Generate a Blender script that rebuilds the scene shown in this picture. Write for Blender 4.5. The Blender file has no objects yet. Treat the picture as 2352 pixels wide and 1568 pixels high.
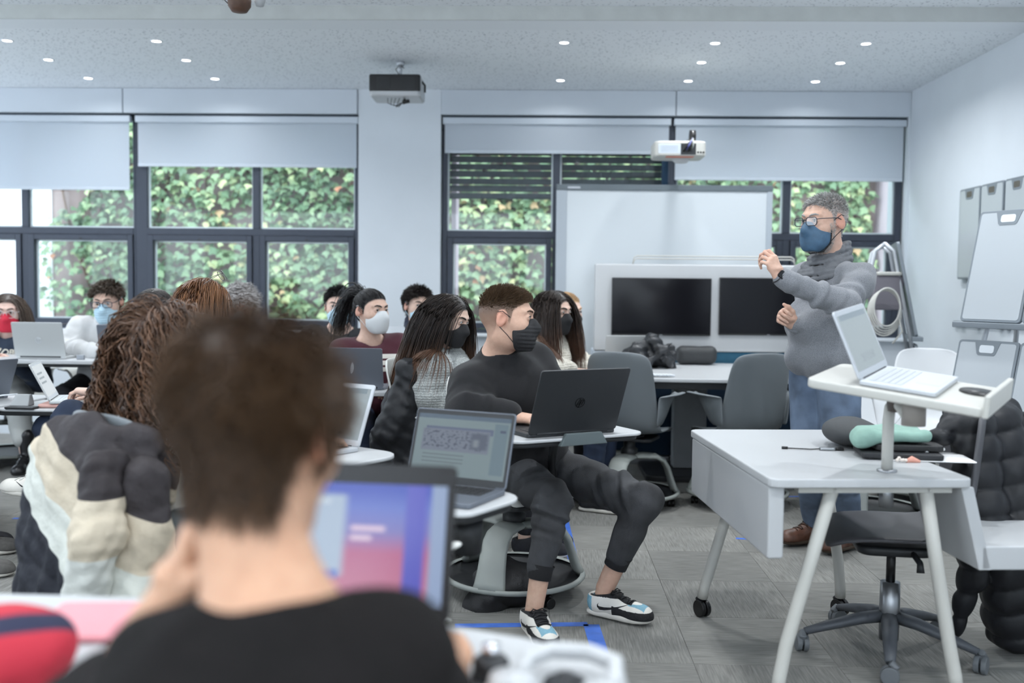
import bpy, bmesh, math, random
import numpy as np
from mathutils import Vector, Matrix
from mathutils.bvhtree import BVHTree
random.seed(7); RNG = np.random.default_rng(7)
SC = bpy.context.scene; COL = SC.collection
PI = math.pi

# ------------------------------------------------------------------ camera
F_PX = 2287.0                       # focal length in pixels of the 2352 px wide frame (35 mm)
cam_d = bpy.data.cameras.new('camera'); cam = bpy.data.objects.new('camera', cam_d); COL.objects.link(cam)
cam_d.sensor_width = 36.0; cam_d.lens = 36.0 * F_PX / 2352.0
cam_d.clip_start = 0.05; cam_d.clip_end = 200
CAM_R = (Matrix.Rotation(math.radians(1.60), 3, 'Z') @ Matrix.Rotation(math.radians(90 - 3.09), 3, 'X')
         @ Matrix.Rotation(math.radians(0.6), 3, 'Z'))
CAM_C = Vector((0, 0, 1.30))
cam.matrix_world = Matrix.Translation(CAM_C) @ CAM_R.to_4x4()
cam_d.dof.use_dof = True; cam_d.dof.focus_distance = 4.25; cam_d.dof.aperture_fstop = 1.7
SC.camera = cam

# ------------------------------------------------------------------ world, lights, exposure
world = bpy.data.worlds.new('overcast_sky'); SC.world = world; world.use_nodes = True
bg = world.node_tree.nodes['Background']
bg.inputs[0].default_value = (0.80, 0.90, 1.0, 1); bg.inputs[1].default_value = 3.0
SC.view_settings.view_transform = 'Standard'; SC.view_settings.look = 'None'
SC.view_settings.exposure = 0.62; SC.view_settings.gamma = 1.0; SC.view_settings.use_curve_mapping = False
LAMP_W = 11.0                       # watts of each recessed downlight
LAMP_COL = (0.93, 0.97, 1.0)
cy = SC.cycles
cy.max_bounces = 6; cy.diffuse_bounces = 3; cy.glossy_bounces = 2; cy.transmission_bounces = 4
cy.transparent_max_bounces = 10; cy.caustics_reflective = False; cy.caustics_refractive = False
cy.sample_clamp_indirect = 6.0; cy.use_denoising = True
cy.use_adaptive_sampling = True; cy.adaptive_threshold = 0.05; cy.adaptive_min_samples = 12

# ------------------------------------------------------------------ measuring helpers (pixel of the photo + known depth/height -> place)
def _ray(px, py): return CAM_R @ Vector(((px - 1176) / F_PX, -(py - 784) / F_PX, -1))
def P(px, py, Y):
    d = _ray(px, py); return CAM_C + d * (Y / d.y)
def PZ(px, py, Z):
    d = _ray(px, py); return CAM_C + d * ((Z - 1.30) / d.z)
def PX(px, py, X):
    d = _ray(px, py); return CAM_C + d * (X / d.x)

# ------------------------------------------------------------------ materials
def _lin(c): return tuple((x / 12.92 if x <= 0.04045 else ((x + 0.055) / 1.055) ** 2.4) for x in c)
def C8(r, g, b): return _lin((r / 255, g / 255, b / 255))
_M = {}
def mat(name, col=(0.8, 0.8, 0.8), rough=0.5, metal=0.0, var=0.0, scale=40, bump=0.0, bscale=None, sheen=0.0, sss=0.0,
        coat=0.0, emit=None, estr=0.0, spec=0.5, stretch=None, det=3):
    """principled material with optional noise in colour (var) and relief (bump)"""
    if name in _M: return _M[name]
    m = bpy.data.materials.new(name); m.use_nodes = True; _M[name] = m
    nt = m.node_tree; b = nt.nodes['Principled BSDF']
    b.inputs['Base Color'].default_value = (*col, 1); b.inputs['Roughness'].default_value = rough
    b.inputs['Metallic'].default_value = metal; b.inputs['Specular IOR Level'].default_value = spec
    if sheen: b.inputs['Sheen Weight'].default_value = sheen
    if coat: b.inputs['Coat Weight'].default_value = coat
    if sss:
        b.inputs['Subsurface Weight'].default_value = sss; b.inputs['Subsurface Radius'].default_value = (0.012, 0.005, 0.003)
        b.inputs['Subsurface Scale'].default_value = 1.0
    if emit: b.inputs['Emission Color'].default_value = (*emit, 1); b.inputs['Emission Strength'].default_value = estr
    if var or bump:
        tc = nt.nodes.new('ShaderNodeTexCoord'); mp = nt.nodes.new('ShaderNodeMapping')
        if stretch: mp.inputs['Scale'].default_value = stretch
        nt.links.new(tc.outputs['Object'], mp.inputs[0])
        if var:
            n = nt.nodes.new('ShaderNodeTexNoise'); n.inputs['Scale'].default_value = scale; n.inputs['Detail'].default_value = det
            nt.links.new(mp.outputs[0], n.inputs['Vector'])
            r = nt.nodes.new('ShaderNodeValToRGB')
            r.color_ramp.elements[0].position = 0.3; r.color_ramp.elements[1].position = 0.7
            r.color_ramp.elements[0].color = (*[max(0, c * (1 - var)) for c in col], 1)
            r.color_ramp.elements[1].color = (*[min(1, c * (1 + var)) for c in col], 1)
            nt.links.new(n.outputs['Fac'], r.inputs[0]); nt.links.new(r.outputs[0], b.inputs['Base Color'])
        if bump:
            n2 = nt.nodes.new('ShaderNodeTexNoise'); n2.inputs['Scale'].default_value = bscale or scale; n2.inputs['Detail'].default_value = 3
            nt.links.new(mp.outputs[0], n2.inputs['Vector'])
            bp = nt.nodes.new('ShaderNodeBump'); bp.inputs['Strength'].default_value = bump; bp.inputs['Distance'].default_value = 0.01
            nt.links.new(n2.outputs['Fac'], bp.inputs['Height']); nt.links.new(bp.outputs[0], b.inputs['Normal'])
    return m
def nodes(m): return m.node_tree, m.node_tree.nodes['Principled BSDF']
def N(nt, t, **kw):
    n = nt.nodes.new('ShaderNode' + t)
    for k, v in kw.items(): setattr(n, k, v)
    return n

# ------------------------------------------------------------------ object helpers
def tag(o, label=None, cat=None, group=None, kind=None):
    if label: o['label'] = label
    if cat: o['category'] = cat
    if group: o['group'] = group
    if kind: o['kind'] = kind
    return o
def thing(name, loc, label, cat, rz=0.0, group=None):
    o = bpy.data.objects.new(name, None); COL.objects.link(o); o.empty_display_size = 0.05
    o.location = loc; o.rotation_euler = (0, 0, rz)
    return tag(o, label, cat, group)
def obj(name, verts, faces, m, parent=None, smooth=False, loc=None, bevel=0, segs=2, autosm=False):
    me = bpy.data.meshes.new(name); me.from_pydata([tuple(v) for v in verts], [], [tuple(f) for f in faces])
    return link(name, me, m, parent, smooth, loc, bevel, segs)
def link(name, me, m, parent=None, smooth=False, loc=None, bevel=0, segs=2):
    o = bpy.data.objects.new(name, me); COL.objects.link(o)
    if m is not None:
        for x in (m if isinstance(m, (list, tuple)) else [m]): me.materials.append(x)
    if smooth: me.polygons.foreach_set('use_smooth', [True] * len(me.polygons))
    if parent is not None: o.parent = parent
    if loc is not None: o.location = loc
    if bevel:
        b = o.modifiers.new('bevel', 'BEVEL'); b.width = bevel; b.segments = segs; b.limit_method = 'ANGLE'; b.angle_limit = math.radians(40)
        b.harden_normals = False
        me.polygons.foreach_set('use_smooth', [True] * len(me.polygons))
        w = o.modifiers.new('wn', 'WEIGHTED_NORMAL'); w.keep_sharp = False
    me.update()
    return o
class MB:
    """collects simple shapes into one mesh"""
    def __init__(s): s.v = []; s.f = []; s.mi = []; s.cur = 0
    def add(s, v, f):
        o = len(s.v); s.v += [tuple(x) for x in v]; s.f += [tuple(i + o for i in q) for q in f]; s.mi += [s.cur] * len(f); return s
    def box(s, a, b, M=None):
        x0, y0, z0 = a; x1, y1, z1 = b
        v = [Vector(p) for p in ((x0,y0,z0),(x1,y0,z0),(x1,y1,z0),(x0,y1,z0),(x0,y0,z1),(x1,y0,z1),(x1,y1,z1),(x0,y1,z1))]
        if M is not None: v = [M @ p for p in v]
        return s.add(v, [(0,3,2,1),(4,5,6,7),(0,1,5,4),(1,2,6,5),(2,3,7,6),(3,0,4,7)])
    def cbox(s, c, d, M=None):
        return s.box([c[i] - d[i] / 2 for i in range(3)], [c[i] + d[i] / 2 for i in range(3)], M)
    def tube(s, pts, r, n=10, closed=False, cap=True, flat=1.0, up=None):
        pts = [Vector(p) for p in pts]; m = len(pts)
        rs = r if isinstance(r, (list, tuple)) else [r] * m
        v = []; ref = None
        for i, p in enumerate(pts):
            if closed: t = pts[(i + 1) % m] - pts[i - 1]
            else: t = pts[min(i + 1, m - 1)] - pts[max(i - 1, 0)]
            t = t.normalized() if t.length > 1e-9 else Vector((0, 0, 1))
            if ref is None:
                ref = Vector(up) if up else (Vector((0, 0, 1)) if abs(t.z) < 0.9 else Vector((1, 0, 0)))
            a = t.cross(ref)
            if a.length < 1e-6: a = t.orthogonal()
            a.normalize(); b = a.cross(t).normalized(); ref = b if not up else Vector(up)
            for k in range(n):
                q = 2 * PI * k / n; v.append(p + a * math.cos(q) * rs[i] + b * math.sin(q) * rs[i] * flat)
        f = []
        for i in range(m if closed else m - 1):
            for k in range(n):
                A = i * n + k; B = i * n + (k + 1) % n; j = (i + 1) % m
                f.append((A, B, j * n + (k + 1) % n, j * n + k))
        if cap and not closed: f += [tuple(range(n))[::-1], tuple(range((m - 1) * n, m * n))]
        return s.add(v, f)
    def lathe(s, prof, n=24, c=(0, 0, 0), axis='z', M=None, cap=True):
        v = []; c = Vector(c)
        for r, z in prof:
            for k in range(n):
                q = 2 * PI * k / n; x, y = r * math.cos(q), r * math.sin(q)
                p = Vector((x, y, z)) if axis == 'z' else (Vector((z, x, y)) if axis == 'x' else Vector((y, z, x)))
                v.append(((M @ p) if M is not None else p) + c)
        f = [(i * n + k, i * n + (k + 1) % n, (i + 1) * n + (k + 1) % n, (i + 1) * n + k) for i in range(len(prof) - 1) for k in range(n)]
        if cap:
            if prof[0][0] > 1e-6: f.append(tuple(range(n))[::-1])
            if prof[-1][0] > 1e-6: f.append(tuple(range((len(prof) - 1) * n, len(prof) * n)))
        return s.add(v, f)
    def prism(s, poly, z0, z1, M=None):
        n = len(poly); v = [Vector((x, y, z0)) for x, y in poly] + [Vector((x, y, z1)) for x, y in poly]
        if M is not None: v = [M @ p for p in v]
        return s.add(v, [tuple(range(n))[::-1], tuple(range(n, 2 * n))] + [(i, (i + 1) % n, n + (i + 1) % n, n + i) for i in range(n)])
    def build(s, name, m, parent=None, smooth=False, bevel=0, segs=2, loc=None):
        o = obj(name, s.v, s.f, m, parent, smooth, loc, bevel, segs)
        if any(s.mi): o.data.polygons.foreach_set('material_index', s.mi)
        return o
def rrect(w, h, r, n=5, cx=0, cy=0):
    """rounded rectangle outline, r may be 4 radii (corner order ++, -+, --, +-)"""
    rs = r if isinstance(r, (list, tuple)) else [r] * 4
    out = []
    for i, (sx, sy) in enumerate(((1, 1), (-1, 1), (-1, -1), (1, -1))):
        q = rs[i]
        for k in range(n + 1):
            a = PI / 2 * i + PI / 2 * k / n
            out.append((cx + sx * (w / 2 - q) + q * math.cos(a), cy + sy * (h / 2 - q) + q * math.sin(a)))
    return out
def box(name, a, b, m, parent=None, bevel=0): return MB().box(a, b).build(name, m, parent, bevel=bevel)
def text(name, s, size, m, parent, M, ext=0.0005, align='CENTER', bold=0.0):
    c = bpy.data.curves.new(name, 'FONT'); c.body = s; c.size = size; c.extrude = ext; c.align_x = align; c.align_y = 'CENTER'
    c.offset = bold; c.resolution_u = 3
    o = bpy.data.objects.new(name, c); COL.objects.link(o)
    dg = bpy.context.evaluated_depsgraph_get(); me = bpy.data.meshes.new_from_object(o.evaluated_get(dg))
    bpy.data.objects.remove(o); me.name = name; me.materials.clear()
    o = link(name, me, m, parent); o.matrix_local = M
    return o
def copy_tree(o, parent=None):
    c = o.copy(); COL.objects.link(c); c.parent = parent
    if parent is not None: c.matrix_parent_inverse = o.matrix_parent_inverse
    for ch in list(o.children): copy_tree(ch, c)
    return c
def frame(a, pitch=0.0, roll=0.0):
    """facing compass a (0 = +Y, 90 = +X, 180 = towards -Y), pitch down, roll; columns side(right), forward, up"""
    a, p, r = map(math.radians, (a, pitch, roll))
    f0 = Vector((math.sin(a), math.cos(a), 0)); s = Vector((math.cos(a), -math.sin(a), 0)); u = Vector((0, 0, 1))
    f = f0 * math.cos(p) - u * math.sin(p); u2 = f0 * math.sin(p) + u * math.cos(p)
    s2 = s * math.cos(r) + u2 * math.sin(r); u3 = u2 * math.cos(r) - s * math.sin(r)
    return Matrix((s2, f, u3)).transposed()
# ================================================================== smooth bodies: distance fields meshed with surface nets
def _np(v): return np.array(v, dtype=np.float32)
def sd_cone(p, a, b, ra, rb):
    """tapered capsule"""
    ba = b - a; L2 = float(ba @ ba) + 1e-12
    t = np.clip(((p - a) @ ba) / L2, 0, 1)
    q = p - a - t[..., None] * ba
    return np.sqrt(np.einsum('...i,...i', q, q)) - (ra + (rb - ra) * t), t
def sd_ell(p, c, r, Rm=None):
    q = p - c
    if Rm is not None: q = q @ Rm
    q0 = q / r; k0 = np.sqrt(np.einsum('...i,...i', q0, q0)) + 1e-9
    q1 = q0 / r; k1 = np.sqrt(np.einsum('...i,...i', q1, q1)) + 1e-9
    return k0 * (k0 - 1) / k1
def sd_box(p, c, r, Rm=None, rad=0.0):
    q = p - c
    if Rm is not None: q = q @ Rm
    q = np.abs(q) - (r - rad)
    return np.linalg.norm(np.maximum(q, 0), axis=-1) + np.minimum(q.max(axis=-1), 0) - rad
class Field:
    def __init__(s, h): s.h = h; s.pr = []; s.disp = []
    def cone(s, a, b, ra, rb=None, k=0.02, op='u', wr=None):
        a, b = _np(a), _np(b); rb = ra if rb is None else rb
        m = max(ra, rb) + k + 3 * s.h + (wr[0] if wr else 0)
        s.pr.append(('c', op, k, np.minimum(a, b) - m, np.maximum(a, b) + m, (a, b, ra, rb), wr)); return s
    def ell(s, c, r, R=None, k=0.02, op='u'):
        c = _np(c); r = _np(r); R = None if R is None else np.array(R, dtype=np.float32)
        m = (r.max() if R is not None else r) + k + 3 * s.h
        s.pr.append(('e', op, k, c - m, c + m, (c, r, R), None)); return s
    def box(s, c, r, R=None, rad=0.01, k=0.01, op='u'):
        c = _np(c); r = _np(r); R = None if R is None else np.array(R, dtype=np.float32)
        m = (np.linalg.norm(r) if R is not None else r) + k + 3 * s.h
        s.pr.append(('b', op, k, c - m, c + m, (c, r, R, rad), None)); return s
    def mesh(s, clip=None):
        U = [q for q in s.pr if q[1] == 'u']
        lo = np.min([q[3] for q in U], 0); hi = np.max([q[4] for q in U], 0)
        if clip is not None: lo = np.maximum(lo, clip[0]); hi = np.minimum(hi, clip[1])
        h = s.h; n = np.ceil((hi - lo) / h).astype(int) + 1
        ax = [lo[i] + h * np.arange(n[i], dtype=np.float32) for i in range(3)]
        D = np.full(n, 1.0, np.float32)
        for kd, op, k, a, b, prm, wr in s.pr:
            if op == 'i': sl = (slice(None),) * 3
            else:
                i0 = np.maximum(((a - lo) / h).astype(int), 0); i1 = np.minimum(((b - lo) / h).astype(int) + 2, n)
                if (i1 <= i0).any(): continue
                sl = tuple(slice(i0[i], i1[i]) for i in range(3))
            g = np.stack(np.meshgrid(*[ax[i][sl[i]] for i in range(3)], indexing='ij'), -1)
            if kd == 'c':
                d, t = sd_cone(g, *prm)
                if wr:
                    amp, fr, vec, env = wr
                    L = float(np.linalg.norm(prm[1] - prm[0])); ph = t * L * fr + (g @ _np(vec))
                    w = np.ones_like(t) if env is None else np.exp(-((t - env[0]) / env[1]) ** 2)
                    d = d - amp * w * (np.sin(ph) + 0.5 * np.sin(1.7 * ph + 1.3 + 9 * g[..., 2]))
            elif kd == 'e': d = sd_ell(g, *prm)
            else: d = sd_box(g, *prm)
            d = d.astype(np.float32); S = D[sl]
            if op == 'u': hh = np.clip(0.5 + 0.5 * (d - S) / k, 0, 1); D[sl] = d + (S - d) * hh - k * hh * (1 - hh)
            else:
                if op == 's': d = -d
                hh = np.clip(0.5 - 0.5 * (d - S) / k, 0, 1); D[sl] = d + (S - d) * hh + k * hh * (1 - hh)
        if s.disp:
            msk = np.abs(D) < 0.03; idx = np.argwhere(msk); pts = (lo + idx * h).astype(np.float32)
            dv = np.zeros(len(pts), np.float32)
            for fn in s.disp: dv += fn(pts)
            D[msk] -= dv
        D[0], D[-1], D[:, 0], D[:, -1], D[:, :, 0], D[:, :, -1] = [np.maximum(x, 0.001) for x in (D[0], D[-1], D[:, 0], D[:, -1], D[:, :, 0], D[:, :, -1])]
        return snets(D, lo, h)
_CO = np.array([(i, j, k) for i in (0, 1) for j in (0, 1) for k in (0, 1)])
_ED = [(a, b) for a in range(8) for b in range(a + 1, 8) if np.abs(_CO[a] - _CO[b]).sum() == 1]
def snets(D, lo, h):
    I = D < 0; n = np.array(D.shape)
    c = np.zeros(n - 1, np.int8)
    for o in _CO: c += I[o[0]:n[0] - 1 + o[0], o[1]:n[1] - 1 + o[1], o[2]:n[2] - 1 + o[2]]
    act = np.argwhere((c > 0) & (c < 8)); idm = np.full(n - 1, -1, np.int32); idm[tuple(act.T)] = np.arange(len(act))
    val = np.stack([D[act[:, 0] + o[0], act[:, 1] + o[1], act[:, 2] + o[2]] for o in _CO], 1)
    acc = np.zeros((len(act), 3)); cnt = np.zeros(len(act))
    for a, b in _ED:
        m = (val[:, a] < 0) != (val[:, b] < 0)
        t = np.where(m, val[:, a] / np.where(m, val[:, a] - val[:, b], 1), 0)
        acc += np.where(m[:, None], _CO[a] + t[:, None] * (_CO[b] - _CO[a]), 0); cnt += m
    V = lo + h * (act + acc / np.maximum(cnt, 1)[:, None])
    Q = []
    for ax in range(3):
        u, v = [(1, 2), (2, 0), (0, 1)][ax]
        s0 = [slice(0, -1) if i == ax else slice(1, -1) for i in range(3)]; s1 = [slice(1, None) if i == ax else slice(1, -1) for i in range(3)]
        A = I[tuple(s0)]; B = I[tuple(s1)]
        for flip, msk in ((False, A & ~B), (True, B & ~A)):
            e = np.argwhere(msk)
            if not len(e): continue
            off = np.ones(3, int); off[ax] = 0; e = e + off
            du = np.zeros(3, int); du[u] = 1; dv = np.zeros(3, int); dv[v] = 1
            q = np.stack([idm[tuple((e - du - dv).T)], idm[tuple((e - dv).T)], idm[tuple(e.T)], idm[tuple((e - du).T)]], 1)
            Q.append(q[:, ::-1] if flip else q)
    Q = np.concatenate(Q) if Q else np.zeros((0, 4), int)
    return V.astype(np.float32), Q[(Q >= 0).all(1)]
def smooth_mesh(V, Q, it=1, lam=0.5):
    for _ in range(it):
        acc = np.zeros_like(V); cnt = np.zeros(len(V), np.float32)
        for a, b in ((0, 1), (1, 2), (2, 3), (3, 0)):
            np.add.at(acc, Q[:, a], V[Q[:, b]]); np.add.at(cnt, Q[:, a], 1)
            np.add.at(acc, Q[:, b], V[Q[:, a]]); np.add.at(cnt, Q[:, b], 1)
        V = V + lam * (acc / np.maximum(cnt, 1)[:, None] - V)
    return V
def qmesh(name, V, Q):
    me = bpy.data.meshes.new(name); nv, nf = len(V), len(Q); k = Q.shape[1]
    me.vertices.add(nv); me.vertices.foreach_set('co', np.ascontiguousarray(V, dtype=np.float32).ravel())
    me.loops.add(nf * k); me.loops.foreach_set('vertex_index', np.ascontiguousarray(Q, dtype=np.int32).ravel())
    me.polygons.add(nf); me.polygons.foreach_set('loop_start', np.arange(0, nf * k, k, dtype=np.int32))
    me.polygons.foreach_set('use_smooth', np.ones(nf, bool)); me.update(calc_edges=True); me.validate()
    return me
def merge(parts):
    V = []; Q = []; o = 0
    for v, q in parts: V.append(v); Q.append(q + o); o += len(v)
    return np.concatenate(V), np.concatenate(Q)
def attr(me, name, val):
    a = me.attributes.new(name, 'FLOAT', 'POINT'); a.data.foreach_set('value', np.ascontiguousarray(val, dtype=np.float32))
def wave(seed, freq, amp, dirs=4, zs=1.0):
    """random sum of sines used for cloth folds"""
    r = np.random.default_rng(seed); k = r.normal(size=(dirs, 3)); k /= np.linalg.norm(k, axis=1)[:, None]; k *= freq * r.uniform(0.6, 1.5, (dirs, 1)); k[:, 2] *= zs
    ph = r.uniform(0, 6.28, dirs)
    return lambda p: (amp / dirs ** 0.5) * np.sin(p @ k.T.astype(np.float32) + ph.astype(np.float32)).sum(1)
def sstep(x, a, b): t = np.clip((x - a) / (b - a), 0, 1); return t * t * (3 - 2 * t)

# ------------------------------------------------------------------ strands (hair, fringe, yarn)
def strands(pts, rad, sides=3):
    """pts (N,S,3), rad (N,S) -> thin tubes in one mesh"""
    n, S = pts.shape[:2]
    t = np.gradient(pts, axis=1); t /= np.linalg.norm(t, axis=2, keepdims=True) + 1e-9
    ref = np.where(np.abs(t[..., 2:3]) < 0.8, np.array([0, 0, 1.0]), np.array([1.0, 0, 0]))
    a = np.cross(t, ref); a /= np.linalg.norm(a, axis=2, keepdims=True) + 1e-9; b = np.cross(t, a)
    ang = 2 * PI * np.arange(sides) / sides
    V = pts[:, :, None] + rad[:, :, None, None] * (a[:, :, None] * np.cos(ang)[:, None] + b[:, :, None] * np.sin(ang)[:, None])
    base = (np.arange(n)[:, None, None] * S + np.arange(S - 1)[None, :, None]) * sides; k = np.arange(sides)[None, None]
    k2 = (k + 1) % sides
    Q = np.stack([base + k, base + k2, base + sides + k2, base + sides + k], -1).reshape(-1, 4)
    return V.reshape(-1, 3), Q
def march(root, d0, length, S, colliders, grav=0.5, inert=0.7, off=0.004, noise=0.1, seed=0, bias=None, target=None, tw=0.0):
    """let hair fall: root (N,3), start direction, per-strand length; pushed out of the colliders at every step"""
    r = np.random.default_rng(seed); n = len(root); p = root.astype(np.float64).copy(); d = d0 / (np.linalg.norm(d0, axis=1, keepdims=True) + 1e-9)
    st = (np.broadcast_to(length, (n,)) / (S - 1))[:, None]; out = [p.copy()]; g = np.array([0, 0, -1.0])
    if bias is None: bias = np.zeros((n, 3))
    offs = np.broadcast_to(off, (n,))
    for i in range(S - 1):
        if target is not None:
            tv = target - p; bias = tw * tv / (np.linalg.norm(tv, axis=1, keepdims=True) + 1e-9)
        d = inert * d + grav * g + bias + noise * r.normal(size=(n, 3)); d /= np.linalg.norm(d, axis=1, keepdims=True) + 1e-9
        q = p + st * d
        for col in colliders:
            sd = col(q); m = sd < offs
            if m.any():
                e = 1e-3; qq = q[m]
                gr = np.stack([col(qq + np.eye(3)[j] * e) - col(qq - np.eye(3)[j] * e) for j in range(3)], 1); gr /= np.linalg.norm(gr, axis=1, keepdims=True) + 1e-9
                q[m] += gr * (offs[m] - sd[m])[:, None]
        d = q - p; d /= np.linalg.norm(d, axis=1, keepdims=True) + 1e-9
        p = q; out.append(p.copy())
    return np.stack(out, 1)
# ================================================================== the room
BW = 8.42; RX = 3.05; LX = -6.4; NY = -2.6; CZ = 2.95; CZ2 = 3.034; STEP = 6.235
M_WALL = mat('painted_wall', C8(218, 224, 230), 0.75, var=0.02, scale=3, bump=0.05, bscale=120)
M_FASCIA = mat('fascia_paint', C8(205, 212, 220), 0.6, var=0.015, scale=4)
M_FRAME = mat('window_aluminium', C8(58, 64, 76), 0.42, metal=0.25)
M_BEAD = mat('white_bead', C8(225, 230, 235), 0.5)
def struct(name, mb, m, bevel=0): o = mb.build(name, m, None, bevel=bevel); o['kind'] = 'structure'; return o
def perforated():
    m = mat('perforated_ceiling', C8(208, 214, 220), 0.85); nt, b = nodes(m)
    tc = N(nt, 'TexCoord'); mp = N(nt, 'Mapping'); mp.inputs['Scale'].default_value = (30, 55, 1); nt.links.new(tc.outputs['Object'], mp.inputs[0])
    v = N(nt, 'TexVoronoi'); v.inputs['Scale'].default_value = 1.0; v.inputs['Randomness'].default_value = 1.0; nt.links.new(mp.outputs[0], v.inputs['Vector'])
    r = N(nt, 'ValToRGB'); e = r.color_ramp.elements; e[0].position = 0.16; e[0].color = (*C8(150, 158, 166), 1); e[1].position = 0.24; e[1].color = (*C8(240, 244, 248), 1)
    nt.links.new(v.outputs['Distance'], r.inputs[0]); nt.links.new(r.outputs[0], b.inputs['Base Color'])
    bp = N(nt, 'Bump'); bp.inputs['Strength'].default_value = 0.3; bp.inputs['Distance'].default_value = 0.004; nt.links.new(r.outputs[0], bp.inputs['Height']); nt.links.new(bp.outputs[0], b.inputs['Normal'])
    return m
M_PERF = perforated()
# floor of carpet tiles, turned a quarter against their neighbours
def carpet(name, ang):
    m = mat(name, C8(120, 122, 122), 0.95, sheen=0.1); nt, b = nodes(m)
    oi = N(nt, 'ObjectInfo'); tc = N(nt, 'TexCoord'); ad = N(nt, 'VectorMath'); ad.operation = 'ADD'; sc = N(nt, 'VectorMath'); sc.operation = 'SCALE'; sc.inputs[3].default_value = 7.0
    nt.links.new(oi.outputs['Location'], sc.inputs[0]); nt.links.new(tc.outputs['Object'], ad.inputs[0]); nt.links.new(sc.outputs[0], ad.inputs[1])
    mp = N(nt, 'Mapping'); mp.inputs['Scale'].default_value = (9, 170, 1) if ang else (170, 9, 1); nt.links.new(ad.outputs[0], mp.inputs[0])
    n = N(nt, 'TexNoise'); n.inputs['Scale'].default_value = 1.0; n.inputs['Detail'].default_value = 4; nt.links.new(mp.outputs[0], n.inputs['Vector'])
    r = N(nt, 'ValToRGB'); e = r.color_ramp.elements; e[0].position = 0.32; e[0].color = (*C8(108, 107, 103), 1); e[1].position = 0.68; e[1].color = (*C8(140, 139, 134), 1)
    hv = N(nt, 'HueSaturation'); ma = N(nt, 'MapRange'); ma.inputs[3].default_value = 0.88; ma.inputs[4].default_value = 1.10
    nt.links.new(oi.outputs['Random'], ma.inputs[0]); nt.links.new(ma.outputs[0], hv.inputs['Value'])
    nt.links.new(n.outputs['Fac'], r.inputs[0]); nt.links.new(r.outputs[0], hv.inputs['Color']); nt.links.new(hv.outputs[0], b.inputs['Base Color'])
    bp = N(nt, 'Bump'); bp.inputs['Strength'].default_value = 0.5; bp.inputs['Distance'].default_value = 0.003; nt.links.new(n.outputs['Fac'], bp.inputs['Height']); nt.links.new(bp.outputs[0], b.inputs['Normal'])
    return m
MC = [carpet('carpet_across', 0), carpet('carpet_along', 1)]
floor = struct('floor', MB().box((LX, NY, -.12), (RX, BW, -.006)), mat('floor_slab', C8(70, 70, 70), 0.9))
protos = []
for k in (0, 1):
    b = MB(); a = .2492; b.add([(-a, -a, -.006), (a, -a, -.006), (a, a, -.006), (-a, a, -.006), (-a, -a, -.001), (a, -a, -.001), (a, a, -.001), (-a, a, -.001), (-a + .003, -a + .003, 0), (a - .003, -a + .003, 0), (a - .003, a - .003, 0), (-a + .003, a - .003, 0)],
          [(0, 1, 5, 4), (1, 2, 6, 5), (2, 3, 7, 6), (3, 0, 4, 7), (4, 5, 9, 8), (5, 6, 10, 9), (6, 7, 11, 10), (7, 4, 8, 11), (8, 9, 10, 11)])
    me = bpy.data.meshes.new('carpet_tile'); me.from_pydata(b.v, [], b.f); me.materials.append(MC[k]); protos.append(me)
seen = []
for i in range(int((RX - LX) / .5) + 1):
    for j in range(int((BW - 1.5) / .5) + 1):
        x = RX - .25 - .5 * i; y = BW - .25 - .5 * j
        if x - .25 < LX - .01 or y < 1.6: continue
        ok = abs(x - y * -.03) < y * .62 + .5
        if ok: seen.append((i, j, x, y))
seen.sort(key=lambda q: q[3]); rest = MB()
for n, (i, j, x, y) in enumerate(seen):
    if n < 290:
        o = bpy.data.objects.new('carpet_tile', protos[(i + j) % 2]); COL.objects.link(o); o.parent = floor; o.location = (x, y, 0)
    else: rest.cbox((x, y, -.003), (.498, .498, .006))
if rest.v: o = rest.build('carpet_far', MC[0], floor); o['kind'] = 'stuff'
fx = MB()                                                           # carpet outside the view
fx.box((LX, NY, -.006), (RX, 1.55, -.0005)); fx.build('carpet_near', MC[0], floor)
# walls
wr = struct('wall_right', MB().box((RX, NY, 0), (RX + .15, BW + .5, 3.2)), M_WALL)
struct('baseboard_right', MB().box((RX - .012, NY, 0), (RX, BW, .08)), mat('baseboard_grey', C8(120, 126, 132), 0.5))
wl = MB(); wl.box((LX - .15, NY, 0), (LX, BW + .5, .95)).box((LX - .15, NY, 2.7), (LX, BW + .5, 3.2))
for y in (NY, 0.2, 3.0, 5.8, 8.3): wl.box((LX - .15, y, .95), (LX, y + .35, 2.7))  # glassless gaps in this unseen wall, added to let daylight in
struct('wall_left', wl, M_WALL)
wn = MB(); wn.box((LX, NY - .15, 0), (RX, NY, 1.0)).box((LX, NY - .15, 2.75), (RX, NY, 3.2))
for x in (LX, -3.5, -.6, 2.6): wn.box((x, NY - .15, 1.0), (x + .3, NY, 2.75))  # unseen openings without glass, added and sized for soft sky fill from behind
struct('wall_rear', wn, M_WALL)
wb = MB(); wb.box((LX, BW, 0), (RX, BW + .25, .895)).box((-1.546, BW, .895), (-.851, BW + .3, CZ)).box((LX, BW + .02, 2.745), (-1.546, BW + .3, CZ)).box((-.851, BW + .02, 2.745), (RX, BW + .3, CZ)).box((3.03, BW, .895), (RX, BW + .3, CZ))
wall_back = struct('wall_back', wb, M_WALL)
for x0, x1 in ((LX, -3.550), (-3.542, -1.556), (-.849, 1.107), (1.115, 3.036)):
    MB().box((x0, BW - .012, 2.742), (x1, BW + .02, CZ - .002)).build('fascia_panel', M_FASCIA, wall_back, bevel=.003)
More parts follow.
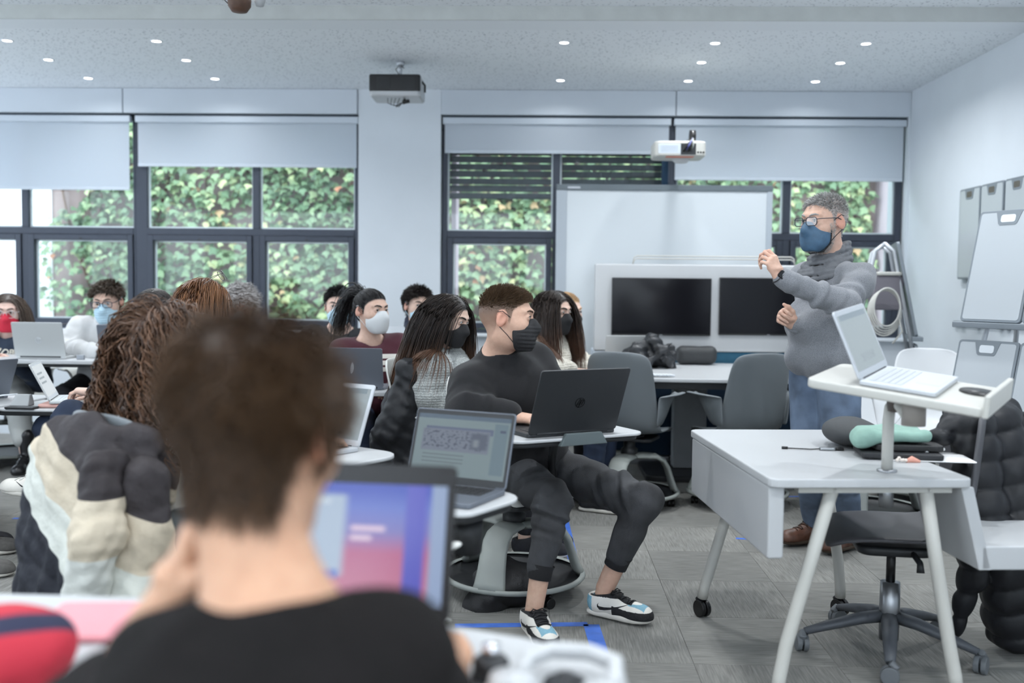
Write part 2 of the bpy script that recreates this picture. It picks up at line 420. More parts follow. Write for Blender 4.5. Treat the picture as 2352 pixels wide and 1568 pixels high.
# ceiling: lower perforated field behind a step
c1 = MB(); c1.box((LX, STEP + .24, CZ), (RX, BW + .3, CZ + .25)); ceil = struct('ceiling', c1, M_PERF)
MB().box((LX, STEP + .012, CZ - .002), (RX, STEP + .24, CZ + .25)).build('ceiling_margin', mat('smooth_plaster', C8(236, 240, 244), 0.7), ceil)
MB().box((LX, STEP, CZ - .002), (RX, STEP + .012, CZ2 + .02)).build('ceiling_fascia', mat('concrete_paint', C8(196, 199, 196), 0.8, var=0.05, scale=9, bump=0.15, bscale=60), ceil)
MB().box((LX, NY, CZ2), (RX, STEP, CZ2 + .2)).build('ceiling_near_field', M_PERF, ceil)
# blue floor tape
M_TAPE = mat('blue_tape', C8(72, 116, 208), 0.6, var=0.12, scale=18)
def tape(p, q, w=.05, label=''):
    p, q = Vector(p), Vector(q); d = (q - p).normalized(); n = Vector((-d.y, d.x, 0)) * w / 2
    b = MB(); b.add([p + n, p - n, q - n, q + n, p + n + UPV, p - n + UPV, q - n + UPV, q + n + UPV], [(0, 1, 2, 3)[::-1], (4, 5, 6, 7), (0, 1, 5, 4), (1, 2, 6, 5), (2, 3, 7, 6), (3, 0, 4, 7)])
    o = b.build('floor_tape', M_TAPE); o.location = (0, 0, .0004); tag(o, label, 'tape')
UPV = Vector((0, 0, .0006))
tape(PZ(1045, 1437, 0), PZ(1350, 1433, 0), .045, 'blue tape strip running across under the sneakers of the seated man')
tape(PZ(1358, 1434, 0), PZ(1400, 1568, 0), .062, 'blue tape strip running forward from beside the right sneaker')
tape(PZ(1090, 1285, 0), PZ(1185, 1288, 0), .04, 'short blue tape strip seen behind the bag dish of the chair')
tape(PZ(1290, 1170, 0), PZ(1322, 1310, 0), .05, 'blue tape strip behind the base of the seated man\'s chair')
tape(PZ(30, 1190, 0), PZ(92, 1192, 0), .03, 'blue tape strip on the floor beside the colour block puffer coat')
tape(PZ(1690, 1236, 0), PZ(1725, 1238, 0), .03, 'short blue tape mark near the rolling desk caster')
tape(PZ(1806, 1140, 0), PZ(2040, 1140, 0), .025, 'blue tape strip behind the brown shoes of the standing man')
# ---- windows
M_GLASS = bpy.data.materials.new('window_glass'); M_GLASS.use_nodes = True; nt = M_GLASS.node_tree; nt.nodes.clear()
_o = N(nt, 'OutputMaterial'); _t = N(nt, 'BsdfTransparent'); _t.inputs[0].default_value = (0.95, 0.98, 0.98, 1); _g = N(nt, 'BsdfGlossy'); _g.inputs['Roughness'].default_value = 0.03
_x = N(nt, 'MixShader'); _x.inputs[0].default_value = 0.03; nt.links.new(_t.outputs[0], _x.inputs[1]); nt.links.new(_g.outputs[0], _x.inputs[2]); nt.links.new(_x.outputs[0], _o.inputs[0])
WY = BW + .075; Z0, Z1 = .895, 2.745; TZ0, TZ1 = 1.722, 1.800
def ring(b, x0, x1, z0, z1, w, y0, y1):
    b.box((x0, y0, z0), (x0 + w, y1, z1)); b.box((x1 - w, y0, z0), (x1, y1, z1)); b.box((x0 + w, y0, z0), (x1 - w, y1, z0 + w)); b.box((x0 + w, y0, z1 - w), (x1 - w, y1, z1))
def window(n, x0, x1, xm, wl=.05, wr=.05):
    root = MB(); root.box((x0, WY, Z0), (x0 + wl, WY + .07, Z1)).box((x1 - wr, WY, Z0), (x1, WY + .07, Z1)).box((x0 + wl, WY, Z0), (x1 - wr, WY + .07, Z0 + .05)).box((x0 + wl, WY, Z1 - .05), (x1 - wr, WY + .07, Z1))
    w = struct('window_%d' % n, root, M_FRAME, bevel=.003)
    MB().box((x0 + wl, WY - .004, TZ0), (x1 - wr, WY + .066, TZ1 - .02)).build('transom', M_FRAME, w, bevel=.003)
    MB().box((xm - .03, WY - .002, Z0 + .05), (xm + .03, WY + .068, TZ0)).build('mullion', M_FRAME, w, bevel=.003)
    MB().box((xm - .03, WY - .002, TZ1 - .02), (xm + .03, WY + .068, Z1 - .05)).build('mullion', M_FRAME, w, bevel=.003)
    for a, c in ((x0 + wl, xm - .03), (xm + .03, x1 - wr)):
        sx = MB(); ring(sx, a + .004, c - .004, Z0 + .055, TZ0 - .002, .048, WY - .016, WY + .05); sash = sx.build('sash', M_FRAME, w, bevel=.004)
        bd = MB(); ring(bd, a + .050, c - .050, Z0 + .101, TZ0 - .048, .013, WY + .03, WY + .055); bd.build('glazing_bead', M_BEAD, sash)
        box('pane', (a + .052, WY + .028, Z0 + .103), (c - .052, WY + .032, TZ0 - .05), M_GLASS, sash)
        MB().box(((a + c) / 2 - .01, WY - .02, TZ0 - .045), ((a + c) / 2 + .01, WY - .014, TZ0 - .03)).build('vent_cap', mat('dark_plastic', (.02, .02, .025), .5), sash)
        bd = MB(); ring(bd, a, c, TZ1 - .02, Z1 - .05, .013, WY + .03, WY + .055); bd.build('glazing_bead', M_BEAD, w)
        box('pane', (a, WY + .028, TZ1 - .02), (c, WY + .032, Z1 - .05), M_GLASS, w)
    return w
W1 = window(1, -5.55, -3.478, -4.442, wr=.02)
W2 = window(2, -3.478, -1.54, -2.437, wl=.10)
W3 = window(3, -.845, 1.085, .125, wl=.045)
W4 = window(4, 1.085, 3.02, 2.065, wr=.055)
MB().box((LX, BW - .06, .885), (-1.546, BW + .1, .91)).build('sill', M_BEAD, wall_back, bevel=.004)
MB().box((-.851, BW - .06, .885), (RX, BW + .1, .91)).build('sill', M_BEAD, wall_back, bevel=.004)
# roller blinds
M_BLIND = bpy.data.materials.new('blind_fabric'); M_BLIND.use_nodes = True; nt = M_BLIND.node_tree; nt.nodes.clear()
_o = N(nt, 'OutputMaterial'); _d = N(nt, 'BsdfDiffuse'); _d.inputs[0].default_value = (*C8(216, 223, 231), 1); _t = N(nt, 'BsdfTranslucent'); _t.inputs[0].default_value = (*C8(205, 215, 226), 1)
_x = N(nt, 'MixShader'); _x.inputs[0].default_value = 0.28; nt.links.new(_d.outputs[0], _x.inputs[1]); nt.links.new(_t.outputs[0], _x.inputs[2]); nt.links.new(_x.outputs[0], _o.inputs[0])
M_CASS = mat('blind_cassette', C8(200, 208, 217), 0.5); M_GAP = mat('shadow_gap_dark', C8(48, 60, 72), 0.6)
def blind(x0, x1, zb, label, hang=True):
    r = thing('roller_blind', ((x0 + x1) / 2, BW + .035, zb), label, 'blind'); c = (x0 + x1) / 2
    w = (x1 - x0) / 2
    MB().box((-w, -.03, 2.668 - zb), (w, .022, 2.722 - zb)).build('cassette', M_CASS, r, bevel=.004)
    MB().box((-w, -.026, 2.725 - zb), (w, .02, 2.737 - zb)).build('gap_shade_strip', M_GAP, r)  # dark strip standing in for the shade in the gap above the cassette
    MB().box((-w + .015, -.004, .022), (w - .015, -.002, 2.67 - zb)).build('fabric', M_BLIND, r)
    MB().box((-w + .015, -.010, 0), (w - .015, .004, .024)).build('bottom_bar', M_CASS, r, bevel=.003)
    return r
blind(-5.50, -3.495, 2.095, 'roller blind lowered furthest, its lower part glowing, above the red mask girl')
blind(-3.45, -1.552, 2.297, 'grey white roller blind between the glowing lowered blind and the white pillar')
blind(-.835, 1.075, 2.427, 'short roller blind above the dark shutter slats')
blind(1.10, 3.02, 2.215, 'roller blind hanging behind the boom projector and above the standing man')
# exterior shutter half down behind window 3
sh = thing('roller_shutter', (.12, WY + .12, 2.06), 'dark grey slatted shutter half lowered outside the window behind the whiteboard', 'shutter')
ms = mat('shutter_slat', C8(52, 58, 66), 0.5, metal=.2)
for k in range(10):
    z = .0 + k * .062
    MB().box((-.93, -.008, z), (.93, .008, z + (.054 if k % 2 else .050))).build('slat', ms, sh, bevel=.004)
for x in (-.94, .94): MB().box((x - .015, -.015, 0), (x + .015, .015, .66)).build('guide_rail', ms, sh)
# ---- outside: facade with ivy
M_OUTW = mat('white_render', C8(238, 238, 240), 0.9); M_PINK = mat('pink_render', C8(226, 208, 218), 0.9, var=0.03, scale=2)
OY = 11.2
fo = MB(); fo.box((-14, OY, -1.2), (-5.55, OY + .3, 2.4)); o = fo.build('neighbour_facade', M_OUTW); tag(o, 'plain white rendered wall outside left of the ivy', 'wall', kind='structure')
fo = MB(); fo.box((-5.55, OY + .02, -1.2), (9, OY + .3, 4.3)); o = fo.build('ivy_wall', mat('stained_render', C8(150, 132, 128), 0.95, var=0.25, scale=3)); tag(o, 'stained wall outside carrying the ivy', 'wall', kind='structure')
fo = MB(); fo.box((3.70, OY - .55, -1.2), (4.16, OY + .02, 4.3)); o = fo.build('wall_pier', M_PINK); tag(o, 'pale pink rendered pier outside beside the ivy', 'wall', kind='structure')
fo = MB(); fo.box((-.775, BW + .2, .6), (-.735, BW + .5, 3)); o = fo.build('window_reveal', M_PINK); tag(o, 'narrow pink reveal outside next to the pillar', 'wall', kind='structure')
box('ground_outside', (-20, BW + .3, -1.3), (14, 30, -1.2), mat('ground_grey', C8(120, 125, 120), 0.95))['kind'] = 'structure'
def leaf_mat():
    m = mat('ivy_leaf', (0.1, 0.2, 0.05), 0.55); nt, b = nodes(m); at = N(nt, 'Attribute'); at.attribute_name = 'tone'
    r = N(nt, 'ValToRGB'); e = r.color_ramp.elements; e[0].position = 0; e[0].color = (*C8(84, 108, 84), 1); e[1].position = 1; e[1].color = (*C8(196, 132, 92), 1)
    for p, c in ((.3, C8(118, 148, 112)), (.6, C8(156, 180, 136)), (.8, C8(196, 206, 152)), (.93, C8(220, 214, 160)), (.965, C8(200, 140, 110))): x = e.new(p); x.color = (*c, 1)
    nt.links.new(at.outputs['Fac'], r.inputs[0]); nt.links.new(r.outputs[0], b.inputs['Base Color']); return m
M_LEAF = leaf_mat()
LEAF = np.array([(0, 0, 0), (.30, .10, .05), (.52, .42, -.03), (.24, .62, .06), (0, 1.05, -.06), (-.24, .62, .06), (-.52, .42, -.03), (-.30, .10, .05), (0, .45, -.02)])
LEAFF = np.array([(8, 0, 1), (8, 1, 2), (8, 2, 3), (8, 3, 4), (8, 4, 5), (8, 5, 6), (8, 6, 7), (8, 7, 0)])
ivy = thing('ivy', (0, OY, 0), 'green ivy with yellowing leaves climbing the wall outside the windows', 'ivy')
r_ = np.random.default_rng(21)
def ivy_leaves(n):
    x = r_.uniform(-5.75, 6.6, n * 2); z = r_.uniform(-.9, 4.2, n * 2)
    den = 0.55 + 0.5 * np.sin(x * 2.1 + 1.3 * np.sin(z * 1.7)) * np.sin(z * 2.6 + x) + 0.25 * np.sin(x * 5 + z * 4)
    edge = (x > -5.45 + .28 * np.sin(z * 3.1) + .12 * np.sin(z * 9)) & ~((x > 3.62) & (x < 4.2))
    low = 1 - sstep(-z, .0, 1.2) * .3
    k = edge & (r_.uniform(0, 1, n * 2) < (0.42 + den * .6) * low); x, z = x[k][:n], z[k][:n]; m = len(x)
    y = -.02 - r_.uniform(0, .16, m) - .10 * (np.sin(x * 2.1 + 2 * z) * .5 + .5)
    sc = r_.uniform(.06, .115, m); tilt = r_.uniform(.1, 1.0, m); yaw = r_.normal(0, .5, m); rol = PI + r_.normal(0, .6, m)
    # leaf lies in x-y plane pointing +y: stand it up facing -Y, hang down
    L = LEAF[None] * sc[:, None, None]
    c, s_ = np.cos(rol), np.sin(rol); X = L[..., 0] * c[:, None] - L[..., 1] * s_[:, None]; Z = L[..., 0] * s_[:, None] + L[..., 1] * c[:, None]; Yv = -L[..., 2]
    ct, st = np.cos(tilt), np.sin(tilt); Y2 = Yv * ct[:, None] + Z * st[:, None]; Z2 = Z * ct[:, None] - Yv * st[:, None]
    cy_, sy = np.cos(yaw), np.sin(yaw); X3 = X * cy_[:, None] - Y2 * sy[:, None]; Y3 = X * sy[:, None] + Y2 * cy_[:, None]
    V = np.stack([X3 + x[:, None], Y3 + y[:, None], Z2 + z[:, None]], -1)
    patch = 0.5 + 0.5 * np.sin(x * 1.3 + 2.2 * np.sin(z * 1.1 + .7 * x))
    tone = np.clip(r_.normal(.42, .2, m) + .22 * (patch - .5), 0, .95); red = (r_.uniform(0, 1, m) < .004 + .05 * (np.sin(x * 2.7 + 1) * np.sin(z * 3.1) > .75)); tone[red] = r_.uniform(.955, 1, red.sum())
    return V, tone
V, tone = ivy_leaves(26000); m = len(V)
big = np.argsort(-np.ptp(V[..., 0], axis=1) * (V[..., 2].mean(1) > .9) * (V[..., 2].mean(1) < 2.6))[:290]
keep = np.ones(m, bool); keep[big] = False
Vs = V[keep]; F = (LEAFF[None] + 9 * np.arange(len(Vs))[:, None, None]).reshape(-1, 3)
me = qmesh('foliage', Vs.reshape(-1, 3), F); attr(me, 'tone', np.repeat(tone[keep], 9)); o = link('foliage', me, M_LEAF, ivy); o['kind'] = 'stuff'
for i in big:
    c = V[i, 0]; me = qmesh('leaf', V[i] - c, LEAFF); attr(me, 'tone', np.full(9, tone[i])); link('leaf', me, M_LEAF, ivy, loc=tuple(c))
b = MB()
for k in range(26):
    x = -5.2 + .45 * k + random.uniform(-.1, .1); pts = [(x + .18 * math.sin(z * 1.9 + k), -.025, z) for z in np.linspace(-1.2, 4.1, 16)]; b.tube(pts, .012, 5)
b.build('stems', mat('ivy_stem', C8(110, 84, 66), 0.9), ivy)
# ---- recessed downlights
M_LENS = mat('lamp_lens', (1, 1, 1), 0.4, emit=(0.95, 0.98, 1.0), estr=9.0); M_RIM = mat('lamp_rim', C8(232, 235, 238), 0.4)
def downlight(x, y, z, label, group, watts=None):
    r = thing('downlight', (x, y, z), label, 'ceiling light', group=group)
    MB().lathe([(.040, .0), (.040, -.003), (.032, -.005), (.030, -.002)], 24, cap=False).build('trim_ring', M_RIM, r, True)
    MB().lathe([(.0, -.003), (.030, -.003)], 24, cap=False).build('lens', M_LENS, r, True)
    ld = bpy.data.lights.new('downlight_beam', 'AREA'); ld.shape = 'DISK'; ld.size = .10; ld.energy = LAMP_W if watts is None else watts; ld.color = LAMP_COL; ld.spread = math.radians(150)
    lo = bpy.data.objects.new('beam', ld); COL.objects.link(lo); lo.parent = r; lo.location = (0, 0, -.012)
for x in (-3.66, -2.63, .14, 1.15, 2.15):
    for y in (6.80, 7.37, 8.02):
        if (x, y) == (.14, 7.37): continue
        row = 'row nearest the windows' if y > 8 else 'middle row' if y > 7 else 'row nearest the ceiling step'
        colm = {-3.66: 'further from the pillar, over the hoodie man', -2.63: 'left bay, closer to the pillar', .14: 'just right of the pillar', 1.15: 'over the interactive whiteboard', 2.15: 'closest to the right wall'}[x]
        downlight(x, y, CZ, 'round recessed downlight, ' + row + ', ' + colm, 'recessed downlights of the perforated ceiling', 6.0 if y < 7 else 4.0 if y < 7.5 else 1.2)
for x in (-3.66, -1.6, .5, 2.15):
    for y in (-.8, 1.2, 3.2, 5.2):
        downlight(x, y, CZ2, 'round recessed downlight in the higher ceiling over the seats', 'downlights in the higher ceiling')
# ================================================================== furniture
M_WHITE = mat('white_laminate', C8(190, 192, 194), 0.35, var=0.01, scale=3)
M_EDGE = mat('white_edge', C8(212, 212, 208), 0.45)
M_GREYSHELL = mat('grey_plastic_shell', C8(112, 118, 122), 0.5, bump=0.04, bscale=600)
M_PALESHELL = mat('pale_plastic_shell', C8(206, 207, 203), 0.5, bump=0.04, bscale=600)
M_BASEGREY = mat('grey_green_plastic', C8(150, 155, 151), 0.5, bump=0.04, bscale=600)
M_DARK = mat('dark_plastic_parts', C8(38, 40, 43), 0.5)
M_BLACKPL = mat('black_plastic', C8(20, 20, 22), 0.4)
M_METAL = mat('brushed_steel', C8(165, 168, 172), 0.35, metal=0.9)
M_ALU = mat('pale_aluminium', C8(196, 200, 205), 0.4, metal=0.4)
M_CREAMTUBE = mat('cream_painted_steel', C8(194, 193, 187), 0.4)
M_TEAL = mat('teal_upholstery', C8(38, 88, 112), 0.8, var=0.08, scale=30)
M_NAVY = mat('navy_upholstery', C8(24, 52, 76), 0.85)
def caster(par, x, y, r=.027, yaw=0.0, m=None, name='caster', w=.022):
    b = MB(); R = Matrix.Rotation(yaw, 3, 'Z')
    for g in (-1, 1): b.lathe([(r * .3, g * .012 - .009), (r, g * .012 - .009), (r, g * .012 + .009), (r * .3, g * .012 + .009)], 20, axis='x', M=R, c=(x, y, r))
    b.tube([Vector((x, y, r)), Vector((x, y, r)) + R @ Vector((0, r * .5, r * 1.0)), (x, y, r * 2.4)], [r * .5, r * .55, r * .4], 8)
    return b.build(name, m or M_BLACKPL, par, bevel=.003)
def shell_mesh(kind='node'):
    C = [(-.285, .940), (-.282, .918), (-.270, .855), (-.250, .765), (-.230, .67), (-.21, .57), (-.19, .50), (-.14, .452), (-.05, .435), (.06, .44), (.15, .448), (.21, .440), (.225, .425)]
    Wd = [.125, .178, .200, .205, .210, .216, .222, .226, .226, .228, .225, .215, .19]
    wrap = [.030, .034, .042, .05, .056, .06, .058, .04, .012, .0, .0, -.004, -.006]; zup = [0, 0, 0, 0, 0, 0, .004, .016, .026, .026, .02, .008, 0]
    nu = 13; V = []; F = []
    for (y, z), w, q, k in zip(C, Wd, wrap, zup):
        for i in range(nu):
            u = -1 + 2 * i / (nu - 1); V.append((w * u, y + q * u * u, z + k * u * u - (.012 * u ** 4 if z > .93 else 0)))
    n = len(C)
    for i in range(n - 1):
        for j in range(nu - 1): F.append((i * nu + j, i * nu + j + 1, (i + 1) * nu + j + 1, (i + 1) * nu + j))
    # side wings that end in the short armrests
    for g in (-1, 1):
        o = len(V); T = [(-.205, 0.0), (-.16, .35), (-.10, .8), (-.03, 1.0), (.05, 1.0), (.085, .9)]
        for y, a in T:
            top = .690 - .012 * (1 - a); dz = max(0, (y + .03)) * 1.9
            pr = [(.214, .50 + dz * .75), (.222 + .020 * a, .575 + dz * .5), (.222 + .036 * a, .64 + dz * .25), (.226 + .048 * a, .675), (.234 + .068 * a, top), (.240 + .088 * a, top - .003)]
            V += [(g * x, y + (0 if a > .3 else .02), z) for x, z in pr]
        m = 6
        for i in range(len(T) - 1):
            for j in range(m - 1):
                q = (o + i * m + j, o + i * m + j + 1, o + (i + 1) * m + j + 1, o + (i + 1) * m + j); F.append(q if g > 0 else q[::-1])
    me = bpy.data.meshes.new('shell'); me.from_pydata(V, [], F); me.polygons.foreach_set('use_smooth', [True] * len(F)); return me
_SH = shell_mesh()
def node_chair(loc, yaw, label, shell=None, base=None, tablet=None, tabm=None, cup=False, group=None):
    """swivel classroom chair: shell with wings, three arched legs, storage dish, casters, optional tablet (x, y, yaw) in chair coordinates"""
    shell = shell or M_PALESHELL; base = base or M_BASEGREY
    r = thing('classroom_chair', loc, label, 'chair', -math.radians(yaw), group)
    me = _SH.copy(); s = link('shell', me, shell, r, True); so = s.modifiers.new('t', 'SOLIDIFY'); so.thickness = .011; so.offset = 0; sb = s.modifiers.new('s', 'SUBSURF'); sb.levels = 1; sb.render_levels = 1
    b = MB(); b.lathe([(.045, .295), (.05, .31), (.05, .34), (.035, .35), (.035, .40), (.09, .415), (.09, .428)], 20); b.build('swivel_hub', M_DARK, r, True)
    MB().prism(rrect(.30, .26, .05, cx=0, cy=.05), .392, .412).build('seat_plate', M_DARK, r, bevel=.006)
    for k in range(3):
        a = 2 * PI * k / 3 + .5; c, s_ = math.cos(a), math.sin(a); b = MB()
        pts = [(c * q, s_ * q, z) for q, z in ((.02, .295), (.09, .297), (.16, .292), (.205, .268), (.232, .225), (.255, .155), (.272, .105), (.285, .082))]
        b.tube(pts, [.066, .064, .060, .058, .058, .062, .068, .072], 12, flat=.30); b.build('leg', base, r, True)
    b = MB(); b.lathe([(.275, .070), (.300, .072), (.308, .082), (.302, .094), (.285, .090)], 40, cap=False); b.build('dish_rim', base, r, True)
    b = MB(); b.lathe([(0, .058), (.20, .060), (.28, .074), (.292, .088), (.288, .072), (.2, .050), (0, .048)], 40, cap=False); b.build('storage_dish', M_DARK, r, True)
    for k in range(5):
        a = 2 * PI * k / 5 + .2; caster(r, math.cos(a) * .255, math.sin(a) * .255, .022, a)
    if tablet:
        tx, ty, ta = tablet[:3]; tz = tablet[3] if len(tablet) > 3 else .72
        R = Matrix.Translation((tx, ty, 0)) @ Matrix.Rotation(-math.radians(ta), 4, 'Z')
        t = MB().prism(rrect(.56, .32, [.10, .10, .05, .05]), tz - .012, tz, R).build('tablet', tabm or M_WHITE, r, bevel=.004)
        MB().prism(rrect(.53, .29, [.09, .09, .045, .045]), tz - .034, tz - .0125, R).build('tablet_underside', M_DARK, t, bevel=.006)
        side = -1 if tx <= 0 else 1
        MB().tube([(side * .05, .02, .385), (side * .24, .06, .39), (side * .30, .12, .44), (side * .30, .16, tz - .10), (tx * .5 + side * .12, ty * .6 + .06, tz - .04), (tx, ty, tz - .03)], .017, 10).build('tablet_arm', M_DARK, r, True)
        if cup:
            MB().lathe([(.040, tz - .15), (.045, tz - .03), (.047, tz - .028), (.042, tz - .145)], 24, c=(R @ Vector((cup[0], cup[1], 0)))).build('cup_holder', M_DARK, r, True)
    return r
# ------------------------------------------------------------------ laptops
def screen_mat(name, kind, estr=1.0):
    if name in _M: return _M[name]
    m = mat(name, (0.02, 0.02, 0.02), 0.25); nt, b = nodes(m); tc = N(nt, 'TexCoord'); sp = N(nt, 'SeparateXYZ'); nt.links.new(tc.outputs['UV'], sp.inputs[0])
    col = None
    def rect(x0, x1, y0, y1, soft=.004):
        outs = []
        for ch, a, c in ((0, x0, x1), (1, y0, y1)):
            g = N(nt, 'MapRange'); g.inputs[1].default_value = a - soft; g.inputs[2].default_value = a + soft; nt.links.new(sp.outputs[ch], g.inputs[0])
            l = N(nt, 'MapRange'); l.inputs[1].default_value = c + soft; l.inputs[2].default_value = c - soft; nt.links.new(sp.outputs[ch], l.inputs[0])
            k = N(nt, 'Math', operation='MULTIPLY'); nt.links.new(g.outputs[0], k.inputs[0]); nt.links.new(l.outputs[0], k.inputs[1]); outs.append(k)
        k = N(nt, 'Math', operation='MULTIPLY'); nt.links.new(outs[0].outputs[0], k.inputs[0]); nt.links.new(outs[1].outputs[0], k.inputs[1]); return k
    def layer(prev, fac, c):
        x = N(nt, 'MixRGB'); nt.links.new(fac.outputs[0], x.inputs[0]); nt.links.new(prev.outputs[0], x.inputs[1]); x.inputs[2].default_value = (*c, 1); return x
    if kind == 'slide':
        r = N(nt, 'ValToRGB'); e = r.color_ramp.elements; e[0].position = .15; e[0].color = (*C8(196, 118, 150), 1); e[1].position = .95; e[1].color = (*C8(62, 84, 190), 1); x = e.new(.42); x.color = (*C8(186, 96, 140), 1); x = e.new(.6); x.color = (*C8(122, 118, 190), 1); x = e.new(.8); x.color = (*C8(98, 118, 205), 1)
        nt.links.new(sp.outputs[1], r.inputs[0]); cur = r
        cur = layer(cur, rect(.80, .90, -.1, 1.1, .01), C8(86, 88, 196)); cur = layer(cur, rect(.925, 1.1, -.1, 1.1, .008), C8(150, 170, 205))
        cur = layer(cur, rect(.15, .50, .22, .90, .02), C8(172, 190, 212)); cur = layer(cur, rect(.15, .48, .20, .27, .01), C8(92, 120, 205)); cur = layer(cur, rect(.22, .42, .82, .86, .01), C8(200, 212, 226))
        for y in (.62, .54): cur = layer(cur, rect(.53, .70 - (.62 - y) * .8, y - .02, y + .025, .012), C8(226, 200, 222))
    elif kind == 'doc':
        base = N(nt, 'RGB'); base.outputs[0].default_value = (*C8(146, 168, 174), 1); cur = base
        cur = layer(cur, rect(-.1, 1.1, .93, 1.1), C8(92, 116, 140)); cur = layer(cur, rect(.1, .83, .70, .80), C8(104, 116, 150))
        cur = layer(cur, rect(.84, .98, .08, .9, .01), C8(120, 146, 160)); cur = layer(cur, rect(.07, .80, .40, .76, .01), C8(136, 146, 166))
        n = N(nt, 'TexNoise'); n.inputs['Scale'].default_value = 26; n.inputs['Detail'].default_value = 2; nt.links.new(tc.outputs['UV'], n.inputs['Vector']); th = N(nt, 'MapRange'); th.inputs[1].default_value = .52; th.inputs[2].default_value = .60; nt.links.new(n.outputs['Fac'], th.inputs[0])
        rr = rect(.09, .78, .44, .74, .01); k = N(nt, 'Math', operation='MULTIPLY'); nt.links.new(th.outputs[0], k.inputs[0]); nt.links.new(rr.outputs[0], k.inputs[1]); cur = layer(cur, k, C8(84, 92, 118))
        cur = layer(cur, rect(.60, .78, .46, .72, .02), C8(92, 102, 126)); cur = layer(cur, rect(.63, .69, .50, .62, .02), C8(150, 160, 172))
        for y in (.33, .27, .21): cur = layer(cur, rect(.10, .55, y, y + .02), C8(118, 134, 142))
        cur = layer(cur, rect(.90, .96, .76, .80), C8(70, 84, 120))
    elif kind == 'grey':
        base = N(nt, 'RGB'); base.outputs[0].default_value = (*C8(168, 182, 188), 1); cur = base
        cur = layer(cur, rect(.05, .95, .9, 1.1), C8(140, 158, 170))
        n = N(nt, 'TexWave'); n.inputs['Scale'].default_value = 9; n.inputs['Distortion'].default_value = 14; n.inputs['Detail'].default_value = 3; nt.links.new(tc.outputs['UV'], n.inputs['Vector']); th = N(nt, 'MapRange'); th.inputs[1].default_value = .80; th.inputs[2].default_value = .95; nt.links.new(n.outputs['Fac'], th.inputs[0])
        rr = rect(.25, .75, .12, .26, .02); k = N(nt, 'Math', operation='MULTIPLY'); nt.links.new(th.outputs[0], k.inputs[0]); nt.links.new(rr.outputs[0], k.inputs[1]); cur = layer(cur, k, C8(120, 132, 140))
    else:
        base = N(nt, 'RGB'); base.outputs[0].default_value = (*C8(205, 212, 216), 1); cur = base
        for y in (.7, .55, .4): cur = layer(cur, rect(.1, .6, y, y + .06), C8(150, 160, 165))
    nt.links.new(cur.outputs[0], b.inputs['Emission Color']); b.inputs['Emission Strength'].default_value = estr; return m
def uvquad(name, p, m, parent):
    me = bpy.data.meshes.new(name); me.from_pydata([tuple(q) for q in p], [], [(0, 1, 2, 3)]); uv = me.uv_layers.new(name='uv')
    for i, c in enumerate(((0, 0), (1, 0), (1, 1), (0, 1))): uv.data[i].uv = c
    return link(name, me, m, parent)
M_KEY = mat('key_plastic', (.02, .02, .022), .5); M_KEYW = mat('pale_keys', C8(210, 216, 222), .5)
def logo_hp(par, M, m):
    b = MB(); b.tube([M @ Vector((math.cos(t) * .019, math.sin(t) * .019, .0006)) for t in np.linspace(0, 2 * PI, 33)[:-1]], .0012, 5, closed=True)
    for x in (-.0075, .0035):
        b.tube([M @ Vector((x + y * .36, y, .0006)) for y in np.linspace(-.012 if x < 0 else -.019, .019 if x < 0 else .010, 5)], .0013, 5)
        b.tube([M @ Vector((x + .36 * .010 + t, .010 - (t - .002) ** 2 * 60 if False else .010, .0006)) for t in np.linspace(0, .006, 4)] + [M @ Vector((x + .0075 + y * .36, y, .0006)) for y in np.linspace(.007, -.010, 5)], .0013, 5)
    b.build('emblem', m, par, True)
def logo_apple(par, M, m):
    b = MB(); pts = [(.017 * math.cos(t) * (1 + .06 * math.cos(2 * t)), .017 * math.sin(t) * (1.02 - .10 * (abs(math.cos(t)) < .3))) for t in np.linspace(0, 2 * PI, 29)[:-1]]
    pts = [(x - (.007 if x > .011 and -.006 < y < .010 else 0), y) for x, y in pts]
    b.prism(pts, .0002, .0008, M); b.prism([(.000, .019), (.004, .021), (.009, .029), (.005, .028), (.001, .024)], .0002, .0008, M); b.build('emblem', m, par)
def logo_feather(par, M, m):
    b = MB(); pts = [(-.006, -.03), (.004, -.02), (.010, .0), (.010, .02), (.004, .034), (-.004, .02), (-.009, .0), (-.010, -.018)]; b.prism(pts, .0002, .0008, M); b.build('emblem', m, par)
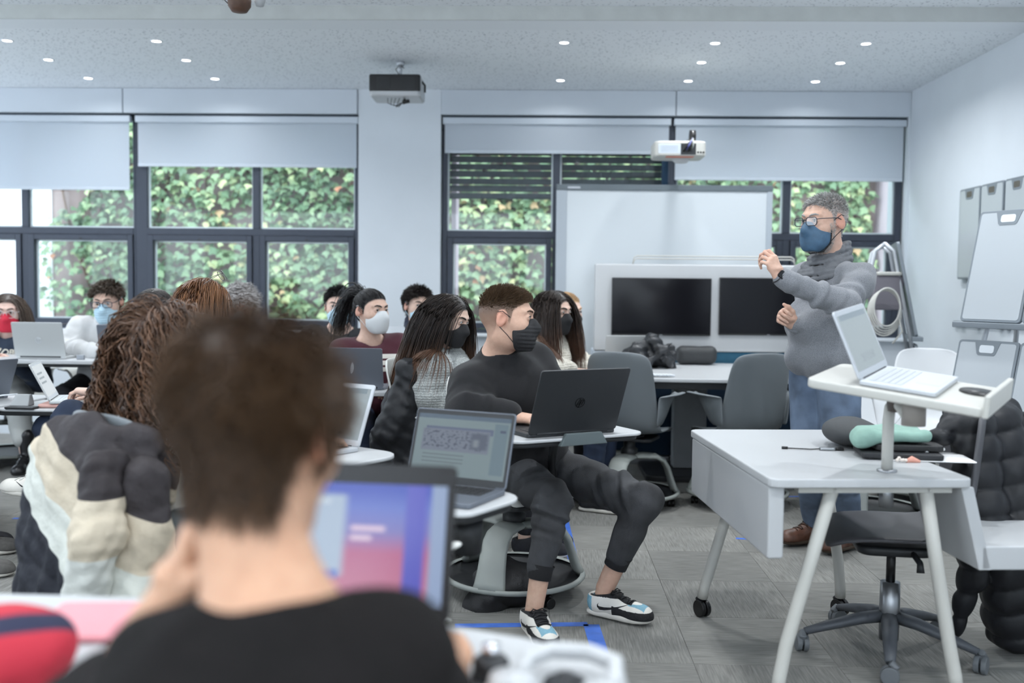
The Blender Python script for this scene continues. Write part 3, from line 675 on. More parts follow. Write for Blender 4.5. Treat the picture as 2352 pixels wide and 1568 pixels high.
def laptop(loc, yaw, label, w=.34, d=.235, open_=110, body=None, screen='dark', estr=.8, logo=None, logom=None, keys=None, bez=.012, roll=None, M=None, lidback=None, rim=None, btop=.016):
    """user sits behind the laptop looking along yaw; the hinge is on the far side"""
    body = body or M_ALU; fr = frame(yaw); r = thing('laptop', loc, label, 'laptop')
    r.matrix_world = M if M is not None else Matrix.Translation(Vector(loc)) @ fr.to_4x4()
    MB().prism(rrect(w, d, .012, cx=0, cy=-d / 2), 0.001, .015).build('base', body, r, bevel=.003)
    k = MB()
    for i in range(5):
        for j in range(13): k.cbox((-w * .42 + w * .84 * (j + .5) / 13, -.03 - i * .019, .0157), (w * .84 / 13 - .003, .016, .0016))
    k.build('keyboard', keys or M_KEY, r)
    MB().prism(rrect(.105, .065, .004, cx=0, cy=-d + .045), .0151, .0155).build('touchpad', body, r)
    a = math.radians(open_ - 90); T = Matrix.Translation((0, -.002, .014)) @ Matrix.Rotation(-a, 4, 'X')   # lid upright in local xz
    L = Matrix(((1, 0, 0, 0), (0, 0, -1, 0), (0, 1, 0, 0), (0, 0, 0, 1)))                                    # xy outline -> x z
    h = d * .985
    lid = MB().prism(rrect(w, h, .010, cx=0, cy=h / 2), -.0035, .0035, T @ L).build('lid', lidback or body, r, bevel=.002)
    MB().prism(rrect(w - .006, h - .006, .008, cx=0, cy=h / 2), .0036, .0041, T @ L).build('bezel', rim or M_BLACKPL, lid)
    x = w / 2 - bez; q = [T @ L @ Vector(p) for p in ((-x, .022, .0044), (x, .022, .0044), (x, h - btop, .0044), (-x, h - btop, .0044))]
    uvquad('screen', q, screen if not isinstance(screen, str) else screen_mat('screen_' + screen, screen, estr), lid)
    MB().tube([(-w * .4, -.002, .013), (w * .4, -.002, .013)], .006, 8).build('hinge', M_DARK, r, True)
    if logo:
        B = T @ Matrix(((-1, 0, 0, 0), (0, 0, 1, .0037), (0, 1, 0, h * .48), (0, 0, 0, 1))); logo(lid, B, logom or M_METAL)
    return r
M_CHARLID = mat('charcoal_lid', C8(50, 52, 55), .45, metal=.3); M_SILVER = mat('silver_lid', C8(196, 199, 199), .4, metal=.25); M_SPACE = mat('space_grey_lid', C8(112, 118, 128), .4, metal=.5)
# ------------------------------------------------------------------ seats of the people and the empty ones
MAN_CH = (-.10, 4.20)
node_chair((MAN_CH[0], MAN_CH[1], 0), 138, 'pale swivel classroom chair under the young man in the black sweatshirt', M_PALESHELL, M_BASEGREY)
node_chair((P(1447, 900, 6.0).x, 5.98, 0), 22, 'empty dark grey shell chair directly behind the black laptop lid', M_GREYSHELL, M_BASEGREY)
node_chair((P(1700, 900, 6.0).x, 6.02, 0), -20, 'empty dark grey shell chair between the standing man and the grey table column', M_GREYSHELL, M_BASEGREY)
# man's tablet desk: its own post comes from the chair
def man_tablet():
    c = P(1284, 989, 3.70); z = c.z
    r = thing('tablet_desk', (c.x, c.y, 0), 'white swing tablet carrying the black laptop of the seated man', 'tablet desk', -math.radians(150))
    MB().prism(rrect(.56, .33, [.05, .05, .11, .11]), z - .012, z).build('tablet', M_WHITE, r, bevel=.004)
    MB().prism(rrect(.54, .30, [.05, .05, .10, .10]), z - .030, z - .0125).build('underside', M_DARK, r, bevel=.006)
    b = MB(); b.add([(-.10, .155, z - .028), (.10, .155, z - .028), (.075, .160, z + .016), (-.075, .160, z + .016), (-.10, .178, z - .028), (.10, .178, z - .028), (.075, .176, z + .016), (-.075, .176, z + .016)], [(0, 1, 2, 3), (7, 6, 5, 4), (0, 4, 5, 1), (1, 5, 6, 2), (2, 6, 7, 3), (3, 7, 4, 0)])
    b.build('device_stop', mat('slate_rubber', C8(86, 96, 98), .7), r, bevel=.003)
    MB().tube([(0, 0, z - .03), (-.04, -.10, z - .06), (-.12, -.25, z - .16), (-.20, -.36, .42), (-.16, -.42, .40)], .017, 10).build('arm', M_DARK, r, True)
    return z, c
TZ, TC = man_tablet()
fr = frame(150); lp = TC + fr.col[1] * .12 + fr.col[0] * .015; lp.z = TZ
laptop(lp, 150, 'large open black laptop on the tablet in front of the seated man', .372, .255, 112, M_CHARLID, 'dark', .3, logo_hp, mat('dark_chrome', C8(24, 25, 27), .2, metal=.8), M_KEY, lidback=M_CHARLID)
# bag in the dish of the man's chair and on the floor
def bag_shape(label, name, prims, m, base, cat, disp=.008, h=.008, seed=1, extra=None, freq=30):
    f = Field(h)
    for q in prims:
        if q[0] == 'e': f.ell(q[1], q[2], k=.04)
        elif q[0] == 'b': f.box(q[1], q[2], rad=q[3], k=.03)
        else: f.cone(q[1], q[2], q[3], q[4], k=.03)
    f.disp.append(wave(seed, freq, disp, 6)); f.disp.append(wave(seed + 5, freq * 2.6, disp * .4, 6))
    V, Q = f.mesh(); V = smooth_mesh(V, Q, 1, .4); r = thing(name, base, label, cat); link(name + '_body', qmesh(name + '_body', V - np.array(base), Q), m, r); return r
M_NYLON = mat('black_nylon', (.012, .012, .014), .6, var=.2, scale=40, bump=.15, bscale=200)
c = Vector((MAN_CH[0], MAN_CH[1], 0)); bb = P(1165, 1375, 4.02); 
r = bag_shape('black backpack stuffed in the dish under the seated man', 'backpack', [('e', bb + Vector((0, .02, .05)), (.15, .12, .10)), ('e', bb + Vector((-.09, 0, -.02)), (.10, .10, .07))], M_NYLON, (bb.x, bb.y, bb.z - .07), 'bag', .010)
MB().tube([(-.12, -.10, .02), (-.14, -.16, -.06), (-.06, -.2, -.085), (.05, -.18, -.085), (.10, -.12, -.02)], .014, 8, flat=.4).build('strap', M_NYLON, r, True)
# chair with tablet in front of the viewer holding the document laptop
t1 = P(1075, 1140, 2.80)
cx = t1 - frame(28).col[1] * .42; 
node_chair((cx.x - .10, cx.y + .0, 0), 28, 'pale classroom chair carrying the tablet with the document laptop', M_PALESHELL, M_BASEGREY, tablet=(-.06, .44, 4, t1.z), cup=(.17, .0))
laptop((t1.x - .045, t1.y + .10, t1.z), 24, 'open laptop showing a document page, on a tablet beside the seated man', .335, .225, 108, M_SPACE, 'doc', .30, None, keys=M_KEY, rim=M_DARK)
t2 = P(720, 1035, 3.35)
tb = thing('tablet_desk', (t2.x, t2.y, 0), 'white swing tablet under the pale screen laptop of the curly woman', 'tablet desk', -math.radians(36))
MB().prism(rrect(.56, .33, [.10, .10, .05, .05]), t2.z - .013, t2.z).build('tablet', M_WHITE, tb, bevel=.004); MB().prism(rrect(.53, .30, .05), t2.z - .034, t2.z - .0135).build('underside', M_DARK, tb, bevel=.005)
MB().tube([(.05, 0, t2.z - .03), (.22, -.1, t2.z - .1), (.30, -.25, .45), (.25, -.36, .40)], .017, 10).build('arm', M_DARK, tb, True)
laptop((t2.x + .02, t2.y + .09, t2.z), 33, 'open laptop with pale screen half hidden by the dark brown foreground head', .33, .225, 112, M_ALU, 'grey', .5, None, rim=M_ALU)
# ------------------------------------------------------------------ large white table with the empty chairs
def superell(a, b, n=48, e=3.2): return [(a * math.copysign(abs(math.cos(t)) ** (2 / e), math.cos(t)), b * math.copysign(abs(math.sin(t)) ** (2 / e), math.sin(t))) for t in np.linspace(0, 2 * PI, n + 1)[:-1]]
TB = thing('group_table', (1.08, 6.70, 0), 'large white table with rounded corners behind the two empty grey chairs', 'table')
MB().prism(superell(.92, .66), .735, .76).build('tabletop', M_WHITE, TB, bevel=.006)
MB().prism(superell(.86, .60), .690, .734).build('apron', M_DARK, TB)
MB().box((-.13, .30, .04), (.10, .44, .69)).build('column', mat('column_grey', C8(150, 154, 158), .5), TB, bevel=.01)
for x in (0,): MB().prism(rrect(.7, .62, .06, cx=x, cy=.3), .0, .04).build('foot', M_DARK, TB, bevel=.008)
# media wall: white panel with two screens on a teal base
tv = thing('media_wall', (1.18, 7.42, 0), 'white media panel carrying two black screens behind the group table', 'media wall')
MB().box((-.78, -.03, .84), (.90, .05, 1.485)).build('panel', M_WHITE, tv, bevel=.012)
MB().box((-.78, .0, .06), (.90, .40, .70)).build('base_cabinet', M_NAVY, tv, bevel=.01)
MB().box((-.30, -.02, .70), (.90, .38, .84)).build('teal_shelf', M_TEAL, tv, bevel=.01)
MB().box((-.78, -.02, .70), (-.30, .38, .84)).build('grey_shelf', M_CASS, tv, bevel=.01)
MB().box((-.82, -.06, 0), (.94, .42, .06)).build('plinth', M_METAL, tv, bevel=.005)
for x0, x1 in ((1405, 1633), (1652, 1880)):
    a, c = P(x0, 700, 7.37), P(x1, 700, 7.37); z1, z0 = P(x0, 637, 7.37).z, P(x0, 769, 7.37).z
    t = MB().box((a.x - 1.18, -.062, z0), (c.x - 1.18, -.031, z1)).build('display', M_BLACKPL, tv, bevel=.004)
    MB().box((a.x - 1.18 + .006, -.0632, z0 + .012), (c.x - 1.18 - .006, -.0622, z1 - .006)).build('display_glass', mat('black_screen_glass', (.006, .006, .008), .12, spec=.2), t)
    MB().box(((a.x + c.x) / 2 - 1.19, -.064, z0 + .003), ((a.x + c.x) / 2 - 1.17, -.0625, z0 + .008)).build('status_mark', M_METAL, t)
for z in (1.525, 1.545): MB().tube([(-.50, -.02, 1.485), (-.49, -.02, z - .012), (-.47, -.02, z), (.66, -.02, z), (.68, -.02, z - .012), (.69, -.02, 1.485)], .005, 8).build('guard_rail', M_CREAMTUBE, tv, True)
# interactive whiteboard on its stand in front of the windows
wbx0, wbx1 = P(1276, 600, 8.02).x, P(1771, 600, 8.02).x; wz1 = P(1500, 428, 8.02).z
wbd = thing('interactive_whiteboard', ((wbx0 + wbx1) / 2, 8.04, 0), 'big interactive whiteboard with grey frame behind the media panel', 'whiteboard')
w = (wbx1 - wbx0) / 2
MB().box((-w, -.02, .62), (w, .03, wz1)).build('board', mat('board_face', C8(206, 212, 216), .22), wbd, bevel=.004)
for a, c in (((-w, -.03, .62), (-w + .085, .032, wz1)), ((w - .045, -.03, .62), (w, .032, wz1))): MB().box(a, c).build('side_rail', mat('board_rail', C8(172, 180, 188), .4), wbd, bevel=.004)
MB().box((-w, -.034, wz1 - .035), (w, .036, wz1 + .012)).build('top_rail', mat('top_rail_grey', C8(96, 106, 112), .4), wbd, bevel=.004)
MB().box((-w + .09, -.036, wz1 - .022), (-w + .19, -.0345, wz1 - .006)).build('brand_strip', M_METAL, wbd)
for x in (-.6, .6): MB().box((x - .03, .0, 0), (x + .03, .05, .62)).build('post', M_METAL, wbd)
for x in (-.6, .6): MB().box((x - .04, -.25, 0), (x + .04, .25, .03)).build('foot', M_METAL, wbd)
# short throw projector on the wall boom
pc = P(1557, 347, 7.45)
sp = thing('boom_projector', pc, 'cream short throw projector on a boom above the interactive whiteboard', 'projector')
MB().prism(rrect(.375, .30, .05), -.055, .055).build('housing', M_CREAMTUBE, sp, bevel=.014, segs=3)
MB().box((-.16, -.1515, -.035), (.03, -.149, .03)).build('vent_panel', M_CASS, sp)
for k in range(7): MB().box((-.145, -.1535, -.022 + k * .007), (-.02, -.1512, -.0195 + k * .007)).build('vent_slot', M_CASS, sp)
MB().box((.00, -.153, -.045), (.11, -.149, .035)).build('connector_bay', M_DARK, sp)
for k in range(3): MB().lathe([(0, -.002), (.007, -.002), (.007, .003)], 12, axis='y', c=(.125 + .02 * k, -.151, -.028)).build('jack', M_BLACKPL, sp)
for k in range(4): MB().tube([(.02 + k * .02, -.155, -.02 + .01 * (k % 2)), (.04 + k * .015, -.19, .02), (.09, -.12, .075), (.10, .0, .10)], .006, 6).build('cable', (M_BLACKPL, mat('violet_cable', C8(96, 100, 160), .5), M_DARK, M_BASEGREY)[k], sp, True)
MB().lathe([(.0, -.085), (.045, -.08), (.065, -.062), (.068, -.054)], 20, c=(.03, .05, 0)).build('mirror_dome', M_WHITE, sp, True)
MB().box((-.10, -.14, -.0575), (.10, -.06, -.0548)).build('warning_strip', mat('orange_strip', C8(214, 132, 110), .6), sp)
MB().tube([(.10, -.04, .055), (.10, .10, .085), (.06, .50, .09), (.02, .85, .09)], .022, 10).build('boom', M_METAL, sp, True)
MB().lathe([(0, -.02), (.045, -.02), (.045, .02), (0, .02)], 20, axis='x', c=(.10, -.03, .105)).build('cable_drum', M_BLACKPL, sp, True)
MB().box((-.02, .78, -.32), (.03, .83, .12)).build('wall_bracket', M_NAVY, sp)
# ceiling projector
pc = P(913, 200, 7.40)
cp = thing('ceiling_projector', pc, 'white ceiling projector with black front grille hanging in front of the pillar', 'projector')
MB().prism(rrect(.375, .30, .03), -.095, .065).build('housing', M_WHITE, cp, bevel=.02, segs=3)
MB().prism(rrect(.372, .10, .02, cy=-.105), -.060, .064).build('front_grille', M_BLACKPL, cp, bevel=.012)
for k in range(10):
    for x0, x1 in ((-.13, -.03), (.04, .145)): MB().box((x0, -.158, -.04 + k * .009), (x1, -.1545, -.0355 + k * .009)).build('grille_slat', M_DARK, cp)
zc = CZ - pc.z
MB().lathe([(.035, .065), (.035, .075), (.014, .08), (.014, zc - .03), (.03, zc - .03), (.03, zc)], 14, c=(.02, 0, 0)).build('mount_pole', M_ALU, cp, True)
MB().box((-.05, -.06, .064), (.09, .06, .078)).build('mount_plate', M_DARK, cp)
for k in range(4): MB().tube([(-.06 + .03 * k, -.08, -.09), (-.06 + .02 * k, -.07, -.13 - .01 * k), (.02, -.06, -.155 + .008 * k), (.05 + .01 * k, -.07, -.12), (.06, -.06, -.09)], .0025, 6).build('loose_cable', M_BLACKPL, cp, True)
MB().tube([(.05, -.08, -.125), (.10, -.08, -.115)], [.016, .012], 8).build('cable_plug', M_BLACKPL, cp, True)
MB().tube([(.185, -.05, .03), (.21, -.06, .0), (.21, -.06, -.05)], .008, 8).build('side_cable', M_BLACKPL, cp, True)
MB().tube([(.02, 0, .08), (-.01, -.03, .12), (.02, -.02, .16), (.05, -.01, zc - .05)], .003, 6).build('power_cable', M_BLACKPL, cp, True)
# pendant device cut by the top of the frame
q = P(550, 8, 5.2); pd = thing('hanging_speaker', q, 'brown leather wrapped device hanging from the ceiling at the top of the picture', 'ceiling device')
b = MB(); b.lathe([(0, -.045), (.040, -.042), (.058, -.015), (.060, .02), (.05, .05)], 20); b.build('wrap', mat('brown_leather_wrap', C8(96, 70, 56), .6, var=.2, scale=30), pd, True)
MB().tube([(0, 0, .05), (0, 0, CZ2 - q.z)], .012, 10).build('stem', M_WHITE, pd, True); MB().tube([(-.05, 0, -.01), (-.09, 0, .03), (-.11, 0, CZ2 - q.z)], .003, 6).build('cable', M_BLACKPL, pd, True)
MB().lathe([(.0, -.03), (.02, -.028), (.03, .0), (.03, CZ2 - q.z)], 16, c=(.10, .02, .02)).build('sensor', M_WHITE, pd, True)
# ------------------------------------------------------------------ white rolling desk at the right
DA, DB, DC = PZ(1770, 1100, .74), PZ(2240, 1100, .74), PZ(1672, 988, .74)
du = (DB - DA); dw = du.length; du.normalize(); dyaw = math.atan2(du.y, du.x); dl = (DC - DA).length * 1.02
dk = thing('rolling_desk', (DA.x, DA.y, 0), 'white rolling desk with splayed tube legs in front of the task chair', 'desk', dyaw)
MB().prism(rrect(dw, dl, .035, cx=dw / 2, cy=dl / 2), .712, .74).build('desktop', M_WHITE, dk, bevel=.005)
MB().box((.005, .03, .49), (.055, dl - .03, .711)).build('modesty_panel', M_WHITE, dk, bevel=.008)
for y, s in ((.06, 1), (dl - .10, -1)):
    for x0, x1 in ((.215, .055), (dw - .125, dw - .02)):
        b = MB(); xo = x1 - (x0 - x1) * .15
        b.tube([(x0, y, .715), (x0 + (x1 - x0) * .45, y, .45), (x0 + (x1 - x0) * .85, y - s * .005, .22), (x1, y - s * .02, .12), (x1 + (x1 - x0) * .04, y - s * .025, .075)], .021, 14); b.build('leg', M_CREAMTUBE, dk, True)
        caster(dk, x1 + (x1 - x0) * .04, y - s * .025, .034, .4, M_BLACKPL)
MB().box((.10, .04, .690), (dw - .05, .08, .712)).build('cross_bar', M_CREAMTUBE, dk); MB().box((.10, dl - .12, .690), (dw - .05, dl - .08, .712)).build('cross_bar', M_CREAMTUBE, dk)
y0, y1 = .02, .36; x0 = dw - .012
b = MB(); b.add([(x0 - .02, y0, .7115), (x0 + .02, y0, .7115), (x0 + .085, y0, .455), (x0 + .045, y0, .455), (x0 - .02, y1, .7115), (x0 + .02, y1, .7115), (x0 + .085, y1, .455), (x0 + .045, y1, .455)], [(0, 3, 2, 1), (4, 5, 6, 7), (0, 1, 5, 4), (1, 2, 6, 5), (2, 3, 7, 6), (3, 0, 4, 7)])
b.build('slanted_panel', M_WHITE, dk, bevel=.004)
MB().box((x0 + .05, y0, .455), (x0 + .55, y1, .53)).build('side_tray', M_WHITE, dk, bevel=.006)
# raised laptop platform clamped to the desk
ka = PZ(2037, 1082, .74)
A_, B_, C_ = P(1850, 868, 2.98), P(2268, 940, 2.70), P(2312, 893, 2.98)
ux = (B_ - A_); tw = ux.length; ux.normalize(); vy = (C_ - B_); td = vy.length; nz_ = ux.cross(vy).normalized(); vy = nz_.cross(ux).normalized()
if nz_.z < 0: nz_ = -nz_
MT = Matrix((ux, vy, nz_)).transposed().to_4x4(); MT.translation = A_
pf = thing('laptop_platform', (ka.x, ka.y, .74), 'raised cream tray on a bent post clamped to the rolling desk', 'laptop stand')
MI = Matrix.Translation(-Vector((ka.x, ka.y, .74))) @ MT
MB().prism(rrect(tw, td, .03, cx=tw / 2, cy=td / 2), -.028, 0, MI).build('platform', M_CREAMTUBE, pf, bevel=.006)
MB().box((tw - .012, .0, -.028), (tw + .004, td, .035), MI).build('end_lip', M_CREAMTUBE, pf, bevel=.004)
cc = MI @ Vector((tw * .56, td * .4, -.028)); low = cc - Vector((0, 0, .085))
MB().tube([cc, low], .034, 16).build('swivel_post', mat('grey_swivel', C8(150, 144, 138), .5), pf, True)
MB().tube([(0, 0, -.03), (0, 0, .16), (.004, .0, .20), (.02, .004, .225), low + Vector((-.02, 0, .03)), low + Vector((0, 0, .05))], .0175, 14).build('bent_post', M_CREAMTUBE, pf, True)
MB().lathe([(.03, -.002), (.03, .006), (.02, .008)], 20).build('clamp_plate', M_METAL, pf, True); MB().lathe([(.022, -.11), (.022, -.03)], 16).build('clamp_screw', M_METAL, pf, True)
g = MI @ Vector((tw * .42, td * .75, -.03)); MB().lathe([(.035, -.075), (.045, 0)], 20, c=g).build('cup_holder', mat('brown_cup', C8(78, 70, 66), .6), pf, True)
g = MI @ Vector((tw * .87, td * .62, .001)); MB().lathe([(.052, 0), (.05, .004), (.0, .005)], 24, c=g, M=MI.to_3x3()).build('cup_well', M_BLACKPL, pf, True)
ML = MT @ Matrix.Translation((tw * .29, td * .52, .001)) @ Matrix.Rotation(math.radians(91), 4, 'Z')
laptop((0, 0, 0), 0, 'open silver laptop standing on the raised tray in front of the standing man', .30, .215, 118, M_ALU, 'grey', .55, None, keys=M_ALU, M=ML, rim=M_ALU)
# things on the desk
def on_desk(px, py, z=.74): return PZ(px, py, z)
q = on_desk(1955, 1030); r = bag_shape('dark grey soft case lying beside the mint pouch on the rolling desk', 'soft_case', [('e', q + Vector((.0, .05, .054)), (.085, .13, .048)), ('e', q + Vector((.06, .10, .045)), (.08, .10, .042))], mat('dark_grey_neoprene', C8(66, 68, 70), .8, bump=.1, bscale=200), (q.x, q.y, .741), 'case', .002, .006)
q = on_desk(2075, 1055); sk = frame(8)
def slab(name, loc, w, d, h, m, label, cat, yaw=0, bev=.004):
    o = MB().prism(rrect(w, d, .012), 0, h).build(name, m, None, bevel=bev); o.location = loc; o.rotation_euler = (0, 0, -math.radians(yaw)); return tag(o, label, cat)
slab('paper_sheet', q + Vector((.09, .05, .0012)), .28, .20, .003, mat('paper_white', C8(236, 236, 236), .7), 'white paper pad under the dark tablet on the rolling desk', 'paper', 6)
slab('tablet_case', q + Vector((.0, .06, .0055)), .26, .19, .018, mat('black_leatherette', (.02, .021, .024), .55), 'dark tablet case lying on the paper on the rolling desk', 'tablet', 8)
slab('notebook', q + Vector((.03, .08, .025)), .22, .15, .022, mat('black_cover', (.012, .012, .013), .5), 'black notebook on top of the dark tablet case', 'notebook', 4)
qq = q + Vector((-.03, .08, .048)); bag_shape('mint green cloth pouch folded on top of the black notebook', 'cloth_pouch', [('b', qq + Vector((.02, .01, .024)), (.115, .075, .022), .02), ('e', qq + Vector((-.09, -.01, .012)), (.04, .06, .034))], mat('mint_fabric', C8(138, 172, 160), .8, var=.1, scale=30), (qq.x, qq.y, .74 + .0485), 'pouch', .005, .005, 3)
slab('phone', q + Vector((.11, .035, .0245)), .03, .10, .008, mat('white_gadget', C8(224, 226, 226), .4), 'small white gadget on the dark tablet case', 'gadget', 60, .002)
qe = on_desk(2075, 1062); r = thing('key_ring', qe, 'pale pink key pendant with beads beside the clamp post', 'keys')
for k in range(5): MB().lathe([(0, -.006), (.005, -.004), (.006, 0), (.005, .004), (0, .006)], 10, c=(-.02 + k * .007, .004 * (k % 2), .008 + .006 * (k == 1))).build('bead', mat('pearl_bead', C8(236, 224, 214), .3), r, True)
MB().tube([(.01, 0, .005), (.03, .01, .009), (.055, .0, .004)], [.006, .012, .004], 8).build('pendant', mat('coral_tassel', C8(222, 160, 142), .7), r, True)
qc = on_desk(1900, 1034); r = thing('usb_adapter', qc, 'usb adapter with a short black cable on the rolling desk', 'adapter')
MB().prism(rrect(.055, .024, .006, cx=0, cy=0), .001, .011).build('adapter_body', M_METAL, r, bevel=.003); MB().prism(rrect(.03, .02, .006, cx=.042, cy=0), .001, .010).build('plug', M_BLACKPL, r, bevel=.003)
MB().tube([(-.027, 0, .005), (-.06, -.004, .004), (-.10, .006, .004), (-.135, .014, .004)], .0022, 6).build('cable', M_BLACKPL, r, True); MB().tube([(-.135, .014, .005), (-.155, .018, .005)], .005, 6).build('connector', M_BLACKPL, r, True)
# ------------------------------------------------------------------ task chair behind the desk
TCX, TCY = PZ(2040, 1498, 0).x, PZ(2040, 1498, 0).y
tk = thing('task_chair', (TCX, TCY, 0), 'dark grey task chair with five star base and a black puffer coat on it', 'chair', math.radians(90 - 8))
mt = mat('charcoal_plastic', C8(82, 86, 92), .5)
for k in range(5):
    a = 2 * PI * k / 5 + .45; c, s_ = math.cos(a), math.sin(a)
    MB().tube([(c * .02, s_ * .02, .135), (c * .10, s_ * .10, .125), (c * .22, s_ * .22, .095), (c * .30, s_ * .30, .072)], [.030, .028, .023, .017], 10, flat=.75).build('base_arm', mt, tk, True)
    caster(tk, c * .31, s_ * .31, .031, a, mat('grey_caster', C8(108, 112, 116), .5))
MB().lathe([(.034, .05), (.036, .16), (.034, .26)], 18).build('gas_sleeve', M_METAL, tk, True); MB().lathe([(.016, .26), (.016, .385)], 14).build('gas_rod', M_BLACKPL, tk, True)
MB().prism(rrect(.22, .26, .05), .375, .41).build('mechanism', M_DARK, tk, bevel=.012); MB().tube([(-.10, -.05, .392), (-.17, -.06, .375), (-.18, -.06, .345)], [.010, .011, .014], 8).build('lever', M_DARK, tk, True)
V = []; Fc = []; Cc = [(.25, .43), (.20, .455), (.08, .452), (-.06, .445), (-.16, .452), (-.225, .50), (-.25, .58), (-.262, .68), (-.27, .78), (-.28, .86), (-.285, .885)]; Wc = [.17, .215, .23, .23, .22, .205, .205, .215, .215, .195, .15]; wq = [0, 0, 0, .0, .02, .04, .05, .055, .055, .05, .045]; zq = [-.02, -.005, .01, .015, .01, 0, 0, 0, 0, 0, 0]
for (y, z), w_, q1, q2 in zip(Cc, Wc, wq, zq):
    for i in range(11): u = -1 + .2 * i; V.append((w_ * u, y + q1 * u * u, z + q2 * u * u))
for i in range(len(Cc) - 1):
    for j in range(10): Fc.append((i * 11 + j, i * 11 + j + 1, (i + 1) * 11 + j + 1, (i + 1) * 11 + j))
s_ = obj('seat_shell', V, Fc, mat('charcoal_shell', C8(78, 78, 82), .55), tk, True); so = s_.modifiers.new('t', 'SOLIDIFY'); so.thickness = .02; so.offset = 0; s_.modifiers.new('s', 'SUBSURF').render_levels = 1
# ------------------------------------------------------------------ puffer coats
def puffer(label, base, prims, m, name='puffer_coat', quilt=.13, amp=.014, h=.008, seed=3, fold=.006, k=.03, sub=()):
    f = Field(h)
    for q in prims:
        if q[0] == 'e': f.ell(q[1], q[2], R=q[3] if len(q) > 3 else None, k=k)
        else: f.cone(q[1], q[2], q[3], q[4], k=k)
    for q in sub: f.ell(q[0], q[1], k=.02, op='s')
    ph = np.random.default_rng(seed).uniform(0, 6)
    if amp: f.disp.append(lambda p: amp * (np.abs(np.sin((p[:, 2] + .03 * np.sin(p[:, 0] * 9 + ph) + .02 * np.sin(p[:, 1] * 13)) * PI / quilt)) ** .6 - .7))
    f.disp.append(wave(seed, 36, fold, 6)); f.disp.append(wave(seed + 2, 95, fold * .45, 6))
    V, Q = f.mesh(); V = smooth_mesh(V, Q, 1, .4); r = thing(name, base, label, 'coat'); link('coat_shell', qmesh('coat_shell', V - np.array(base, dtype=np.float32), Q), m, r); return r
M_PUFF = mat('black_puffer_nylon', (.012, .013, .016), .5, bump=.12, bscale=40, spec=.35)
def pv(px, py, Y): return np.array(P(px, py, Y))
Y = TCY + .02
puffer('black quilted puffer coat hung over the back of the task chair', (TCX + .3, Y, .02), [
    ('c', pv(2160, 1000, Y - .12), pv(2215, 955, Y - .04), .040, .06), ('c', pv(2215, 950, Y), pv(2305, 950, Y + .05), .06, .055),
    ('c', pv(2235, 980, Y - .10), pv(2250, 1180, Y - .12), .07, .095), ('c', pv(2290, 980, Y - .02), pv(2320, 1180, Y - .05), .09, .11), ('c', pv(2330, 985, Y + .06), pv(2385, 1240, Y), .07, .09),
    ('c', pv(2250, 1180, Y - .12), pv(2235, 1330, Y - .06), .095, .045), ('c', pv(2310, 1180, Y - .04), pv(2325, 1440, Y + .0), .11, .095), ('c', pv(2370, 1200, Y), pv(2375, 1440, Y + .02), .09, .09), ('c', pv(2235, 1330, Y - .06), pv(2195, 1455, Y - .02), .045, .012)],
    M_PUFF, quilt=.095, amp=.015, fold=.005, h=.007, k=.02)
# ------------------------------------------------------------------ whiteboards on the right wall, easels
M_WBFACE = mat('whiteboard_face', C8(186, 192, 197), .25); M_WBRIM = mat('whiteboard_rim', C8(128, 136, 143), .45)
def small_board(par, M, w=.36, h=.64, handle=True, wall=False):
    """portable board standing in local x z, front towards -y"""
    L = M @ Matrix(((1, 0, 0, 0), (0, 0, -1, 0), (0, 1, 0, 0), (0, 0, 0, 1)))
    b = MB().prism(rrect(w, h, .02, cx=0, cy=h / 2), -.011, .009, L).build('rim', M_WBRIM, par, bevel=.003)
    MB().prism(rrect(w - .026, h - .026, .014, cx=0, cy=h / 2), .0092, .0102, L).build('writing_face', M_WBFACE, b)
    MB().prism([(-.075, h - .010), (.075, h - .010), (.055, h - .072), (.045, h - .080), (-.045, h - .080), (-.055, h - .072)], .0103, .0125, L).build('handle', M_WBRIM, b)
    MB().prism(rrect(.085, .040, .012, cx=0, cy=h - .046), .0126, .0132, L).build('handle_hole', mat('wall_hook', C8(96, 92, 84), .5) if wall else M_BEAD, b)
    return b
for k, (px, lab) in enumerate(((2231, 'portable whiteboard hung on the right wall nearest to the window'), (2282, 'middle one of the portable whiteboards hung on the right wall'), (2340, 'portable whiteboard hung on the right wall, furthest from the window'))):
    q = PX(px, 430, RX - .03); zt = 2.035
    r = thing('portable_whiteboard', (RX - .03, q.y, zt - .64), lab, 'whiteboard'); small_board(r, Matrix.Rotation(math.radians(-90), 4, 'Z'), .335, .64, wall=True)
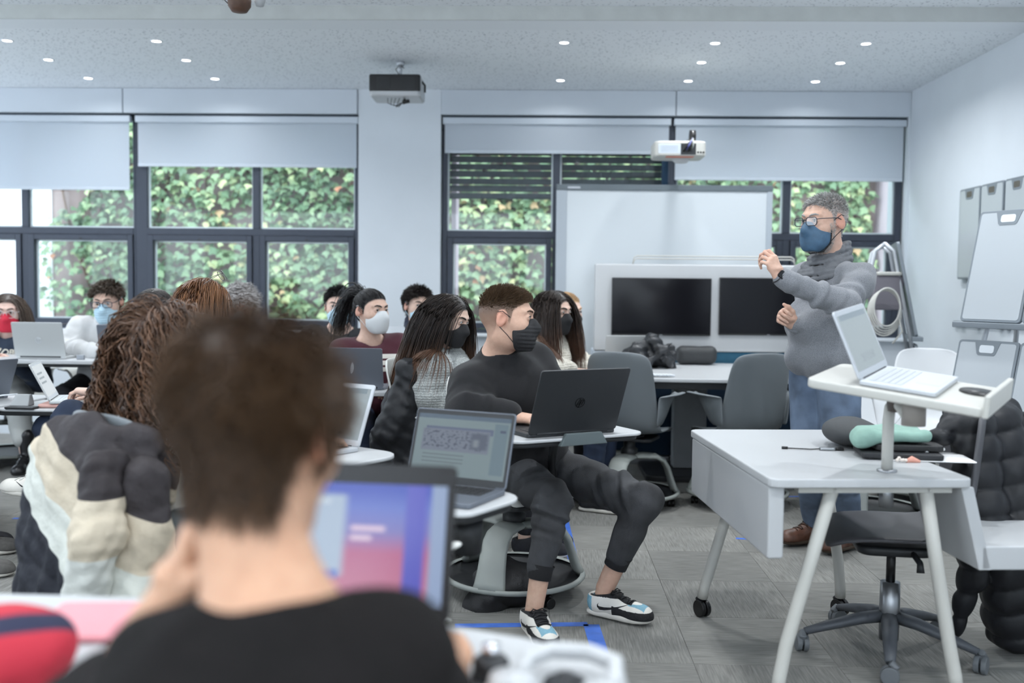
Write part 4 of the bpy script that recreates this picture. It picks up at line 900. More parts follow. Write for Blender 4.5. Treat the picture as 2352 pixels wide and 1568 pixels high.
# cable rail with clips under the boards
r = thing('wall_rail', (RX - .012, PX(2200, 742, RX).y, PX(2200, 742, RX).z), 'thin wall rail with grey clips below the hung whiteboards', 'rail')
MB().tube([(0, 0, 0), (0, -1.8, 0)], .006, 8).build('rod', M_METAL, r, True)
for y in (0, -.10, -.36, -.46, -.70, -.80, -1.1): MB().box((-.012, y - .03, -.018), (.01, y + .03, .018)).build('clip', M_WBRIM, r, bevel=.004)
def easel(base, yaw, label, scale=1.0, boards=2, w=.36, lean=14, low=True, rear=.36, topy=0.0, led=.62, bh=.64):
    r = thing('whiteboard_easel', base, label, 'easel', -math.radians(yaw)); s = scale; W = w * boards / 2 + .02
    top = 1.62 * s
    for g in (-1, 1):
        MB().tube([(g * (W - .04), -.36 * s, .05), (g * (W - .10), -.06 * s + topy, top * .97), (g * (W - .10), topy, top)], .014, 10).build('front_leg', M_ALU, r, True)
        MB().tube([(g * (W - .04), rear * s, .05), (g * (W - .10), .06 * s + topy, top * .97), (g * (W - .10), topy, top)], .014, 10).build('rear_leg', M_ALU, r, True)
        for y in (-.36, rear): caster(r, g * (W - .04), y * s, .024, 0)
    MB().tube([(-W + .1, topy, top), (W - .1, topy, top)], .014, 10).build('top_bar', M_ALU, r, True)
    la = math.radians(lean)
    for zb, nb in ((top * led, boards), (top * (led - .42), boards if low else 0)):
        yb = -.36 * s + (.30 * s) * (zb / (top * .97)) - .03
        if nb: MB().box((-W, yb - .05, zb - .03), (W, yb + .02, zb)).build('ledge', M_WBRIM, r, bevel=.004)
        for k in range(nb):
            small_board(r, Matrix.Translation(((k - (nb - 1) / 2) * w, yb - .012, zb + .001)) @ Matrix.Rotation(-la, 4, 'X'), w - .006, bh * s)
    return r
E1 = P(2030, 700, 6.9)
easel((E1.x, 6.95, 0), 285, 'white a frame easel with coiled cable standing behind the standing man', 1.0, 2, .26, 12)
easel((2.55, 5.10, 0), 62, 'grey easel with two tall writing boards against the right wall', .99, 2, .36, 13, rear=.16, topy=.14, led=.715, bh=.60)
# cable coil on the first easel
cq = P(2035, 705, 6.62); r = thing('cable_coil', cq, 'coil of white cable hanging on the a frame easel', 'cable')
for k in range(5): MB().tube([(.085 * math.cos(t) * (1 + .07 * k), .012 * k - .02, .125 * math.sin(t) * (1 + .05 * k) - .01 * k) for t in np.linspace(0, 2 * PI, 29)[:-1]], .006, 6, closed=True).build('loop', M_CREAMTUBE, r, True)
MB().tube([(.08, 0, -.05), (.11, 0, -.16), (.05, 0, -.24)], .006, 6).build('tail', M_CREAMTUBE, r, True)
cq = P(2040, 650, 6.75); r = thing('equipment_box', cq, 'grey equipment box resting inside the a frame easel', 'box'); MB().box((-.10, -.02, -.18), (.10, .10, .05)).build('box_body', mat('warm_grey_box', C8(120, 116, 124), .6), r, bevel=.01); MB().box((-.08, -.04, .05), (.08, .09, .075)).build('box_lid', M_CREAMTUBE, r, bevel=.008)
# seats and table at the far right
node_chair((2.42, 6.25, 0), 200, 'white shell chair beside the grey easel at the right wall', mat('white_shell', C8(226, 228, 230), .4), M_BASEGREY)
node_chair((1.86, 5.62, 0), 150, 'white shell chair standing behind the rolling desk next to the black coat', mat('white_shell', (0, 0, 0)), M_BASEGREY)
st = thing('side_table', (2.62, 4.28, 0), 'small white table behind the black puffer coat', 'table')
zt = .80
MB().prism(rrect(.6, .5, .04), zt - .025, zt).build('tabletop', M_WHITE, st, bevel=.005)
for x in (-.25, .25):
    for y in (-.20, .20): MB().tube([(x, y, 0), (x, y, zt - .025)], .018, 10).build('leg', M_CREAMTUBE, st, True)
# ------------------------------------------------------------------ objects on the group table
q = PZ(1490, 845, .76); M_JACK = mat('black_shiny_nylon', (.02, .022, .026), .35, var=.25, scale=20, spec=.5)
puffer('crumpled black jacket heaped on the group table behind the empty chair', (q.x, q.y, .77), [('e', pv(1490, 820, q.y) + (0, .05, 0), (.17, .12, .075)), ('c', pv(1445, 815, q.y - .02), pv(1500, 790, q.y + .02), .045, .06), ('c', pv(1500, 790, q.y), pv(1535, 825, q.y - .04), .06, .05), ('c', pv(1480, 840, q.y - .06), pv(1530, 800, q.y - .05), .035, .04), ('c', pv(1545, 845, q.y), pv(1535, 800, q.y + .05), .035, .035)], M_JACK, 'jacket', .05, .006, .006, 12, .013, .012)
q2 = PZ(1600, 838, .76); bag_shape('long dark grey equipment case on the group table beside the jacket', 'equipment_case', [('b', q2 + Vector((0, .04, .068)), (.145, .07, .066), .05)], mat('charcoal_case', C8(52, 54, 56), .6, bump=.15, bscale=150), (q2.x, q2.y, .7605), 'case', .002, .007)
q3 = PZ(1500, 866, .76); r = thing('rope_tassel', (q3.x, q3.y, .761), 'white knotted cord lying at the table edge beside the jacket', 'cord')
for k in range(9): MB().tube([(-.09 + .02 * k, .0 + .01 * (k % 3), .008), (-.06 + .02 * k, -.02 + .012 * (k % 2), .016), (-.03 + .02 * k, .01, .008)], .008, 6).build('strand', M_BEAD, r, True)
q4 = PZ(1352, 846, .76); r = thing('camera_device', (q4.x, q4.y, .761), 'small black round camera gadget beside the hand of the cream sweater girl', 'gadget'); MB().lathe([(.02, 0), (.034, .01), (.036, .04), (.02, .062), (0, .064)], 16).build('gadget_body', M_BLACKPL, r, True); MB().lathe([(.0, 0), (.015, 0), (.016, .012), (0, .014)], 14, axis='y', c=(0, -.048, .036)).build('gadget_lens', M_DARK, r, True)
q5 = P(1435, 800, 7.1); laptop((q5.x, 7.0, .762), 170, 'open silver laptop standing behind the crumpled jacket on the group table', .31, .21, 105, M_SILVER, 'dark', .3)
# ------------------------------------------------------------------ left side: long table and tablets
LT = thing('long_table', (-3.95, 6.63, 0), 'long white table in front of the man in the white hoodie', 'table')
LZ = .805
MB().prism(rrect(3.1, .66, .05), LZ - .028, LZ).build('tabletop', M_WHITE, LT, bevel=.006)
MB().prism(rrect(2.9, .56, .05), LZ - .05, LZ - .029).build('apron', M_DARK, LT)
for x in (-1.3, 0, 1.3): MB().box((x - .04, -.04, .03), (x + .04, .04, LZ - .05)).build('leg', M_CREAMTUBE, LT, bevel=.008); MB().box((x - .04, -.28, 0), (x + .04, .28, .03)).build('foot', M_CREAMTUBE, LT, bevel=.006)
q = P(97, 832, 6.42); laptop((q.x, 6.40, LZ), 180, 'open silver laptop with round emblem in front of the red mask girl', .335, .235, 103, M_SILVER, 'dark', .3, logo_hp, M_BEAD)
q = P(285, 830, 6.42); laptop((q.x, 6.40, LZ), 190, 'open grey laptop in front of the man in the white hoodie', .33, .22, 100, M_SPACE, 'dark', .3)
q = P(200, 826, 6.45); r = MB().box((-.025, -.01, 0), (.025, .01, .03)).build('table_socket', mat('socket_grey', C8(150, 156, 164), .5), None, bevel=.004); r.location = (q.x, 6.36, LZ + .0005); tag(r, 'small grey table socket between the two laptops on the long table', 'socket')
# tablet chair of the typing woman
tq = P(95, 935, 4.95); TLZ = tq.z
tb = thing('tablet_desk', (tq.x, tq.y, 0), 'white swing tablet with pink sleeve and white laptop on it', 'tablet desk')
MB().prism(rrect(.44, .42, [.05, .05, .10, .05], cx=.0, cy=.12), TLZ - .014, TLZ).build('tablet', M_WHITE, tb, bevel=.005); MB().prism(rrect(.41, .38, .05, cx=.0, cy=.12), TLZ - .036, TLZ - .0145).build('underside', M_DARK, tb, bevel=.006)
MB().tube([(.12, .15, TLZ - .04), (.30, .20, TLZ - .12), (.42, .20, .50), (.42, .1, .40)], .017, 10).build('arm', M_DARK, tb, True)
q = P(125, 912, 5.0); 
o = slab('laptop_sleeve', (q.x + .10, q.y + .06, TLZ + .0005), .33, .25, .020, mat('pink_neoprene', C8(222, 176, 166), .8, var=.04, scale=50), 'pink laptop sleeve under the white laptop', 'sleeve', -8, .009); MB().box((.13, -.130, .004), (.137, -.125, -.03 + .045)).build('zip_pull', M_METAL, o)
laptop((q.x - .03, q.y + .05, TLZ + .0215), -108, 'open white laptop on the pink sleeve with hands typing', .30, .21, 116, M_SILVER, 'pale', .7, None, keys=M_KEYW, rim=M_BEAD)
q = P(50, 928, 4.88); slab('phone', (q.x, q.y - .0, TLZ + .001), .15, .072, .010, M_DARK, 'dark phone lying at the edge of the swing tablet', 'phone', 4, .003)
q = P(42, 912, 4.98); r = thing('power_hub', (q.x, q.y + .03, TLZ + .001), 'grey wedge power hub with white cable on the swing tablet', 'power hub')
b = MB(); b.add([(-.05, -.03, 0), (.05, -.03, 0), (.05, .04, 0), (-.05, .04, 0), (-.035, .01, .055), (.04, .01, .055), (.04, .035, .055), (-.035, .035, .055)], [(3, 2, 1, 0), (4, 5, 6, 7), (0, 1, 5, 4), (1, 2, 6, 5), (2, 3, 7, 6), (3, 0, 4, 7)]); b.build('hub_body', mat('pale_grey_hub', C8(168, 172, 174), .5), r, bevel=.005)
MB().tube([(-.03, .02, .055), (-.10, .0, .05), (-.2, -.02, .03), (-.28, .0, .01)], .0045, 6).build('cable', M_BEAD, r, True)
# tablet and space grey laptop at the picture's left edge
tq2 = P(-20, 930, 5.1); t2z = TLZ + .01
node_chair((tq2.x - .40, tq2.y + .10, 0), 95, 'pale classroom chair of the person in navy trousers, with a tablet', M_PALESHELL, M_BASEGREY, tablet=(.02, .42, 0, t2z))
laptop((P(-45, 900, 5.1).x, tq2.y + .02, t2z), 114, 'space grey laptop seen from behind on a tablet beside the power hub', .31, .22, 112, M_SPACE, 'dark', .3, logo_apple, M_DARK)
# ------------------------------------------------------------------ laptop of the burgundy sweater girl on a small table
bq = P(850, 898, 5.10); BZ = bq.z
bt = thing('small_table', (bq.x - .05, 5.28, 0), 'white table carrying the grey laptop of the burgundy sweater girl', 'table')
MB().prism(rrect(.62, .42, .05), BZ - .024, BZ).build('tabletop', M_WHITE, bt, bevel=.005)
for x in (-.25, .25): MB().tube([(x, .1, 0), (x, .1, BZ - .024)], .018, 10).build('leg', M_METAL, bt, True); MB().box((x - .03, -.16, 0), (x + .03, .2, .025)).build('foot', M_METAL, bt, bevel=.005)
q = P(838, 888, 5.16); laptop((q.x - .065, 5.17, BZ), 186, 'grey laptop with feather emblem in front of the burgundy sweater girl', .33, .212, 99, M_SPACE, 'dark', .3, logo_feather, M_ALU)
# far laptop of the dark haired student by the window
ft = thing('small_table', (P(740, 800, 6.3).x - .15, 6.28, 0), 'white table between the long table and the pillar carrying a thin laptop', 'table')
MB().prism(rrect(1.3, .5, .05), .735, .76).build('tabletop', M_WHITE, ft, bevel=.005)
for x in (-.5, .5): MB().tube([(x, 0, 0), (x, 0, .735)], .02, 10).build('leg', M_METAL, ft, True); MB().box((x - .03, -.2, 0), (x + .03, .2, .025)).build('foot', M_METAL, ft, bevel=.005)
q = P(748, 800, 6.2); laptop((q.x, 6.13, .76), 180, 'thin dark laptop lid in front of the short haired student by the window', .33, .22, 100, M_CHARLID, 'dark', .3, rim=M_ALU)
q = P(1225, 820, 5.6); laptop((P(1235, 830, 5.9).x, 6.22, .762), 185, 'pale laptop lid in front of the cream sweater girl, half hidden by the seated man', .31, .2, 105, M_SILVER, 'dark', .3)
# ------------------------------------------------------------------ foreground table
FZ = .745
fg = thing('near_table', (-.62, 1.42, 0), 'white table in front of the person with dark brown hair', 'table')
MB().prism([(-1.3, -.36), (.56, -.36), (.75, -.22), (.75, .05), (.60, .14), (.2, .30), (-1.3, .33)], FZ - .026, FZ).build('tabletop', M_WHITE, fg, bevel=.006)
for x, y in ((-1.1, -.2), (-1.1, .2), (.4, -.2), (.4, .02)): MB().tube([(x, y, 0), (x, y, FZ - .026)], .02, 10).build('leg', M_METAL, fg, True)
lq = P(800, 1400, 1.58)
laptop((lq.x - .02, 1.60, FZ), 6, 'open laptop with blue and pink slide in front of the dark haired viewer', .37, .255, 106, M_BLACKPL, 'slide', .55, None, bez=.014, btop=.034)
q = PZ(-20, 1530, FZ + .05); puffer('red pouch with a navy stripe on the near table', (q.x, q.y, FZ + .006), [('e', np.array(q) + (-.02, .06, .0), (.10, .09, .060)), ('e', np.array(q) + (-.10, .0, .0), (.11, .09, .060))],
    None, 'pouch', .05, 0, .006, 7, .003)
rp = [o for o in bpy.data.objects if o.name.startswith('coat_shell')][-1]
mr = mat('red_cloth', C8(188, 44, 60), .8); nt, b_ = nodes(mr); tc = N(nt, 'TexCoord'); sx = N(nt, 'SeparateXYZ'); nt.links.new(tc.outputs['Object'], sx.inputs[0]); dq = N(nt, 'VectorMath'); dq.operation = 'DOT_PRODUCT'; dq.inputs[1].default_value = (-.45, .6, 1.0); nt.links.new(tc.outputs['Object'], dq.inputs[0]); ab = N(nt, 'Math', operation='SUBTRACT'); ab.inputs[1].default_value = .10; nt.links.new(dq.outputs['Value'], ab.inputs[0]); ac = N(nt, 'Math', operation='ABSOLUTE'); nt.links.new(ab.outputs[0], ac.inputs[0]); a1 = N(nt, 'MapRange'); a1.inputs[1].default_value = .024; a1.inputs[2].default_value = .018; nt.links.new(ac.outputs[0], a1.inputs[0])
mx = N(nt, 'MixRGB'); mx.inputs[1].default_value = (*C8(190, 44, 62), 1); mx.inputs[2].default_value = (*C8(34, 38, 66), 1); nt.links.new(a1.outputs[0], mx.inputs[0]); nt.links.new(mx.outputs[0], b_.inputs['Base Color']); rp.data.materials.clear(); rp.data.materials.append(mr); rp.name = 'pouch_body'; rp.parent['category'] = 'pouch'
q = PZ(215, 1445, FZ); slab('notebook', (q.x + .03, q.y + .02, FZ + .001), .24, .17, .012, mat('pink_cover', C8(226, 150, 158), .6), 'pink notebook lying beside the red pouch on the near table', 'notebook', -4)
q = PZ(1298, 1535, FZ + .03); hp = thing('headphones', (q.x, q.y, FZ + .001), 'white headphones lying at the corner of the near table', 'headphones', -.25)
MB().tube([(-.060, -.02, .020), (-.062, .03, .024), (-.035, .062, .030), (.02, .068, .030), (.062, .050, .026), (.070, .0, .020), (.064, -.05, .018)], .0125, 12).build('headband', M_WHITE, hp, True)
for x in (-.062, .066): MB().lathe([(0, .0), (.034, .0), (.036, .012), (.030, .032), (0, .036)], 20, c=(x, -.05, .0)).build('ear_cup', M_WHITE, hp, True)
MB().lathe([(.0, .0), (.032, .0), (.03, .012), (.012, .014), (.012, .022), (0, .024)], 20, c=(.0, .0, 0)).build('charging_puck', M_DARK, hp, True)
q = PZ(1128, 1530, FZ + .02); kb = thing('steel_flask', (q.x, q.y, FZ + .001), 'small dark flask with polished steel cap on the near table', 'flask')
MB().lathe([(.022, 0), (.026, .003), (.026, .028), (.02, .034)], 20).build('flask_body', M_DARK, kb, True); MB().lathe([(.012, .034), (.013, .05), (0, .054)], 20).build('flask_cap', mat('polished_steel', (.8, .8, .82), .08, metal=1), kb, True)
# ================================================================== people
def skin_mat(name, col, hair):
    if name in _M: return _M[name]
    m = mat(name, col, rough=0.5, sss=0.12, spec=0.35); nt, b = nodes(m)
    at = N(nt, 'Attribute'); at.attribute_name = 'hair'
    ar = N(nt, 'Attribute'); ar.attribute_name = 'flush'
    tc = N(nt, 'TexCoord'); nz = N(nt, 'TexNoise'); nz.inputs['Scale'].default_value = 60; nz.inputs['Detail'].default_value = 4
    nt.links.new(tc.outputs['Object'], nz.inputs['Vector'])
    r = N(nt, 'ValToRGB'); r.color_ramp.elements[0].position = 0.3; r.color_ramp.elements[1].position = 0.75
    r.color_ramp.elements[0].color = (col[0] * 0.93, col[1] * 0.88, col[2] * 0.86, 1); r.color_ramp.elements[1].color = (*[min(1, c * 1.05) for c in col], 1)
    nt.links.new(nz.outputs['Fac'], r.inputs[0])
    m1 = N(nt, 'MixRGB'); m1.inputs[2].default_value = (col[0] * 0.95, col[1] * 0.55, col[2] * 0.5, 1)
    nt.links.new(ar.outputs['Fac'], m1.inputs[0]); nt.links.new(r.outputs[0], m1.inputs[1])
    m2 = N(nt, 'MixRGB'); m2.inputs[2].default_value = (*hair, 1)
    nt.links.new(at.outputs['Fac'], m2.inputs[0]); nt.links.new(m1.outputs[0], m2.inputs[1]); nt.links.new(m2.outputs[0], b.inputs['Base Color'])
    return m
def hair_mat(name, dark, light, rough=0.42, tip=None):
    if name in _M: return _M[name]
    m = mat(name, dark, rough=rough, spec=0.45); nt, b = nodes(m)
    at = N(nt, 'Attribute'); at.attribute_name = 'shade'
    mx = N(nt, 'MixRGB'); mx.inputs[1].default_value = (*dark, 1); mx.inputs[2].default_value = (*light, 1)
    nt.links.new(at.outputs['Fac'], mx.inputs[0]); o = mx
    if tip:
        a2 = N(nt, 'Attribute'); a2.attribute_name = 'tip'; o = N(nt, 'MixRGB'); o.inputs[2].default_value = (*tip, 1)
        nt.links.new(a2.outputs['Fac'], o.inputs[0]); nt.links.new(mx.outputs[0], o.inputs[1])
    nt.links.new(o.outputs[0], b.inputs['Base Color'])
    return m
def eye_mat(iris):
    nm = 'eye_' + '_'.join('%d' % (c * 100) for c in iris)
    if nm in _M: return _M[nm]
    m = mat(nm, (0.75, 0.72, 0.70), rough=0.12); nt, b = nodes(m)
    at = N(nt, 'Attribute'); at.attribute_name = 'iris'
    r = N(nt, 'ValToRGB'); e = r.color_ramp.elements; e[0].position = 0.0; e[0].color = (0.01, 0.01, 0.01, 1); e[1].position = 1.0; e[1].color = (0.74, 0.70, 0.68, 1)
    for pos, c in ((0.32, (0.01, 0.01, 0.01)), (0.36, iris), (0.62, iris), (0.68, (0.7, 0.66, 0.64))): x = e.new(pos); x.color = (*c, 1)
    nt.links.new(at.outputs['Fac'], r.inputs[0]); nt.links.new(r.outputs[0], b.inputs['Base Color'])
    return m
HL_Y = [-.12, -.05, -.035, -.022, .004, .012, .022, .032, .048, .07, .085, .12]
HL_Z = [-.072, -.072, -.045, .022, .03, -.012, -.018, .03, .05, .066, .072, .075]
def hairline(p, shift=0.0, w=0.008):
    z = np.interp(p[:, 1], HL_Y, HL_Z) + shift
    m = sstep(p[:, 2] - z, -w, w)
    ear = sd_ell(p, _np((0.079, -.008, 0)), _np((.012, .024, .036))); ear2 = sd_ell(p, _np((-.079, -.008, 0)), _np((.012, .024, .036)))
    return m * (np.minimum(ear, ear2) > 0.001)
def vnormals(V, Q):
    n = np.cross(V[Q[:, 2]] - V[Q[:, 0]], V[Q[:, 3]] - V[Q[:, 1]]); o = np.zeros_like(V)
    for k in range(4): np.add.at(o, Q[:, k], n)
    return o / (np.linalg.norm(o, axis=1, keepdims=True) + 1e-12)
class Person:
    def __init__(s, label, hip, yaw, head, hrot, skin=(0.66, 0.44, 0.34), hair=(0.03, 0.02, 0.015), hs=1.0, fem=False, size=1.0, cyaw=None,
                 h=0.008, hh=0.003, neck=None, iris=(0.10, 0.05, 0.025), narrow=1.0, group=None):
        s.hip = Vector(hip); s.yaw = yaw; s.head = Vector(head); s.HR = frame(*hrot); s.hs = hs; s.fem = fem; s.size = size; s.h = h; s.hh = hh
        s.base = Vector((s.hip.x, s.hip.y, 0)); s.iris = iris; s.label = label; s.haircol = hair; s.iris = iris
        s.cyaw = yaw if cyaw is None else cyaw
        fr = frame(s.cyaw); sv, fv, _ = [fr.col[i] for i in range(3)]
        s.neck = Vector(neck) if neck else s.head - s.HR.col[2] * 0.135 * hs - Vector((0, 0, 0.02)) - fv * 0.02
        u = (s.neck - s.hip).normalized(); s.u = u
        s.s = (sv - u * sv.dot(u)).normalized(); s.f = u.cross(s.s).normalized()
        pf = frame(yaw); s.ps = pf.col[0]; s.pf = pf.col[1]
        w = (0.155 if fem else 0.178) * size * narrow
        s.sh = {k: s.neck + s.s * (w * sg) - u * 0.055 * size for k, sg in (('R', 1), ('L', -1))}
        s.skin = skin_mat('skin_' + '_'.join('%d' % (c * 100) for c in skin) + '_' + '_'.join('%d' % (c * 200) for c in hair), skin, hair)
        s.arms = {}; s.legs = {}; s.parts = []; s.hair_fn = hairline; s.ob = None; s.grp = group
    # local head coords <-> world
    def W(s, p): return s.head + s.HR @ (Vector(p) * s.hs)
    def WN(s, p): return np.asarray(p) * s.hs @ np.array(s.HR).T + np.array(s.head)
    def loc(s, p): return s.HR.transposed() @ (Vector(p) - s.head) / s.hs
    def arm(s, side, wrist, pole=None, l1=0.275, l2=0.25, hdir=None, palm=None, curl=None, elbow=None, hand=True, spread=0.0):
        a = s.sh[side]; wrist = Vector(wrist); l1 *= s.size; l2 *= s.size
        if elbow is None:
            d = wrist - a; L = d.length; L2 = min(L, (l1 + l2) * 0.985); dn = d.normalized(); wrist = a + dn * L2
            x = (l1 * l1 - l2 * l2 + L2 * L2) / (2 * L2); y = math.sqrt(max(l1 * l1 - x * x, 0))
            pole = Vector(pole) if pole else (s.s * (0.6 if side == 'R' else -0.6) - s.f * 0.3 - Vector((0, 0, 1)))
            q = (pole - dn * pole.dot(dn)).normalized(); elbow = a + dn * x + q * y
        s.arms[side] = dict(e=Vector(elbow), w=wrist, hdir=hdir, palm=palm, curl=curl or (18, 22, 15), hand=hand, spread=spread); return s
    def leg(s, side, ankle, knee=None, foot=None, pitch=0.0, l1=0.43, l2=0.42):
        sg = 1 if side == 'R' else -1
        h = s.hip + s.ps * sg * 0.088 * s.size; ankle = Vector(ankle); l1 *= s.size; l2 *= s.size
        if knee is None:
            d = ankle - h; L = min(d.length, (l1 + l2) * 0.99); dn = d.normalized()
            x = (l1 * l1 - l2 * l2 + L * L) / (2 * L); y = math.sqrt(max(l1 * l1 - x * x, 0)); pole = s.pf + Vector((0, 0, 0.8)) + s.ps * sg * 0.1
            q = (pole - dn * pole.dot(dn)).normalized(); knee = h + dn * x + q * y
        s.legs[side] = dict(h=h, k=Vector(knee), a=ankle, foot=s.yaw if foot is None else foot, pitch=pitch); return s
    def seated(s, footfwd=0.40, spread=0.10, kneez=None):
        for k, sg in (('R', 1), ('L', -1)):
            if k not in s.legs:
                an = s.hip + s.ps * sg * spread + s.pf * footfwd; an.z = 0.09; s.leg(k, an)
        return s
    # ---------------- the body: one mesh
    def body(s, limbs=True, name='person'):
        parts = []
        loc = s.loc; hs = s.hs; f = Field(s.hh / hs)
        f.ell((0, -.014, .028), (.076, .097, .088), k=.02)
        f.ell((0, .03, -.005), (.066, .062, .085), k=.03)
        f.ell((0, .03, -.068), (.054 if not s.fem else .049, .058, .046), k=.03)
        f.cone((-.018, .07, -.098), (.018, .07, -.098), .018, k=.03)
        for g in (-1, 1):
            f.ell((g * .043, .056, -.022), (.022, .024, .02), k=.03)
            f.cone((g * .012, .089, .031), (g * .046, .07, .033), .011 if not s.fem else .009, .008, k=.014)
        for g in (-1, 1): f.ell((g * .032, .097, .010), (.019, .015, .013), k=.014, op='s')
        for g in (-1, 1): f.ell((g * .031, .0785, .0105), (.0165, .0155, .0135), k=.006)
        f.cone((0, .084, .018), (0, .110, -.026), .0065, .0105, k=.014)
        for g in (-1, 1): f.ell((g * .011, .099, -.029), (.008, .010, .007), k=.008)
        f.cone((-.017, .0855, -.058), (.017, .0855, -.058), .007, k=.012); f.cone((-.014, .085, -.069), (.014, .085, -.069), .007, k=.01)
        for g in (-1, 1): f.ell((g * .031, .0985, .0105), (.0125, .009, .0048), k=.003, op='s')
        nk = loc(s.neck); shR, shL = loc(s.sh['R']), loc(s.sh['L']); S = 1 / hs
        f.cone((0, -.018, -.06), tuple(nk), (.054 if not s.fem else .046), (.060 if not s.fem else .052), k=.03)
        for q in (shR, shL): f.cone(tuple(nk + (q - nk) * 0.1), tuple(nk + (q - nk) * 0.75), .046, .040, k=.05)
        lo_c = loc(s.neck - s.u * 0.14 + s.f * .02); f.ell(tuple(lo_c), (.10, .07, .10), k=.06)
        for g in (-1, 1):
            Re = np.array(frame(0, 12, g * 8)) @ np.array(frame(g * -22))
            f.ell((g * .080, -.010, 0), (.0075, .019, .031), R=Re, k=.006)
            f.ell((g * .0885, -.003, .003), (.0075, .012, .020), R=Re, k=.003, op='s'); f.cone((g * .083, -.014, .004), (g * .082, -.008, -.020), .003, k=.003)
        V, Q = f.mesh(); V = smooth_mesh(V, Q, 1, 0.35)
        s.hV, s.hQ, s.hN = V.copy(), Q.copy(), vnormals(V, Q)
        hm = s.hair_fn(V) if s.hair_fn else np.zeros(len(V))
        flush = 0.5 * np.exp(-(sd_ell(V, _np((.08, -.01, 0)), _np((.012, .02, .03))) / .008).clip(0) ** 2) + 0.5 * np.exp(-(sd_ell(V, _np((-.08, -.01, 0)), _np((.012, .02, .03))) / .008).clip(0) ** 2) + 0.35 * np.exp(-((V - _np((0, .108, -.02))) ** 2).sum(1) / .0006)
        A = [(hm, flush)]; parts.append((s.WN(V), Q))
        if limbs:
            g = Field(0.016)
            up = Vector((0, 0, 1))
            g.ell(s.hip + up * .02, (.09, .085, .08), k=.04); g.cone(s.hip + s.u * .1, s.neck - s.u * .14, .085, .09, k=.05)
            for k, a in s.arms.items(): g.cone(s.sh[k], a['e'], .036, .032, k=.03); g.cone(a['e'], a['w'], .032, .024, k=.02)
            for k, l in s.legs.items(): g.cone(l['h'], l['k'], .062, .046, k=.03); g.cone(l['k'], l['a'] + Vector((0, 0, .02)), .044, .033, k=.02)
            v, q = g.mesh(); parts.append((v, q)); A.append((np.zeros(len(v)), np.zeros(len(v))))
            fa = Field(0.006)
            for k, l in s.legs.items(): fa.cone(l['k'] + (l['a'] - l['k']) * .6, l['a'], .04, .034, k=.02)
            if s.legs: v, q = fa.mesh(); parts.append((v, q)); A.append((np.zeros(len(v)), np.zeros(len(v))))
        for k, a in s.arms.items():
            if a['hand']:
                v, q, fl = s._hand(k, a); parts.append((v, q)); A.append((np.zeros(len(v)), fl))
        V, Q = merge(parts); V = V - np.array(s.base)
        me = qmesh(name, V, Q); attr(me, 'hair', np.concatenate([a[0] for a in A])); attr(me, 'flush', np.concatenate([a[1] for a in A]))
        s.ob = link(name, me, s.skin, None, False, s.base); tag(s.ob, s.label, 'person', s.grp)
        s._eyes(); return s.ob
    def _hand(s, side, a):
        d = (Vector(a['hdir']) if a['hdir'] else (a['w'] - a['e'])).normalized()
        n = Vector(a['palm']) if a['palm'] else Vector((0, 0, 1)); n = (n - d * n.dot(d)).normalized()      # back of the hand
        y = n.cross(d) * (1 if side == 'R' else -1)                                                        # towards the thumb
        if side == 'R': y = n.cross(d)
        else: y = d.cross(n)
        f = Field(0.0028); sc = 0.97 if not s.fem else 0.88
        o = np.array(a['w']); X, Y, Z = np.array(d), np.array(y), np.array(n)
        T = lambda p: o + (X * p[0] + Y * p[1] + Z * p[2]) * sc
        fo = np.array((a['e'] - a['w']).normalized()); f.cone(o + fo * .09, o + fo * .005, .031, .0255, k=.012)
        roots = [(.086, .027, 0), (.090, .008, .003), (.085, -.011, .002), (.076, -.029, -.003)]
        for i, r in enumerate(roots): f.cone(T((0, .014 - .01 * i, -.002)), T(r), .0155, .0112, k=.016)
        f.ell(T((.04, .0, -.006)), np.array((.035, .035, .014)) * sc, k=.015)
        L = [(.042, .026, .021), (.046, .029, .022), (.043, .027, .021), (.034, .020, .018)]
        c = a['curl']; cs = c if isinstance(c[0], (tuple, list)) else [c] * 4
        for i in range(4):
            p = np.array(roots[i]); ang = 0; sp = math.radians((1.5 - i) * (4 + a['spread']))
            rr = [.0098, .0088, .0078, .0066]
            if i == 3: rr = [x * 0.9 for x in rr]
            for j in range(3):
                ang += math.radians(cs[i][j]); dv = np.array((math.cos(ang) * math.cos(sp), math.cos(ang) * math.sin(sp), -math.sin(ang)))
                q = p + dv * L[i][j]; f.cone(T(p), T(q), rr[j] * sc, rr[j + 1] * sc, k=.004); p = q
        th = a.get('thumb') or [(.018, .024, -.008), (.046, .046, -.018), (.074, .058, -.024), (.096, .060, -.030)]
        for j in range(3): f.cone(T(th[j]), T(th[j + 1]), (.0145, .0115, .0098)[j] * sc, (.0115, .0098, .0078)[j] * sc, k=.010)
        V, Q = f.mesh()
        fl = 0.3 * sstep(((V - o) @ X) / sc, .09, .16)
        return V, Q, fl
